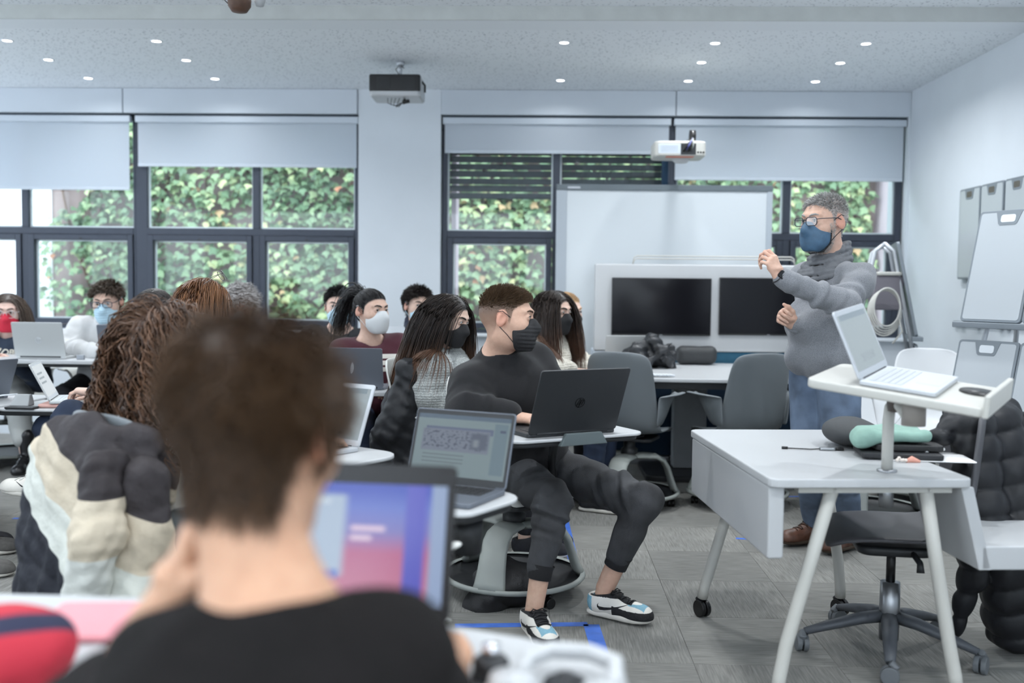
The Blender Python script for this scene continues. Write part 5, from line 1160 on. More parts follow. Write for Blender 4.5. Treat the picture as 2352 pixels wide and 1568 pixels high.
    def _eyes(s):
        for g in (-1, 1):
            c = np.array((g * .031, .0795, .0105)); n = 14; V = []; Fc = []; ir = []
            look = np.array((s.gaze[0] if hasattr(s, 'gaze') else 0, 1, s.gaze[1] if hasattr(s, 'gaze') else 0.0)); look = look / np.linalg.norm(look)
            for i in range(n + 1):
                th = PI * i / n
                for j in range(16):
                    ph = 2 * PI * j / 16; v = np.array((math.sin(th) * math.cos(ph), math.cos(th), math.sin(th) * math.sin(ph)))
                    V.append(c + v * .0140); ir.append(min(1, math.acos(max(-1, min(1, float(v @ look)))) / 0.72))
            for i in range(n):
                for j in range(16): Fc.append((i * 16 + j, i * 16 + (j + 1) % 16, (i + 1) * 16 + (j + 1) % 16, (i + 1) * 16 + j))
            me = qmesh('eye', s.WN(np.array(V)) - np.array(s.base), np.array(Fc)); attr(me, 'iris', ir)
            link('eye', me, eye_mat(s.iris), s.ob)
        # eyebrows and lashes
        m = mat('brow_' + '_'.join('%d' % (c * 200) for c in s.haircol), s.haircol, 0.7)
        for g in (-1, 1):
            b = MB(); pts = [(g * .010, .0985, .0285), (g * .022, .0985, .034), (g * .036, .0905, .0365), (g * .050, .0755, .030)]
            b.tube([s.W(p) - s.base for p in pts], [.0028 * s.hs, .0042 * s.hs, .0036 * s.hs, .0012 * s.hs], 6); b.build('eyebrow', m, s.ob, True)
            b = MB(); pts = [(g * .0185, .0905, .0108), (g * .024, .0940, .0155), (g * .031, .0948, .0168), (g * .039, .0915, .0150), (g * .0455, .0850, .0098)]
            b.tube([s.W(p) - s.base for p in pts], [.0006, .0013, .0016, .0016, .0008], 5); b.build('eyelash', mat('lash', (0.012, 0.01, 0.01), 0.6), s.ob, True)
    # ---------------- hair
    def _hair(s, V, Q, shade, m, tip=None, name='hair', parent=None):
        me = qmesh(name, V - np.array(s.base), Q); attr(me, 'shade', shade)
        if tip is not None: attr(me, 'tip', tip)
        return link(name, me, m, s.ob)
    def scalp(s, n, mask, seed=1):
        r = np.random.default_rng(seed); w = mask(s.hV) ; p = w / w.sum(); i = r.choice(len(w), n, p=p)
        return s.hV[i] + r.normal(0, .0012, (n, 3)), s.hN[i]
    def short_hair(s, m, n, length, comb, rad=0.0008, lift=0.6, mask=None, seed=1, S=4, rnd=0.25, name='hair', sides=3):
        r = np.random.default_rng(seed); p, nm = s.scalp(n, mask or s.hair_fn, seed)
        L = length(p) * r.uniform(0.7, 1.15, n); cb = comb(p); d = nm * lift + cb + r.normal(0, rnd, (n, 3)); d /= np.linalg.norm(d, axis=1, keepdims=True)
        t = np.linspace(0, 1, S)[None, :, None]; sag = cb - nm * (cb * nm).sum(1, keepdims=True)
        pts = p[:, None] - nm[:, None] * .001 + d[:, None] * (L[:, None, None] * t) + sag[:, None] * (L[:, None, None] * 0.35 * t * t)
        rd = rad * (1 - 0.6 * np.linspace(0, 1, S))[None] * r.uniform(0.7, 1.3, (n, 1))
        V, Q = strands(pts, rd, sides); sh = np.repeat(r.uniform(0, 1, n), S * sides)
        return s._hair(s.WN(V), Q, sh, m, name=name)
    def colliders(s, loose=0.0, hair=0.0):
        H = np.array(s.head); R = np.array(s.HR); hs = s.hs; c = []
        e = lambda cc, r: (lambda q, cc=s.WN(np.array(cc)), r=np.array(r) * hs: sd_ell(q, cc, r, R))
        c.append(e((0, -.012, .025), (.080 + hair, .101 + hair, .092 + hair))); c.append(e((0, .03, -.02), (.069, .064, .088)))
        co = lambda a, b, ra, rb: (lambda q, a=np.array(a), b=np.array(b): sd_cone(q, a, b, ra, rb)[0])
        c.append(co(s.W((0, -.02, -.05)), s.neck, .054, .058))
        for k in 'LR': c.append(co(s.neck - s.u * .03, s.sh[k], .06 + loose, .065 + loose))
        Rt = np.array(Matrix((s.s, s.f, s.u)).transposed())
        ch = np.array(s.neck - s.u * .17); c.append(lambda q: sd_ell(q, ch, np.array((.17 + loose, .115 + loose, .2)), Rt))
        for k, a in s.arms.items(): c.append(co(s.sh[k], a['e'], .06 + loose, .05 + loose))
        return c
    def mass(s, prims, h=0.006, disp=None, local=True):
        """soft hair volume under the strands, in head coordinates"""
        f = Field(h)
        for q in prims:
            if q[0] == 'e': f.ell(q[1], q[2], k=q[3] if len(q) > 3 else .02, op=q[4] if len(q) > 4 else 'u')
            else: f.cone(q[1], q[2], q[3], q[4], k=.025)
        if disp: f.disp.append(disp)
        V, Q = f.mesh(); return s.WN(V), Q
    def flow_hair(s, m, n, length, start, mask, grav=0.45, inert=0.75, noise=0.06, rad=0.0022, S=14, off=(.004, .014), cap=None, seed=3, bias=None,
                  loose=0.02, curl=0.0, cfreq=60, tip0=2.0, hair=0.0, name='hair', sides=3, extra=None, colmore=(), target=None, tw=0.0, guard=False):
        r = np.random.default_rng(seed); p, nm = s.scalp(n, mask, seed); R = np.array(s.HR)
        d0 = start(p, nm, r) @ R.T; root = s.WN(p); L = length(p, r)
        bs = None if bias is None else bias(p, r) @ R.T
        cl = s.colliders(loose, hair) + list(colmore)
        if guard: gc = s.WN(np.array((0, .095, -.025))); gr = np.array((.058, .055, .098)) * s.hs; cl.append(lambda q: sd_ell(q, gc, gr, R))
        pts = march(root, d0, L, S, cl, grav, inert, r.uniform(off[0], off[1], n), noise, seed, bs, None if target is None else s.WN(np.array(target)), tw)
        if curl:
            t = np.linspace(0, 1, S)[None, :]; ph = r.uniform(0, 6.28, (n, 1)) + cfreq * t * L[:, None] * r.uniform(0.8, 1.25, (n, 1)); am = curl * np.clip(t * 3, 0.15, 1) * r.uniform(0.6, 1.3, (n, 1))
            pts = pts + np.stack([am * np.cos(ph), am * np.sin(ph), am * 0.4 * np.sin(ph * 0.7)], -1)
        tt = np.linspace(0, 1, S)[None]; rd = rad * (0.75 + 0.5 * np.sin(PI * np.clip(tt * 1.1, 0, 1))) * (1 - 0.75 * np.clip((tt - 0.75) / 0.25, 0, 1)) * r.uniform(0.6, 1.4, (n, 1))
        V, Q = strands(pts, rd, sides); sh = np.repeat(r.uniform(0, 1, n), S * sides)
        tp = np.repeat(np.clip((tt * L[:, None] - tip0 * L[:, None]) / ((1 - tip0 + 1e-6) * L[:, None]), 0, 1).ravel(), sides) if tip0 < 1 else np.zeros(len(V))
        if cap is not None:
            cV, cQ = cap; V, Q = merge([(V, Q), (cV, cQ)]); sh = np.concatenate([sh, np.full(len(cV), 0.05)]); tp = np.concatenate([tp, np.zeros(len(cV))])
        return s._hair(V, Q, sh, m, tp, name)
    # ---------------- clothes
    def cloth_torso(s, f, loose=0.02, belly=0.0, hem=0.0, bust=0.0, k=0.05, sleeves=True, wr=0.004, cuff=None, sl=None, shoulder=0.0, armloose=None, hipx=0.0):
        u, sd, fw = s.u, s.s, s.f; L = (s.neck - s.hip).length; z = s.size; w = 0.92 if s.fem else 1.0
        R = np.array(Matrix((sd, fw, u)).transposed()); al = loose if armloose is None else armloose
        f.ell(s.hip + u * (.05 + hem), ((.155 * w) * z + loose + hipx, .115 * z + loose + hipx, .13), R, k=k)
        f.ell(s.hip + u * .40 * L + fw * belly * .55, (.145 * w * z + loose + belly * .3, .105 * z + loose + belly * .7, .15), R, k=k)
        f.ell(s.hip + u * .70 * L + fw * .005, (.158 * w * z + loose, .110 * z + loose, .16), R, k=k)
        if bust:
            for g in (-1, 1): f.ell(s.hip + u * .66 * L + fw * .085 + sd * g * .07, (.06, .05, .06), R, k=.04)
        for q in 'LR':
            f.cone(s.neck - u * .035, s.sh[q] - u * .005, .055 + loose * .5, .055 + loose * .6 + shoulder, k=k)
        if sleeves:
            for i, (q, a) in enumerate(s.arms.items()):
                d1 = (a['e'] - s.sh[q]); e = a['e']; we = a['w'] - (a['w'] - e).normalized() * (cuff if cuff is not None else 0.015)
                vec = (d1.normalized().cross(Vector((0.3, 0.7, 0.2))) * 28)
                f.cone(s.sh[q], e, .052 * z + al, .043 * z + al, k=.035, wr=(wr, 75, vec, (0.85, 0.45)))
                f.cone(e, we, .043 * z + al, (sl if sl is not None else .030 * z + al * .6), k=.03, wr=(wr * 0.9, 85, vec * 0.8, (0.2, 0.6)))
        return f
    def neck_cut(s, f, r=0.062, drop=0.0, fwd=0.012, k=.008):
        f.cone(s.neck + s.u * .12 + s.f * .03, s.neck + s.u * (-.005 - drop) + s.f * fwd, r + .02, r, k=k, op='s')
    def put(s, name, f, m, mats=None, sm=1, parent=None):
        V, Q = f.mesh()
        if sm: V = smooth_mesh(V, Q, sm, 0.4)
        return link(name, qmesh(name, V - np.array(s.base), Q), m, parent or s.ob)
    def top(s, m, name='sweater', loose=0.02, collar=0.055, collar_r=0.011, cm=None, drop=0.0, fold=0.004, seed=1, hemz=None, cuffs=True, **kw):
        f = Field(s.h); s.cloth_torso(f, loose, **kw)
        f.disp.append(wave(seed, 38, fold, 5, 0.8)); f.disp.append(wave(seed + 9, 70, fold * 0.22, 5))
        s.neck_cut(f, collar + .004, drop)
        o = s.put(name, f, m)
        if collar_r:
            b = MB(); c = s.neck + s.u * (.012 - drop) + s.f * (.012)
            pts = [c + s.s * math.cos(t) * (collar + .008) + s.f * math.sin(t) * (collar + .006) - s.u * (.016 * math.sin(t) + .004) - s.base for t in np.linspace(0, 2 * PI, 33)[:-1]]
            b.tube(pts, collar_r, 8, closed=True, flat=1.5); b.build('collar', cm or m, o, True)
        if cuffs:
            for q, a in s.arms.items():
                d = (a['w'] - a['e']).normalized(); p = a['w'] - d * .02 - s.base; b = MB(); r = (.030 * s.size + loose * .45)
                b.tube([p - d * .035, p - d * .015, p + d * .012, p + d * .018], [r * 1.02, r, r * .96, r * .8], 16, cap=False); b.build('cuff', cm or m, o, True)
        return o
    def trousers(s, m, loose=0.012, cut=0.06, fold=0.003, seed=2, name='trousers', ankle=.045, kn=.062):
        f = Field(s.h); up = Vector((0, 0, 1)); w = 1.0 if not s.fem else .95
        R = np.array(Matrix((s.ps, s.pf, up)).transposed())
        f.ell(s.hip + up * .03, (.156 * s.size * w + loose * .5, .116 * s.size + loose * .5, .12), R, k=.05)
        for i, (q, l) in enumerate(s.legs.items()):
            vec = Vector((12, 9, 17)) * (1 if i else -1)
            f.cone(l['h'], l['k'], .082 * s.size + loose, kn * s.size + loose, k=.04, wr=(fold, 70, vec * 2, (0.95, 0.35)))
            e = l['a'] + (l['k'] - l['a']).normalized() * cut
            f.cone(l['k'], e, kn * s.size + loose, ankle + loose * .6, k=.03, wr=(fold, 80, vec * 2, (0.05, 0.45)))
        f.disp.append(wave(seed, 45, fold * .8, 5))
        return s.put(name, f, m)
    # ---------------- face mask
    def mask(s, m, kind='surgical', strap=None, name='face_mask', strapm=None):
        f = Field(0.003 / s.hs); z = 0.0
        f.ell((0, .045, -.045), (.065, .068, .058), k=.02)
        f.cone((0, .096, .001), (0, .1145, -.030), .011, .017, k=.03)
        f.cone((-.014, .080, -.097), (.014, .080, -.097), .026, k=.03)
        f.ell((0, .045, -.072), (.060, .060, .046), k=.03)
        if kind == 'ffp':
            f.ell((0, .088, -.045), (.030, .036, .052), k=.03)
        if kind == 'surgical': f.disp.append(lambda p: 0.0011 * np.sin(p[:, 2] * 420) * sstep(p[:, 1], .04, .07) * sstep(-p[:, 2], .01, .03))
        f.disp.append(wave(5, 70, 0.0010, 4))
        Rb = np.array(frame(0, -6, 0))
        f.box((0, .098, -.055), (.078, .066 if kind != 'small' else .058, .062), R=Rb, rad=.02, k=.004, op='i')
        V, Q = f.mesh(); V = smooth_mesh(V, Q, 1, .3)
        o = link(name, qmesh(name, s.WN(V) - np.array(s.base), Q), m, s.ob)
        for g in (-1, 1):
            for pts in (([(g * .063, .040, -.008), (g * .076, .018, .012), (g * .086, -.006, .030), (g * .086, -.024, .026)]),
                        ([(g * .058, .040, -.090), (g * .072, .014, -.058), (g * .083, -.010, -.034), (g * .086, -.024, -.018)])):
                b = MB(); b.tube([s.W(p) - s.base for p in pts], .0016 * s.hs, 6); b.build('ear_loop', strapm or m, o, True)
        return o
    def glasses(s, m, rw=.050, rh=.036, y=.108, z=.007, rad=.0018, up=False, lens=True, shape=.012):
        root = bpy.data.objects.new('glasses', None); COL.objects.link(root); root.parent = s.ob
        T = (lambda p: s.W(p) - s.base) if not up else up
        for g in (-1, 1):
            b = MB(); pts = [T((g * .034 + x, y - abs(g * .034 + x) * .12, z + q)) for x, q in rrect(rw, rh, shape, 5)]
            b.tube(pts, rad * s.hs, 6, closed=True); b.build('rim', m, root, True)
            if lens:
                n = len(pts); obj('lens', pts, [tuple(range(n))], mat_lens(), root)
            b = MB(); b.tube([T((g * (.034 + rw / 2), y - .006, z + rh * .25)), T((g * .074, y - .02, z + rh * .3)), T((g * .0835, .01, z + .012)), T((g * .083, -.022, z - .0)), T((g * .081, -.034, z - .018))], rad * s.hs, 6); b.build('temple', m, root, True)
        b = MB(); b.tube([T((-.010, y - .001, z + .006)), T((0, y + .004, z + .009)), T((.010, y - .001, z + .006))], rad * s.hs, 6); b.build('bridge', m, root, True)
        root.name = 'glasses'; return root
    def shoes(s, fn):
        for q, l in s.legs.items():
            fr = frame(l['foot'], l['pitch']); M = Matrix.Translation(l['a'] - s.base - fr.col[2] * .09) @ fr.to_4x4()
            fn(s.ob, M, q)
def mat_lens():
    if 'spectacle_lens' in _M: return _M['spectacle_lens']
    m = bpy.data.materials.new('spectacle_lens'); m.use_nodes = True; _M['spectacle_lens'] = m; nt = m.node_tree; nt.nodes.clear()
    o = N(nt, 'OutputMaterial'); t = N(nt, 'BsdfTransparent'); t.inputs[0].default_value = (0.92, 0.95, 0.97, 1); g = N(nt, 'BsdfGlossy'); g.inputs['Roughness'].default_value = 0.02
    x = N(nt, 'MixShader'); x.inputs[0].default_value = 0.10; nt.links.new(t.outputs[0], x.inputs[1]); nt.links.new(g.outputs[0], x.inputs[2]); nt.links.new(x.outputs[0], o.inputs[0]); return m
# ------------------------------------------------------------------ shoes
_SHOE = {}
def shoe_shape(kind='low', h=.004):
    if (kind, h) in _SHOE: return _SHOE[(kind, h)]
    f = Field(h)
    f.cone((0, -.025, .055), (0, .06, .050), .036, .040, k=.03); f.cone((0, .06, .050), (0, .165, .036), .041, .034, k=.03)
    f.ell((0, .15, .030), (.046, .065, .036), k=.03); f.cone((0, -.01, .06), (0, .035, .075), .036, .032, k=.03)
    top = {'low': .095, 'high': .145, 'boot': .24}[kind]
    f.cone((0, -.012, .05), (0, -.014, top), .041, .043 if kind != 'boot' else .048, k=.03)
    f.box((0, .07, -.03), (.2, .3, .05), k=.004, op='s')
    if kind != 'boot': f.cone((0, -.010, top - .012), (0, -.004, top + .10), .031, .04, k=.006, op='s'); f.box((0, .0, top + .1), (.2, .3, .1), R=np.array(frame(0, -8)), k=.006, op='s')
    V, Q = f.mesh(); V = smooth_mesh(V, Q, 2, .4); _SHOE[(kind, h)] = (V, Q); return V, Q
def sole_outline(k=1.0):
    pts = [(.038, -.04), (.030, -.058), (0, -.066), (-.030, -.058), (-.038, -.04), (-.036, .04), (-.044, .12), (-.042, .165), (-.028, .197), (0, .212), (.03, .197), (.046, .16), (.047, .12), (.038, .04)]
    return [(x * k, y * k if y > 0 else y * (k + .05)) for x, y in pts]
def shoe_maker(kind, mats, sole, sole_h=.03, zones=None, lace=None, swoosh=None, h=.004):
    V, Q = shoe_shape(kind, h)
    cen = V[Q].mean(1); zi = zones(cen) if zones else np.zeros(len(Q), int)
    def fn(par, M, side):
        me = qmesh('shoe', V, Q); o = link('shoe', me, mats, par); o.matrix_local = M
        me.polygons.foreach_set('material_index', zi.astype(np.int32))
        b = MB(); po = sole_outline(1.02); n = len(po)
        b.add([(x, y, 0) for x, y in sole_outline(.97)] + [(x * 1.02, y, sole_h * .5) for x, y in po] + [(x, y, sole_h) for x, y in po],
              [tuple(range(n))[::-1], tuple(range(2 * n, 3 * n))] + [(r * n + i, r * n + (i + 1) % n, (r + 1) * n + (i + 1) % n, (r + 1) * n + i) for r in (0, 1) for i in range(n)])
        so = b.build('sole', sole, o); sm = so.modifiers.new('s', 'SUBSURF'); sm.levels = 1; sm.render_levels = 2; so.data.polygons.foreach_set('use_smooth', [True] * len(so.data.polygons))
        bv = BVHTree.FromPolygons([tuple(map(float, v)) for v in V], [tuple(map(int, q)) for q in Q])
        def surf(p, d, off=.0015):
            h = bv.ray_cast(Vector(p), Vector(d)); return (h[0] + h[1] * off) if h[0] is not None else None
        if lace:
            b = MB()
            for i in range(6):
                y = .125 - .016 * i; pts = []
                for x in np.linspace(-.024, .024, 7):
                    q = surf((x, y + (.004 if i % 2 else -.004) * x / .02, .3), (0, 0, -1), .003)
                    if q: pts.append(q)
                if len(pts) > 2: b.tube(pts, .0032, 6, flat=.6)
            top = surf((0, .04, .3), (0, 0, -1), .004)
            if top:
                for g in (-1, 1):
                    b.tube([top, top + Vector((g * .018, .012, .010)), top + Vector((g * .034, .018, .0)), top + Vector((g * .02, .004, -.002)), top], .0026, 6)
                    b.tube([top, top + Vector((g * .014, .02, .004)), top + Vector((g * .03, .034, -.012))], .0024, 6)
            b.build('laces', lace, o, True)
        if swoosh:
            for g in (-1, 1):
                U = [(-.046, .060), (-.05, .048), (-.038, .040), (-.015, .038), (.02, .046), (.085, .074), (.02, .054), (-.018, .050), (-.034, .053)]
                st = [(-.04, .066, .0), (-.047, .053, .007), (-.038, .045, .011), (-.018, .045, .0095), (.01, .051, .007), (.04, .059, .0045), (.075, .071, .001)]
                vs = []
                for (y, z, w) in st:
                    for dz in (w / 2 * 1.3, -w / 2 * 1.3):
                        q = surf((g * .2, y + .045, z + dz), (-g, 0, 0), .0012); vs.append(q if q else Vector((g * .04, y + .045, z)))
                obj('swoosh', vs, [(2 * i, 2 * i + 1, 2 * i + 3, 2 * i + 2) for i in range(len(st) - 1)], swoosh, o, True)
        return o
    return fn
# ================================================================== the cast
UP = Vector((0, 0, 1))
M_BLACKMASK = mat('black_mask_fabric', (0.012, 0.012, 0.014), 0.75, bump=0.2, bscale=300)
M_BLUEMASK = mat('pale_blue_mask_fabric', C8(178, 208, 224), 0.8, var=0.05, scale=90)
M_WHITEMASK = mat('white_mask_fabric', C8(205, 208, 210), 0.8)
M_SHOEBLACK = mat('black_suede', (0.012, 0.012, 0.014), 0.85, var=0.3, scale=150, bump=0.3)
M_SHOEWHITE = mat('white_leather', C8(226, 222, 214), 0.5, var=0.04, scale=30)
M_SHOEBLUE = mat('pale_blue_suede', C8(128, 172, 190), 0.85, var=0.08, scale=120, bump=0.25)
M_SOLEWHITE = mat('white_rubber', C8(216, 212, 204), 0.6, var=0.08, scale=20)
M_LACEBLACK = mat('black_lace', (0.015, 0.015, 0.017), 0.8)
M_DENIM = mat('blue_denim', C8(98, 114, 136), 0.85, var=0.38, scale=7, bump=0.25, bscale=400)
M_DENIMDARK = mat('dark_blue_denim', C8(38, 50, 72), 0.85, var=0.2, scale=12, bump=0.25, bscale=400)
M_BLACKDENIM = mat('washed_black_denim', C8(60, 61, 64), 0.85, var=0.55, scale=6, bump=0.3, bscale=420)
M_DARKCLOTH = mat('dark_cloth', (0.02, 0.021, 0.026), 0.9, var=0.2, scale=60, bump=0.2, bscale=300)

def ribbed(name, col, freq=260):
    if name in _M: return _M[name]
    m = mat(name, col, 0.9); nt, b = nodes(m)
    tc = N(nt, 'TexCoord'); w = N(nt, 'TexWave'); w.bands_direction = 'X'; w.inputs['Scale'].default_value = freq; w.inputs['Distortion'].default_value = 2.0
    bp = N(nt, 'Bump'); bp.inputs['Strength'].default_value = 0.5; bp.inputs['Distance'].default_value = 0.002
    nt.links.new(tc.outputs['Object'], w.inputs[0]); nt.links.new(w.outputs['Fac'], bp.inputs['Height']); nt.links.new(bp.outputs[0], b.inputs['Normal']); return m
def melange(name, c1, c2, scale=330, bump=0.35, knit=0.0, kscale=70):
    if name in _M: return _M[name]
    m = mat(name, c1, 0.95, sheen=0.15); nt, b = nodes(m)
    tc = N(nt, 'TexCoord'); n = N(nt, 'TexNoise'); n.inputs['Scale'].default_value = scale; n.inputs['Detail'].default_value = 2
    r = N(nt, 'ValToRGB'); r.color_ramp.elements[0].position = 0.38; r.color_ramp.elements[0].color = (*c1, 1); r.color_ramp.elements[1].position = 0.62; r.color_ramp.elements[1].color = (*c2, 1)
    bp = N(nt, 'Bump'); bp.inputs['Strength'].default_value = bump; bp.inputs['Distance'].default_value = 0.003
    nt.links.new(tc.outputs['Object'], n.inputs['Vector']); nt.links.new(n.outputs['Fac'], r.inputs[0]); nt.links.new(r.outputs[0], b.inputs['Base Color'])
    if knit:
        w = N(nt, 'TexWave'); w.bands_direction = 'Z'; w.inputs['Scale'].default_value = kscale; w.inputs['Distortion'].default_value = 3; w.inputs['Detail'].default_value = 2; w.inputs['Detail Scale'].default_value = 3
        nt.links.new(tc.outputs['Object'], w.inputs[0]); nt.links.new(w.outputs['Fac'], bp.inputs['Height'])
    else: nt.links.new(n.outputs['Fac'], bp.inputs['Height'])
    nt.links.new(bp.outputs[0], b.inputs['Normal']); return m

def dunk_zones(c):
    z = np.zeros(len(c), int); y, h, x = c[:, 1], c[:, 2], np.abs(c[:, 0])
    z[:] = 1                                                        # white quarter
    z[(y > .095) & (h < .052)] = 0                                  # black toe rand
    z[(y > .12) & (h > .040) & (h < .075) & (x < .030) & (y < .19)] = 2         # blue toe box
    z[(y > .02) & (x < .026) & (h > .062) & (y < .135)] = 0         # black tongue and lace stay
    z[(h > .088)] = 0                                               # black collar
    z[(y < -.028) & (h < .085)] = 2                                 # blue heel
    z[(y > .06) & (y < .12) & (x > .020) & (h < .062 - (y - .06) * .2)] = 0
    return z
dunk = shoe_maker('low', [M_SHOEBLACK, M_SHOEWHITE, M_SHOEBLUE], M_SOLEWHITE, .034, dunk_zones, M_LACEBLACK, M_SHOEBLACK, .0021)
brown_shoe = shoe_maker('low', [mat('brown_leather', C8(92, 60, 46), 0.45, var=0.35, scale=25, bump=0.2)], mat('brown_sole', C8(70, 58, 48), 0.8), .03, None, mat('brown_lace', C8(60, 44, 36), 0.8))
white_sneaker = shoe_maker('high', [M_SHOEWHITE], M_SOLEWHITE, .034, None, mat('white_lace', C8(225, 225, 220), 0.8), M_SHOEBLACK)
black_sneaker = shoe_maker('high', [mat('black_canvas', (0.014, 0.014, 0.018), 0.9)], M_SOLEWHITE, .032, None, M_LACEBLACK)
grey_sneaker = shoe_maker('low', [mat('grey_suede', C8(86, 84, 82), 0.9, var=0.15, scale=60), mat('dark_mesh', C8(40, 42, 46), 0.9)], M_SOLEWHITE, .036, lambda c: ((c[:, 1] > .0) & (c[:, 1] < .1)).astype(int), M_LACEBLACK)
black_boot = shoe_maker('boot', [mat('black_leather', (0.012, 0.012, 0.014), 0.3)], mat('black_rubber', (0.02, 0.02, 0.02), 0.7), .035, None, M_LACEBLACK)
plain_shoe = shoe_maker('low', [M_DARKCLOTH], M_SOLEWHITE, .03, None, M_LACEBLACK)

def cast_seated_man():
    s = Person('young man with cropped brown hair, black sweatshirt and black mask at a black laptop',
               (-.04, 4.14, .55), 138, P(1165, 733, 3.92), (97, 2, 2), skin=(0.62, 0.40, 0.30), hair=(0.075, 0.045, 0.028), cyaw=136, h=.006, hh=.0025, neck=P(1146, 812, 4.0), iris=(.10, .12, .11), hs=1.03)
    s.gaze = (.1, .0)
    s.sh['L'] -= UP * .055; s.sh['R'] -= UP * .015
    s.arm('R', P(1172, 954, 3.76), elbow=P(1076, 942, 3.80), hdir=(1, -.25, -.1), palm=(0, -.1, 1)).arm('L', P(1300, 948, 3.84), elbow=P(1262, 935, 4.08), hdir=(.6, -.8, -.1))
    s.leg('R', P(1226, 1402, 3.73), knee=P(1268, 1148, 3.80), foot=162).leg('L', P(1386, 1362, 3.90), knee=P(1478, 1150, 3.86), foot=121)
    s.hair_fn = lambda p: hairline(p, 0.004, .012) * (0.30 + 0.6 * sstep(p[:, 2], -.05, .05))
    s.body()
    hm = hair_mat('hair_brown_crop', (0.055, 0.032, 0.018), (0.17, 0.105, 0.06))
    full = lambda p: hairline(p, .004, .006)
    s.short_hair(hm, 5200, lambda p: .0035 + .022 * sstep(p[:, 2], .035, .085) + .010 * sstep(p[:, 2], .06, .09) * sstep(p[:, 1], .0, .08), lambda p: np.tile(np.array((0, .55, .12)), (len(p), 1)), .0011, .75, mask=lambda p: full(p) * (.002 + sstep(p[:, 2], .02, .06)), S=4, rnd=.22)
    sw = mat('black_fleece', C8(23, 23, 26), 0.95, var=0.12, scale=120, bump=0.25, bscale=500, sheen=0.1)
    s.top(sw, loose=.042, fold=.006, collar=.066, collar_r=.010, cm=ribbed('black_rib', C8(26, 26, 28)), wr=.007, cuffs=True, seed=4, drop=-.004)
    tr = s.trousers(M_BLACKDENIM, .014, .165, .0075, ankle=.042, kn=.056)
    for q, l in s.legs.items():
        d = (l['k'] - l['a']).normalized(); p = l['a'] + d * .140 - s.base; b = MB(); b.tube([p - d * .022, p - d * .02, p + d * .02, p + d * .035], [.042, .046, .048, .053], 18, cap=False)
        b.build('ankle_cuff', ribbed('black_denim_rib', C8(40, 40, 42), 330), tr, True)
    s.mask(M_BLACKMASK, 'surgical'); s.shoes(dunk); return s

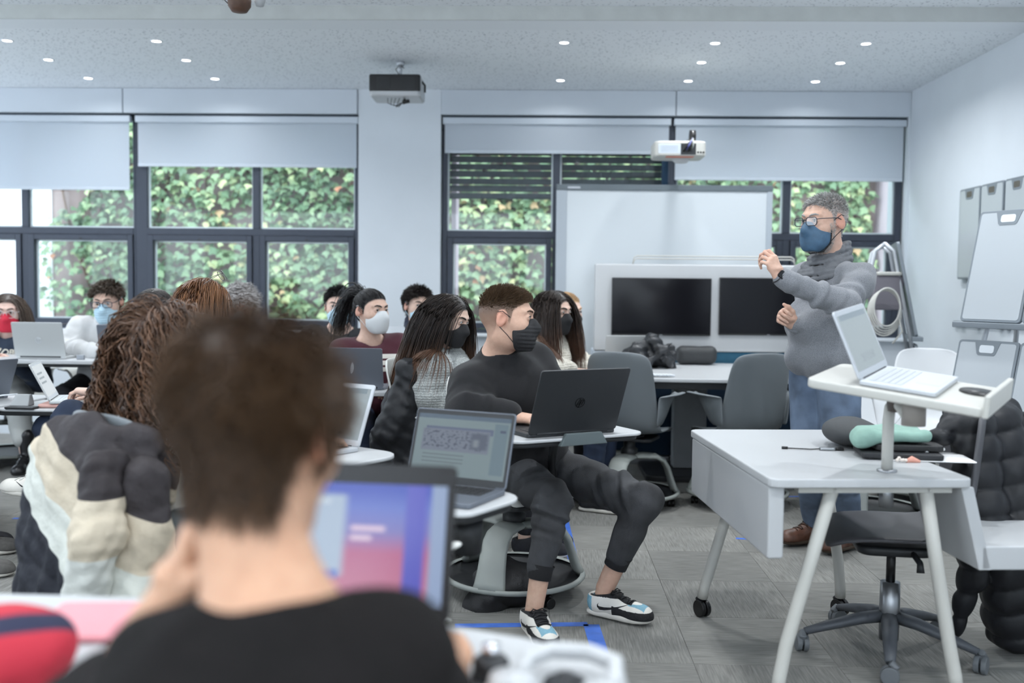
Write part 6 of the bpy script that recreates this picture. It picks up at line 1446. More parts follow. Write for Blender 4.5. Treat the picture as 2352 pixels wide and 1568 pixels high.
def cast_teacher():
    s = Person('standing man with grey hair, glasses, blue mask and grey scarf raising one hand',
               (P(1893, 880, 4.93).x, 4.93, .93), -116, P(1893, 512, 4.86), (-122, 3, 0), skin=(0.66, 0.43, 0.33), hair=(.34, .33, .32), cyaw=-112, h=.007, hh=.0027, neck=P(1912, 610, 4.93), hs=1.14, size=1.12, iris=(.08, .05, .03))
    s.gaze = (-.1, .0)
    s.arm('L', P(1790, 634, 4.52), elbow=P(1938, 700, 4.58), hdir=(-.45, -.05, .9), palm=(.55, -.85, .2), curl=[(30, 52, 30), (42, 55, 35), (52, 58, 35), (60, 60, 40)])
    s.arms['L']['thumb'] = [(.016, .024, -.010), (.040, .040, -.032), (.068, .040, -.050), (.094, .030, -.056)]
    s.arm('R', P(1822, 742, 4.80), elbow=P(1905, 800, 5.06), hdir=(-.75, -.3, .45), palm=(-.25, .9, .3), curl=[(60, 60, 30), (62, 62, 30), (65, 60, 30), (68, 60, 30)])
    s.arms['R']['thumb'] = [(.016, .024, -.004), (.044, .044, -.002), (.072, .052, .004), (.098, .050, .012)]
    s.leg('L', PZ(1922, 1262, .0) + UP * .10 + Vector((.06, 0, 0)), knee=P(1930, 1070, 4.80), foot=-128).leg('R', PZ(1850, 1248, .0) + UP * .10 + Vector((.05, 0, 0)), knee=P(1862, 1060, 4.96), foot=-112)
    s.hair_fn = lambda p: np.maximum(hairline(p, .010, .010) * .8, .45 * sstep(-p[:, 2], .035, .075) * sstep(p[:, 1], -.02, .02) * (p[:, 2] > -.125))
    s.body()
    hm = hair_mat('hair_grey_crop', (0.21, 0.205, 0.20), (0.62, 0.61, 0.60))
    s.short_hair(hm, 4200, lambda p: .006 + .016 * sstep(p[:, 2], .03, .085), lambda p: np.tile(np.array((0, .4, -.25)), (len(p), 1)), .0012, .6, mask=lambda p: hairline(p, .010, .006), rnd=.25)
    bd = lambda p: np.maximum(sstep(-p[:, 2], .045, .07) * sstep(p[:, 1], .0, .03) * (p[:, 2] > -.130), (p[:, 1] > .006) * (p[:, 1] < .045) * (p[:, 2] < .004) * (p[:, 2] > -.11)) * (p[:, 1] < .10) * (np.abs(p[:, 0]) < .078)
    s.short_hair(hair_mat('beard_grey', (0.35, 0.33, 0.31), (0.75, 0.72, 0.69)), 2600, lambda p: np.full(len(p), .008), lambda p: np.tile(np.array((0, .1, -.7)), (len(p), 1)), .0010, .6, mask=bd, name='beard', seed=8)
    gs = melange('grey_melange_knit', C8(104, 106, 111), C8(150, 152, 157), 620, .2)
    s.top(gs, loose=.026, fold=.008, belly=.055, collar=.068, collar_r=0, wr=.007, seed=11, armloose=.017, hem=.0, hipx=.026)
    # rolled scarf
    root = bpy.data.objects.new('scarf', None); COL.objects.link(root); root.parent = s.ob
    sm = mat('grey_scarf', C8(104, 106, 110), 0.9, var=0.1, scale=40, bump=0.3, bscale=220)
    f = Field(.005); r = np.random.default_rng(3)
    for j in range(8):
        c = s.neck + s.u * (.085 - .019 * j) + s.f * (.010 + .006 * j); R0 = .068 + .0085 * j; ph = r.uniform(0, 6)
        pts = [c + s.s * math.cos(t) * R0 + s.f * math.sin(t) * (R0 + .012) + s.u * (-.030 * math.sin(t) + .006 * math.sin(2 * t + ph)) for t in np.linspace(0, 2 * PI, 21)]
        for a, b in zip(pts[:-1], pts[1:]): f.cone(a, b, .0125, k=.006)
    V, Q = f.mesh(); link('scarf_wrap', qmesh('scarf_wrap', V - np.array(s.base), Q), sm, root)
    # belly hem band
    s.trousers(M_DENIM, .018, .05, .0035, ankle=.052, kn=.064)
    tm = mat('blue_mask_satin', C8(66, 96, 122), 0.6, var=0.15, scale=35)
    mk = s.mask(tm, 'cloth', strapm=M_LACEBLACK)
    b = MB()
    for g in (-1, 1): b.tube([s.W(p) - s.base for p in ((g * .0665, .034, .008), (g * .068, .033, -.04), (g * .064, .033, -.085), (g * .045, .055, -.118), (0, .086, -.126))], .004, 6)
    b.build('mask_binding', M_LACEBLACK, mk, True)
    s.glasses(mat('dark_frame', (0.03, 0.032, 0.04), 0.35), .052, .034, .116, .006, .0019)
    s.shoes(brown_shoe)
    # watch
    a = s.arms['L']; d = (a['w'] - a['e']).normalized(); hd = Vector(a['hdir']).normalized()
    w = thing('wristwatch', a['w'] + hd * .0, 'black square smartwatch on the raised wrist', 'watch')
    ax = (d * .5 + hd * .5).normalized(); n = Vector((.3, -.95, .1)); n = (n - ax * n.dot(ax)).normalized(); sd = ax.cross(n)
    Rm = Matrix((ax, sd, n)).transposed().to_4x4(); b = MB()
    pts = [Rm.to_3x3() @ Vector((0, math.cos(t) * .031, math.sin(t) * .027)) for t in np.linspace(0, 2 * PI, 25)[:-1]]
    b.tube(pts, .011, 6, closed=True, flat=.25, up=ax); b.build('strap', mat('black_silicone', (.012, .012, .013), .6), w, True)
    b = MB(); b.prism(rrect(.040, .036, .009), .024, .034, Rm); b.build('watch_case', mat('black_metal', (.02, .02, .022), .3, metal=.6), w, bevel=.002)
    b = MB(); b.prism(rrect(.033, .029, .007), .0342, .0347, Rm); b.build('watch_face', mat('dark_glass', (.01, .011, .013), .05), w)
    hr = s.arms['L']
    return s
def comb_to(pt):
    pt = np.array(pt)
    def f(p): d = pt - p; return d / (np.linalg.norm(d, axis=1, keepdims=True) + 1e-6)
    return f
def comb_const(v): v = np.array(v, float); return lambda p: np.tile(v, (len(p), 1))
CAP = [('e', (0, -.016, .028), (.083, .104, .094)), ('e', (0, -.04, -.02), (.070, .075, .07))]
FACE_CUT = ('e', (0, .105, -.035), (.086, .085, .112), .012, 's')
def cap_mass(s, grow=0.0, extra=(), cut=True, h=.005, amp=.0015):
    pr = [('e', (0, -.016, .028), (.081 + grow, .102 + grow, .092 + grow)), ('e', (0, -.04, -.025), (.068 + grow, .072 + grow, .065))] + list(extra)
    V, Q = s.mass(pr + ([FACE_CUT] if cut else []) + [('e', (.088, -.0, -.01), (.022, .034, .042), .01, 's'), ('e', (-.088, -.0, -.01), (.022, .034, .042), .01, 's')] * 1, h, wave(4, 150, amp, 5)); return V, Q
def long_hair(s, m, n=1500, L=.46, part=0.0, tip0=2.0, rad=.0015, S=15, seed=3, loose=.03, bias=None, curl=0.0, cfreq=60, back=.25, grow=.004, extra=None, jit=.12, noise=.035, off=(.002, .014)):
    mask = lambda p: hairline(p, .006, .004) * (p[:, 2] > -.02) * (.35 + .65 * sstep(p[:, 2], .02, .08))
    st = lambda p, nm, r: np.stack([np.sign(p[:, 0] - part) * .9, np.full(len(p), -back), np.full(len(p), -.05)], 1) + nm * .12 + r.normal(0, .08, (len(p), 3))
    ex = extra if extra is not None else [('c', (0, -.065, -.02), (0, -.080, -.17), .062, .045)]
    V, Q = s.mass([('e', (0, -.016, .028), (.078 + grow, .100 + grow, .088 + grow)), ('e', (0, -.045, -.03), (.068, .066, .07))] + ex + [FACE_CUT], .006, wave(4, 120, .0015, 5))
    return s.flow_hair(m, n, lambda p, r: L * r.uniform(1 - jit, 1 + jit, len(p)), st, mask, grav=.40, inert=.85, noise=noise, rad=rad, S=S, off=off, cap=(V, Q), seed=seed, loose=loose, bias=bias, curl=curl, cfreq=cfreq, tip0=tip0, guard=True)
def pulled_hair(s, m, target, n=2200, rad=.0013, seed=3, bun=None):
    t = np.array(target)
    if bun: V, Q = s.mass([('e', target, bun)], .004, wave(4, 220, .002, 5)); s._hair(V, Q, np.full(len(V), .3), m, name='hair_bun')
    return s.flow_hair(m, n, lambda p, r: 1.12 * np.linalg.norm(p - t, axis=1) * s.hs + .012, lambda p, nm, r: (t - p) / np.linalg.norm(t - p, axis=1, keepdims=True) + nm * .1 + r.normal(0, .05, (len(p), 3)), lambda p: hairline(p, .002, .004), grav=0, inert=.45, noise=.02, rad=rad, S=10, off=(.001, .007), seed=seed, target=target, tw=.55)
def mop_hair(s, m, L=(.035, .06), comb=(.2, .5, -.1), n=1700, rad=.0013, seed=3, grav=.18, lift=.35, shift=.003, side=.014):
    cb = np.array(comb, float)
    return s.flow_hair(m, n, lambda p, r: (side + (r.uniform(L[0], L[1], len(p)) - side) * sstep(p[:, 2], .01, .07)) * s.hs, lambda p, nm, r: nm * lift + cb + r.normal(0, .15, (len(p), 3)), lambda p: hairline(p, shift, .005), grav=grav, inert=.85, noise=.07, rad=rad, S=7, off=(.002, .012), seed=seed)
HM_DARK = hair_mat('hair_near_black', (0.010, 0.008, 0.008), (0.035, 0.026, 0.022))
HM_BLACK = hair_mat('hair_black', (0.006, 0.006, 0.007), (0.02, 0.02, 0.022))
HM_BROWN = hair_mat('hair_dark_brown', (0.028, 0.016, 0.010), (0.085, 0.05, 0.03))
def chair_for(s, label, back=.03, **kw):
    p = s.hip - s.pf * back; return node_chair((p.x, p.y, 0), s.yaw, label, **kw)
def cast_foreground():
    s = Person('blurred person with short dark brown hair and black top at the near table',
               (-.30, .80, .50), 4, P(592, 990, 1.02), (14, 12, 0), skin=(0.58, 0.34, 0.22), hair=(0.05, 0.028, 0.016), h=.008, hh=.004, neck=P(622, 1430, .955), hs=.97, size=.96, narrow=.86)
    s.sh['L'] = s.neck - s.s * .105 - s.u * .075 + s.f * .05; s.sh['R'] = s.neck + s.s * .118 - s.u * .035 + s.f * .01
    s.arm('L', P(385, 1385, 1.07), elbow=P(150, 1720, 1.14), hdir=(.35, .1, 1), palm=(-.9, -.3, .2), curl=(25, 30, 20)); s.arm('R', (-.12, 1.36, .79), pole=(.25, -.4, -1), hdir=(-.3, 1, -.1))
    s.seated(.40, .12); s.hair_fn = lambda p: hairline(p, -.010, .010) * .95; s.body()
    m = hair_mat('hair_foreground_brown', (0.030, 0.016, 0.008), (0.13, 0.07, 0.034))
    V, Q = s.mass([('e', (0, -.018, .030), (.079, .102, .092)), ('e', (0, .03, .072), (.066, .06, .045)), FACE_CUT], .006, wave(9, 60, .002, 5)); s._hair(V, Q, np.full(len(V), .1), m, name='hair_base')
    s.short_hair(m, 6500, lambda p: .020 + .022 * sstep(p[:, 2], -.02, .07), lambda p: np.stack([p[:, 0] * 2 + .12, -.35 - 2 * p[:, 1], -.75 + 3 * p[:, 2]], 1), .0013, .35, mask=lambda p: hairline(p, -.012, .006), S=5, rnd=.2)
    bk = mat('black_jersey', C8(24, 22, 22), .95, var=.1, scale=60, bump=.15, bscale=400, spec=.2)
    s.top(bk, loose=.022, fold=.005, collar=.054, collar_r=.008, cuff=.16, sl=.05, cuffs=False, seed=21, drop=.008)
    s.trousers(M_DARKCLOTH); s.shoes(plain_shoe); chair_for(s, 'pale classroom chair under the blurred foreground person'); return s

def cast_curly():
    s = Person('woman with long curly brown hair and white top, her chair holding a colour block coat',
               (-1.09, 2.98, .55), 36, P(388, 806, 2.98), (42, 10, 0), skin=(0.64, 0.44, 0.34), hair=(0.05, 0.028, 0.018), fem=True, h=.008, hh=.004, hs=1.0)
    s.arm('L', (-.95, 3.42, .78)).arm('R', (-.72, 3.30, .78)); s.seated(); s.body()
    m = hair_mat('hair_curly_brown', (0.040, 0.020, 0.012), (0.17, 0.085, 0.045))
    long_hair(s, m, 1900, .52, .01, rad=.0021, S=26, curl=.013, cfreq=75, grow=.006, seed=5, back=.35, extra=[('c', (0, -.06, -.02), (0, -.080, -.18), .070, .05)], noise=.07, off=(.002, .045))
    s.top(mat('white_cotton_knit', C8(226, 222, 212), .9, var=.04, scale=30, bump=.2, bscale=200), loose=.024, fold=.006, collar=.055, collar_r=.008, seed=31)
    s.trousers(M_DENIMDARK); s.shoes(white_sneaker); chair_for(s, 'classroom chair under the curly haired woman, draped with the colour block coat', back=.0, shell=M_GREYSHELL); return s

def cast_red_mask():
    s = Person('girl with red mask, round glasses and navy sweatshirt with white lettering',
               (P(15, 900, 6.98).x, 7.02, .60), 172, P(18, 716, 6.86), (160, 8, 0), skin=(0.68, 0.49, 0.42), hair=(0.06, 0.04, 0.03), fem=True, hh=.0038, h=.009, hs=1.10, size=1.04)
    s.gaze = (.1, -.1)
    s.arm('R', P(-25, 838, 6.62)).arm('L', P(28, 830, 6.62)); s.seated(); s.leg('L', P(60, 1010, 6.55) - Vector((0, 0, .16)), foot=170); s.leg('R', P(-60, 1010, 6.5) - Vector((0, 0, .16)), foot=170)
    for q in 'LR': s.legs[q]['a'].z = .12
    s.body(); m = hair_mat('hair_ash_brown', (0.05, 0.035, 0.028), (0.13, 0.095, 0.075))
    long_hair(s, m, 900, .27, .0, rad=.0020, S=12, seed=7, off=(.001, .005), loose=.0, back=.5)
    nv = mat('navy_sweat', C8(38, 50, 68), .9, var=.08, scale=60, sheen=.15); o = s.top(nv, loose=.032, fold=.006, collar=.060, collar_r=.009, seed=41)
    wh = mat('cream_print', C8(222, 218, 206), .8); fr = Matrix((s.s, s.f, s.u)).transposed()
    bv = BVHTree.FromPolygons([v.co.copy() for v in o.data.vertices], [tuple(p.vertices) for p in o.data.polygons])
    for i, (tx, dz) in enumerate((('ST-TROPEZ', .0), ('SO FRANCE', -.050))):
        c = (s.neck - s.u * (.055 - dz) + s.f * .5) - s.base; t = text('lettering', tx, .052, wh, o, Matrix.Identity(4), .0, bold=.0016)
        B = Matrix((-s.s, s.u, s.f)).transposed()
        for v in t.data.vertices:
            p = c + B @ v.co; h = bv.ray_cast(p, -s.f); v.co = (h[0] + s.f * .012) if h[0] is not None else p - s.f * .36
    mk = s.mask(mat('red_mask_fabric', C8(198, 38, 62), .8), 'cloth'); s.glasses(mat('clear_frame', C8(196, 188, 190), .3), .050, .046, .114, .002, .0016, shape=.021)
    s.trousers(mat('grey_jeans', C8(176, 178, 176), .85), .02, .14, ankle=.055); s.shoes(black_boot); chair_for(s, 'pale classroom chair under the girl with the red mask'); return s

def cast_hoodie():
    s = Person('man with dark glasses, pale blue mask and white hoodie at the long table',
               (P(232, 900, 6.95).x, 7.02, .60), 176, P(247, 694, 6.80), (174, 10, -2), skin=(0.66, 0.46, 0.37), hair=(0.055, 0.04, 0.032), hh=.0035, h=.008, hs=1.13, size=1.06)
    s.gaze = (0, -.35)
    s.arm('R', P(232, 812, 6.50), elbow=P(150, 800, 6.72), hdir=(1, .2, -.1)).arm('L', P(285, 815, 6.58), elbow=P(325, 800, 6.75), hdir=(-.8, -.3, 0)); s.seated(); s.body()
    m = hair_mat('hair_brown_short', (0.035, 0.024, 0.018), (0.11, 0.078, 0.055)); mop_hair(s, m, (.035, .055), (.3, .6, .15), 1900, .0016)
    hd = mat('white_hoodie_fleece', C8(192, 193, 194), .95, var=.03, scale=30, sheen=.2); o = s.top(hd, name='hoodie', loose=.036, fold=.008, collar=.062, collar_r=0, seed=51, wr=.007)
    f = Field(.007)
    for j in range(2):
        R0 = .078 + .012 * j; c = s.neck + s.u * (.045 - .028 * j)
        pts = [c + s.s * math.cos(t) * R0 * 1.05 + s.f * (math.sin(t) * R0 - .012) + s.u * (-.035 * math.sin(t) * (math.sin(t) > 0) * 1.6 + .012) for t in np.linspace(0, 2 * PI, 17)]
        for a, b in zip(pts[:-1], pts[1:]): f.cone(a, b, .020, k=.015)
    f.disp.append(wave(3, 60, .004)); V, Q = f.mesh(); link('hood', qmesh('hood', V - np.array(s.base), Q), hd, o)
    s.mask(M_BLUEMASK); s.glasses(mat('navy_frame', (.02, .025, .05), .3), .052, .036, .116, .006, .0024); s.trousers(M_DARKCLOTH); s.shoes(plain_shoe); chair_for(s, 'pale classroom chair under the man in the white hoodie'); return s

def cast_typing():
    s = Person('woman with dark hair tied back typing on the white laptop, white sneaker on crossed leg',
               (P(330, 1000, 4.95).x, 4.98, .55), -72, P(350, 722, 4.78), (-70, 14, 0), skin=(0.70, 0.50, 0.41), hair=(0.03, 0.018, 0.014), fem=True, hh=.0035, h=.008)
    s.arm('R', P(222, 905, 5.02), elbow=P(290, 915, 5.15), hdir=(-1, -.1, .05), palm=(.1, 0, 1), curl=(30, 35, 20)).arm('L', P(212, 900, 4.86), elbow=P(290, 905, 4.72), hdir=(-1, .1, .08), palm=(.1, 0, 1), curl=(32, 40, 25))
    s.leg('L', P(100, 1102, 4.62), knee=P(165, 960, 4.78), foot=-84, pitch=-6).leg('R', P(140, 1220, 4.90), knee=P(120, 985, 4.98), foot=-70); s.legs['R']['a'].z = .09
    s.body(); m = HM_DARK
    pulled_hair(s, m, (0, -.118, .015), 2400, .0014, bun=(.034, .034, .034))
    s.top(M_DARKCLOTH, loose=.022, fold=.005, collar=.055, collar_r=.008, seed=61); s.trousers(M_DENIMDARK, .018, .06, .005, ankle=.05); s.shoes(white_sneaker); chair_for(s, 'pale classroom chair under the woman typing on the white laptop'); return s

def cast_auburn():
    s = Person('woman with auburn hair and glasses pushed up on her head',
               (P(468, 1000, 4.2).x, 4.18, .54), 58, P(474, 704, 4.22), (62, 6, 4), skin=(0.68, 0.48, 0.38), hair=(0.12, 0.05, 0.02), fem=True, hh=.0035, h=.009)
    s.arm('L', s.hip + s.pf * .24 - s.ps * .08 + UP * .11).arm('R', s.hip + s.pf * .24 + s.ps * .08 + UP * .11); s.seated(); s.body()
    m = hair_mat('hair_auburn', (0.085, 0.032, 0.013), (0.30, 0.135, 0.055)); long_hair(s, m, 1700, .34, .01, rad=.0015, S=14, seed=9, back=.6, grow=.004)
    r = np.array(frame(0, -38, 0)); s.glasses(mat('steel_frame', C8(120, 116, 116), .3, metal=.7), .050, .044, .112, 0, .0014, up=lambda p: s.W(Vector(np.array(p) @ r.T + np.array((0, -.03, .075)))) - s.base, shape=.02)
    s.top(mat('rust_knit', C8(96, 84, 80), .9), loose=.024, collar=.055, collar_r=.008, seed=71); s.trousers(M_DARKCLOTH); s.shoes(plain_shoe); chair_for(s, 'pale classroom chair under the auburn haired woman'); return s

def cast_grey_curls():
    s = Person('person with grey curly hair sitting by the window behind the auburn woman',
               (P(556, 900, 6.9).x, 6.98, .58), 176, P(552, 706, 6.80), (165, 20, 0), skin=(0.66, 0.44, 0.37), hair=(0.3, 0.28, 0.27), hh=.004, h=.010, hs=1.05)
    s.arm('L', s.hip + Vector((.12, -.42, .2))).arm('R', s.hip + Vector((-.12, -.42, .2))); s.seated(); s.body()
    m = hair_mat('hair_grey_curls', (0.30, 0.28, 0.27), (0.70, 0.68, 0.68))
    s.flow_hair(m, 1500, lambda p, r: r.uniform(.04, .09, len(p)), lambda p, nm, r: nm + r.normal(0, .5, (len(p), 3)), lambda p: hairline(p, .0, .006), grav=.15, noise=.25, rad=.0032, S=8, curl=.010, cfreq=160, seed=13)
    s.mask(M_BLUEMASK); s.top(M_DARKCLOTH, loose=.024, collar=.055, collar_r=.008, seed=81); s.trousers(M_DARKCLOTH); s.shoes(plain_shoe); chair_for(s, 'pale classroom chair under the person with grey curls'); return s

def cast_window_student():
    s = Person('young man with short black hair and pale blue mask behind the ponytail girl',
               (P(772, 900, 6.7).x, 6.85, .57), 178, P(778, 704, 6.62), (172, 4, 0), skin=(0.68, 0.48, 0.40), hair=(0.012, 0.011, 0.012), hh=.0035, h=.009, hs=1.06)
    s.arm('L', s.hip + Vector((.12, -.42, .2))).arm('R', s.hip + Vector((-.12, -.42, .2))); s.seated(); s.body()
    mop_hair(s, HM_BLACK, (.018, .028), (0, .35, .1), 2000, .0016, lift=.7, side=.006); s.mask(M_BLUEMASK)
    s.top(mat('charcoal_sweat', C8(44, 46, 50), .9), loose=.026, collar=.06, collar_r=.009, seed=91); s.trousers(M_DARKCLOTH); s.shoes(plain_shoe); chair_for(s, 'pale classroom chair under the student by the window'); return s

def stripes_mat():
    m = mat('burgundy_knit', C8(72, 26, 40), .92, sheen=.2, bump=.2, bscale=250); nt, b = nodes(m); tc = N(nt, 'TexCoord'); sp = N(nt, 'SeparateXYZ'); nt.links.new(tc.outputs['Object'], sp.inputs[0]); cur = None
    tot = None
    for z in (.905, .868, .831):
        d = N(nt, 'Math', operation='SUBTRACT'); d.inputs[1].default_value = z; nt.links.new(sp.outputs[2], d.inputs[0]); a = N(nt, 'Math', operation='ABSOLUTE'); nt.links.new(d.outputs[0], a.inputs[0]); l = N(nt, 'MapRange'); l.inputs[1].default_value = .0135; l.inputs[2].default_value = .0115; nt.links.new(a.outputs[0], l.inputs[0])
        if tot is None: tot = l
        else: q = N(nt, 'Math', operation='MAXIMUM'); nt.links.new(tot.outputs[0], q.inputs[0]); nt.links.new(l.outputs[0], q.inputs[1]); tot = q
    x = N(nt, 'MixRGB'); x.inputs[1].default_value = (*C8(72, 26, 40), 1); x.inputs[2].default_value = (*C8(226, 222, 214), 1); nt.links.new(tot.outputs[0], x.inputs[0]); nt.links.new(x.outputs[0], b.inputs['Base Color']); return m
def cast_ponytail():
    s = Person('girl with black ponytail, white mask and burgundy sweater with white stripes',
               (P(862, 950, 5.72).x, 5.78, .55), 168, P(853, 714, 5.66), (131, 3, 0), skin=(0.64, 0.44, 0.35), hair=(0.012, 0.010, 0.010), fem=True, hh=.0028, h=.007, hs=1.04, cyaw=160, neck=P(850, 784, 5.70), size=1.08)
    s.gaze = (.25, .0)
    s.arm('L', P(905, 890, 5.40), elbow=P(940, 880, 5.62)).arm('R', P(820, 885, 5.40), elbow=P(775, 880, 5.65)); s.seated(); s.body()
    m = HM_BLACK; pulled_hair(s, m, (0, -.090, .086), 2800, .0012)
    pt = np.array((0, -.088, .092)); V = s.WN(pt); r = np.random.default_rng(4); n = 260
    root = V + r.normal(0, .010, (n, 3)); d0 = (np.array(s.HR) @ np.array((0, -.8, .75))) + r.normal(0, .15, (n, 3))
    bias = np.tile((np.array(s.HR) @ np.array((0, -.10, 0))), (n, 1))
    pts = march(root, d0, .40 * r.uniform(.8, 1.1, n), 16, s.colliders(.03), .30, .85, r.uniform(.006, .03, n), .06, 4, bias); rd = .0024 * np.linspace(1.1, .3, 16)[None] * r.uniform(.7, 1.3, (n, 1)); V2, Q2 = strands(pts, rd); s._hair(V2, Q2, np.repeat(r.uniform(0, 1, n), 48), m, name='ponytail')
    b = MB(); b.tube([Vector(V) + s.HR @ Vector((math.cos(t) * .014, 0, math.sin(t) * .014)) - s.base for t in np.linspace(0, 2 * PI, 17)[:-1]], .005, 6, closed=True); b.build('hair_tie', M_BLACKPL, s.ob, True)
    s.top(stripes_mat(), loose=.036, fold=.006, collar=.070, collar_r=.006, cm=mat('burgundy_rib', C8(66, 24, 37), .9), seed=101, drop=.015)
    s.mask(M_WHITEMASK, 'ffp'); s.trousers(M_DENIMDARK); s.shoes(plain_shoe); chair_for(s, 'pale classroom chair under the girl in the burgundy sweater'); return s

def cast_pillar_boy():
    s = Person('boy with short dark fringe, pale blue mask and navy collar in front of the pillar',
               (P(962, 900, 6.6).x, 6.68, .56), 165, P(960, 703, 6.50), (154, 2, 0), skin=(0.66, 0.47, 0.38), hair=(0.014, 0.012, 0.013), hh=.0035, h=.009, hs=.98)
    s.gaze = (.3, .1)
    s.arm('L', s.hip + Vector((.2, -.4, .2))).arm('R', s.hip + Vector((-.08, -.42, .2))); s.seated(); s.body()
    mop_hair(s, HM_DARK, (.034, .050), (.3, .35, .0), 2200, .0015, grav=.15, side=.022); s.mask(M_BLUEMASK)
    o = s.top(mat('pale_grey_fleece', C8(196, 202, 208), .9, sheen=.2), loose=.030, collar=.06, collar_r=0, seed=111, name='jacket')
    f = Field(.006)
    for j in range(3):
        c = s.neck + s.u * (.055 - .024 * j); R0 = .064 + .005 * j; pts = [c + s.s * math.cos(t) * R0 + s.f * math.sin(t) * (R0 + .01) - s.u * .02 * math.sin(t) for t in np.linspace(0, 2 * PI, 17)]
        for a, b in zip(pts[:-1], pts[1:]): f.cone(a, b, .016, k=.01)
    V, Q = f.mesh(); link('fleece_collar', qmesh('fleece_collar', V - np.array(s.base), Q), mat('navy_fleece', C8(24, 34, 56), .95, sheen=.2), o); s.trousers(M_DARKCLOTH); s.shoes(plain_shoe); chair_for(s, 'pale classroom chair under the boy in front of the pillar'); return s

def cast_long_hair():
    s = Person('girl with very long dark hair, black mask and grey knit sweater looking down',
               (P(1032, 1000, 4.9).x, 4.93, .55), 98, P(1030, 732, 4.80), (116, 18, 3), skin=(0.68, 0.49, 0.40), hair=(0.014, 0.010, 0.009), fem=True, hh=.0028, h=.0065, hs=1.0, neck=P(1005, 806, 4.86), size=1.05)
    s.gaze = (0, -.6)
    s.arm('R', P(1090, 925, 4.75), elbow=P(985, 905, 4.70)).arm('L', P(1110, 920, 5.0), elbow=P(1030, 905, 5.12)); s.seated(); s.body()
    m = hair_mat('hair_ombre', (0.009, 0.007, 0.007), (0.040, 0.026, 0.020), tip=(0.20, 0.09, 0.042))
    long_hair(s, m, 2600, .48, .0, tip0=.42, rad=.0013, S=20, seed=15, back=.40, loose=.036, grow=.004, extra=[('c', (0, -.062, -.02), (0, -.080, -.18), .062, .045)], bias=lambda p, r: np.tile(np.array((0, -1.0, 0)), (len(p), 1)) * np.where(p[:, 0:1] > 0, .115, .02), off=(.002, .009))
    s.top(melange('grey_chunky_knit', C8(150, 154, 154), C8(184, 188, 186), 160, .5, 1.0, 26), loose=.042, fold=.008, collar=.060, collar_r=.014, seed=121, wr=.009)
    s.mask(M_BLACKMASK, 'cloth'); s.trousers(M_DARKCLOTH); s.shoes(plain_shoe); chair_for(s, 'pale classroom chair under the girl in the grey knit sweater'); return s

def cast_cream():
    s = Person('girl with long brown hair, black mask and cream cable sweater typing at the group table',
               (-.03, 6.02, .56), 112, P(1272, 716, 5.92), (128, 8, 0), skin=(0.68, 0.48, 0.39), hair=(0.02, 0.013, 0.011), fem=True, hh=.0032, h=.008, hs=1.05, size=1.04)
    s.gaze = (.1, -.4)
    s.arm('R', P(1312, 850, 5.86), elbow=P(1262, 845, 5.74), hdir=(1, .15, -.1)).arm('L', P(1340, 848, 6.1), elbow=P(1330, 840, 6.25), hdir=(1, -.2, -.05)); s.seated(); s.body()
    m = hair_mat('hair_brown_ombre', (0.014, 0.010, 0.009), (0.05, 0.032, 0.024), tip=(0.14, 0.065, 0.035)); 
    fwd = lambda p, r: np.tile(np.array((0, .05, 0)), (len(p), 1)) * (p[:, 1:2] > -.03)
    long_hair(s, m, 1700, .42, .0, tip0=.45, rad=.0016, S=16, seed=17, back=.12, bias=fwd)
    s.top(melange('cream_cable_knit', C8(200, 194, 180), C8(224, 219, 206), 60, .5, 1.0, 22), loose=.036, fold=.008, collar=.060, collar_r=.016, seed=131); s.mask(M_BLACKMASK, 'cloth'); s.trousers(M_DENIMDARK); s.shoes(plain_shoe); chair_for(s, 'pale classroom chair under the girl in the cream sweater'); return s

def cast_blonde():
    s = Person('blond girl with black mask half hidden behind the girl in the cream sweater',
               (-.02, 6.88, .57), 118, P(1302, 716, 6.62), (138, 6, 0), skin=(0.72, 0.52, 0.43), hair=(0.36, 0.22, 0.11), fem=True, hh=.0038, h=.010, hs=1.06)
    s.arm('R', s.hip + Vector((.40, -.12, .22))).arm('L', s.hip + Vector((.40, .10, .22))); s.seated(); s.body()
    m = hair_mat('hair_blond', (0.30, 0.17, 0.075), (0.55, 0.36, 0.19)); pulled_hair(s, m, (0, -.112, .03), 1600, .0016, bun=(.035, .03, .035)); s.mask(M_BLACKMASK, 'cloth')
    s.top(melange('oat_knit', C8(196, 186, 168), C8(218, 210, 194), 90), loose=.03, collar=.058, collar_r=.012, seed=141); s.trousers(M_DARKCLOTH); s.shoes(plain_shoe); chair_for(s, 'pale classroom chair under the blond girl'); return s

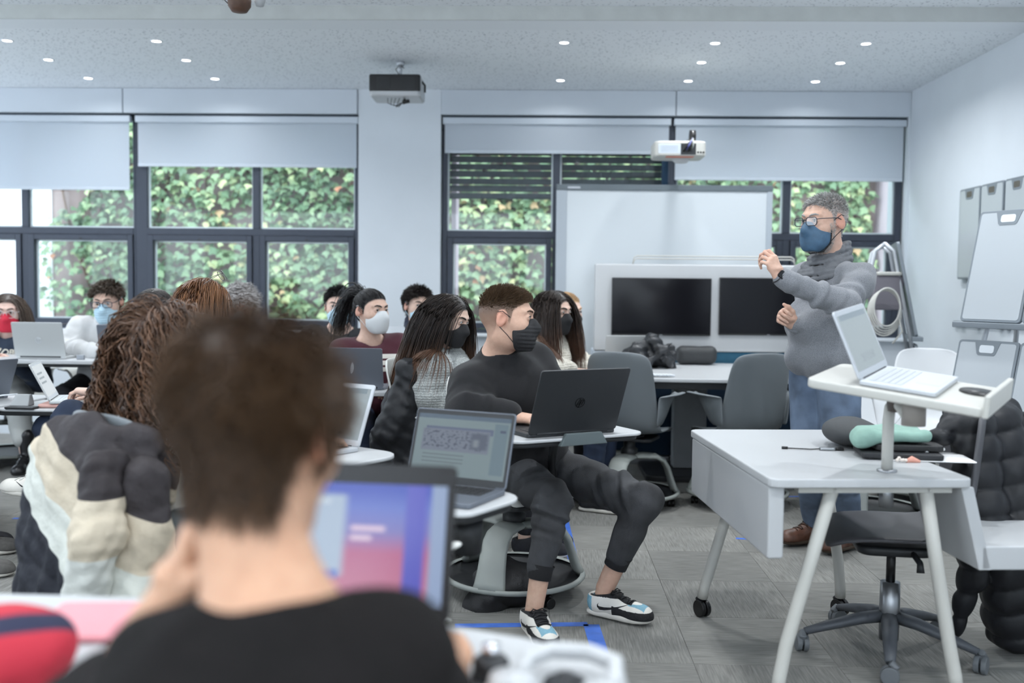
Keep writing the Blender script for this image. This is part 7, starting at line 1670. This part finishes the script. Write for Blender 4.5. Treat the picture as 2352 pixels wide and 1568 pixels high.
def cast_edge(label, hip, yaw, ank, knees, shoe, tr, seed, hair, foot=None):
    s = Person(label, hip, yaw, Vector(hip) + Vector((0, 0, .70)) + frame(yaw).col[1] * .05, (yaw, 8, 0), hair=(.02, .015, .012), hh=.004, h=.008)
    s.arm('L', s.hip + s.pf * .17 + Vector((0, 0, .11)) - s.ps * .08).arm('R', s.hip + s.pf * .17 + Vector((0, 0, .11)) + s.ps * .08)
    for q, a, k, f_, p_ in zip('LR', ank, knees, (foot or yaw, foot or yaw), (0, 0)): s.leg(q, a, k, f_, p_)
    s.body(); mop_hair(s, hair, n=1200, rad=.0018); s.top(M_DARKCLOTH, loose=.03, collar=.06, collar_r=.009, seed=seed); s.trousers(tr, .018, .05, .005, ankle=.05); s.shoes(shoe); s.mask(M_BLUEMASK); return s
def cast_navy():
    a1 = P(-72, 1215, 4.72); a1.z = .10; a2 = Vector((a1.x - .22, a1.y + .22, .10))
    return cast_edge('person in navy trousers and black canvas sneakers beside the swing tablets', (a1.x - .50, a1.y + .12, .55), 88, (a2, a1), (P(-130, 985, 5.0), P(-64, 992, 4.66)), black_sneaker, mat('navy_trousers', C8(24, 38, 60), .9, var=.1, scale=40), 151, HM_DARK)
def cast_grey_shoes():
    a1 = PZ(-62, 1272, .0); a1.z = .09; a2 = PZ(-82, 1325, .0); a2.z = .09
    return cast_edge('person stretching out feet in grey suede sneakers beside the colour block coat', (a1.x - .58, a1.y - .52, .55), 52, (a1, a2), (None, None), grey_sneaker, M_DARKCLOTH, 161, HM_BROWN, 82)

def coats():
    # colour block puffer on the curly woman's chair
    c = Vector((-1.09, 2.98, 0)); fr = frame(36); s, f = fr.col[0], fr.col[1]; bk = c - f * .26
    def L(x, y, z): return np.array(bk + s * x + f * y + Vector((0, 0, z)))
    Rt = np.array(fr)
    prims = [('c', L(-.20, .02, .87), L(.20, .02, .87), .045, .045), ('e', L(0, -.055, .60), (.29, .075, .34), Rt), ('e', L(-.10, -.06, .36), (.24, .085, .25), Rt), ('e', L(.12, -.06, .40), (.22, .085, .28), Rt),
             ('c', L(-.24, -.02, .78), L(-.28, -.03, .30), .06, .08), ('c', L(.25, -.02, .78), L(.27, -.03, .32), .06, .08), ('e', L(0, .10, .74), (.22, .04, .12), Rt)]
    sl = [('c', L(.20, -.10, .82), L(.24, -.15, .64), .055, .066), ('c', L(.24, -.15, .64), L(.19, -.16, .47), .066, .058)]
    m = mat('colour_block_nylon', (.5, .5, .5), .7, bump=.8, bscale=22, spec=.25); nt, b = nodes(m); tc = N(nt, 'TexCoord')
    dt = N(nt, 'VectorMath'); dt.operation = 'DOT_PRODUCT'; dt.inputs[1].default_value = (s.x * .5, s.y * .5, 1.0); nt.links.new(tc.outputs['Object'], dt.inputs[0])
    r = N(nt, 'ValToRGB'); r.color_ramp.interpolation = 'CONSTANT'; e = r.color_ramp.elements; mr_ = N(nt, 'MapRange'); mr_.inputs[1].default_value = -.1; mr_.inputs[2].default_value = 1.1; nt.links.new(dt.outputs['Value'], mr_.inputs[0]); nt.links.new(mr_.outputs[0], r.inputs[0])
    cols = [(0, C8(34, 36, 44)), (.542, C8(204, 206, 198)), (.658, C8(196, 184, 164)), (.775, C8(58, 54, 56))]
    e[0].position = 0; e[0].color = (*cols[0][1], 1); e[1].position = .775; e[1].color = (*cols[3][1], 1)
    for p_, c_ in cols[1:3]: x = e.new(p_); x.color = (*c_, 1)
    nt.links.new(r.outputs[0], b.inputs['Base Color'])
    root = puffer('puffer coat in charcoal, beige and cream blocks hung over the curly woman\'s chair', (bk.x, bk.y, 0.0), prims, m, quilt=.15, amp=.010, seed=5, fold=.008, k=.03)
    fs = Field(.007)
    for q in sl: fs.cone(q[1], q[2], q[3], q[4], k=.02)
    fs.disp.append(wave(8, 60, .007)); fs.disp.append(wave(18, 120, .003)); V, Q = fs.mesh(); V = smooth_mesh(V, Q, 1, .4)
    m2 = mat('sleeve_block_nylon', (.5, .5, .5), .7, bump=.8, bscale=22, spec=.25); nt, b = nodes(m2); tc = N(nt, 'TexCoord'); sz = N(nt, 'SeparateXYZ'); nt.links.new(tc.outputs['Object'], sz.inputs[0]); r = N(nt, 'ValToRGB'); r.color_ramp.interpolation = 'CONSTANT'; e = r.color_ramp.elements
    e[0].position = 0; e[0].color = (*C8(206, 208, 202), 1); e[1].position = .745; e[1].color = (*C8(52, 48, 50), 1); x = e.new(.595); x.color = (*C8(200, 188, 168), 1); nt.links.new(sz.outputs[2], r.inputs[0]); nt.links.new(r.outputs[0], b.inputs['Base Color'])
    link('sleeve', qmesh('sleeve', V - np.array(root.location, dtype=np.float32), Q), m2, root)
    # black coat on the grey sweater girl's chair
    Y = 4.86
    puffer('long black padded coat hung over the chair of the grey sweater girl', (P(910, 1000, Y).x, Y, .2), [('c', pv(945, 845, Y + .14), pv(945, 845, Y - .14), .055, .055), ('c', pv(945, 850, Y - .16), pv(912, 1000, Y - .18), .07, .10), ('c', pv(945, 850, Y + .0), pv(915, 1000, Y - .05), .075, .11), ('c', pv(905, 1000, Y - .15), pv(885, 1085, Y - .14), .11, .09), ('c', pv(950, 880, Y - .14), pv(955, 1050, Y - .16), .06, .08)], M_PUFF, quilt=.12, amp=.008, seed=9, fold=.008)
for fn in (cast_seated_man, cast_teacher, cast_foreground, cast_curly, cast_red_mask, cast_hoodie, cast_typing, cast_auburn, cast_grey_curls, cast_window_student,
           cast_ponytail, cast_pillar_boy, cast_long_hair, cast_cream, cast_blonde, cast_navy, cast_grey_shoes, coats): fn()
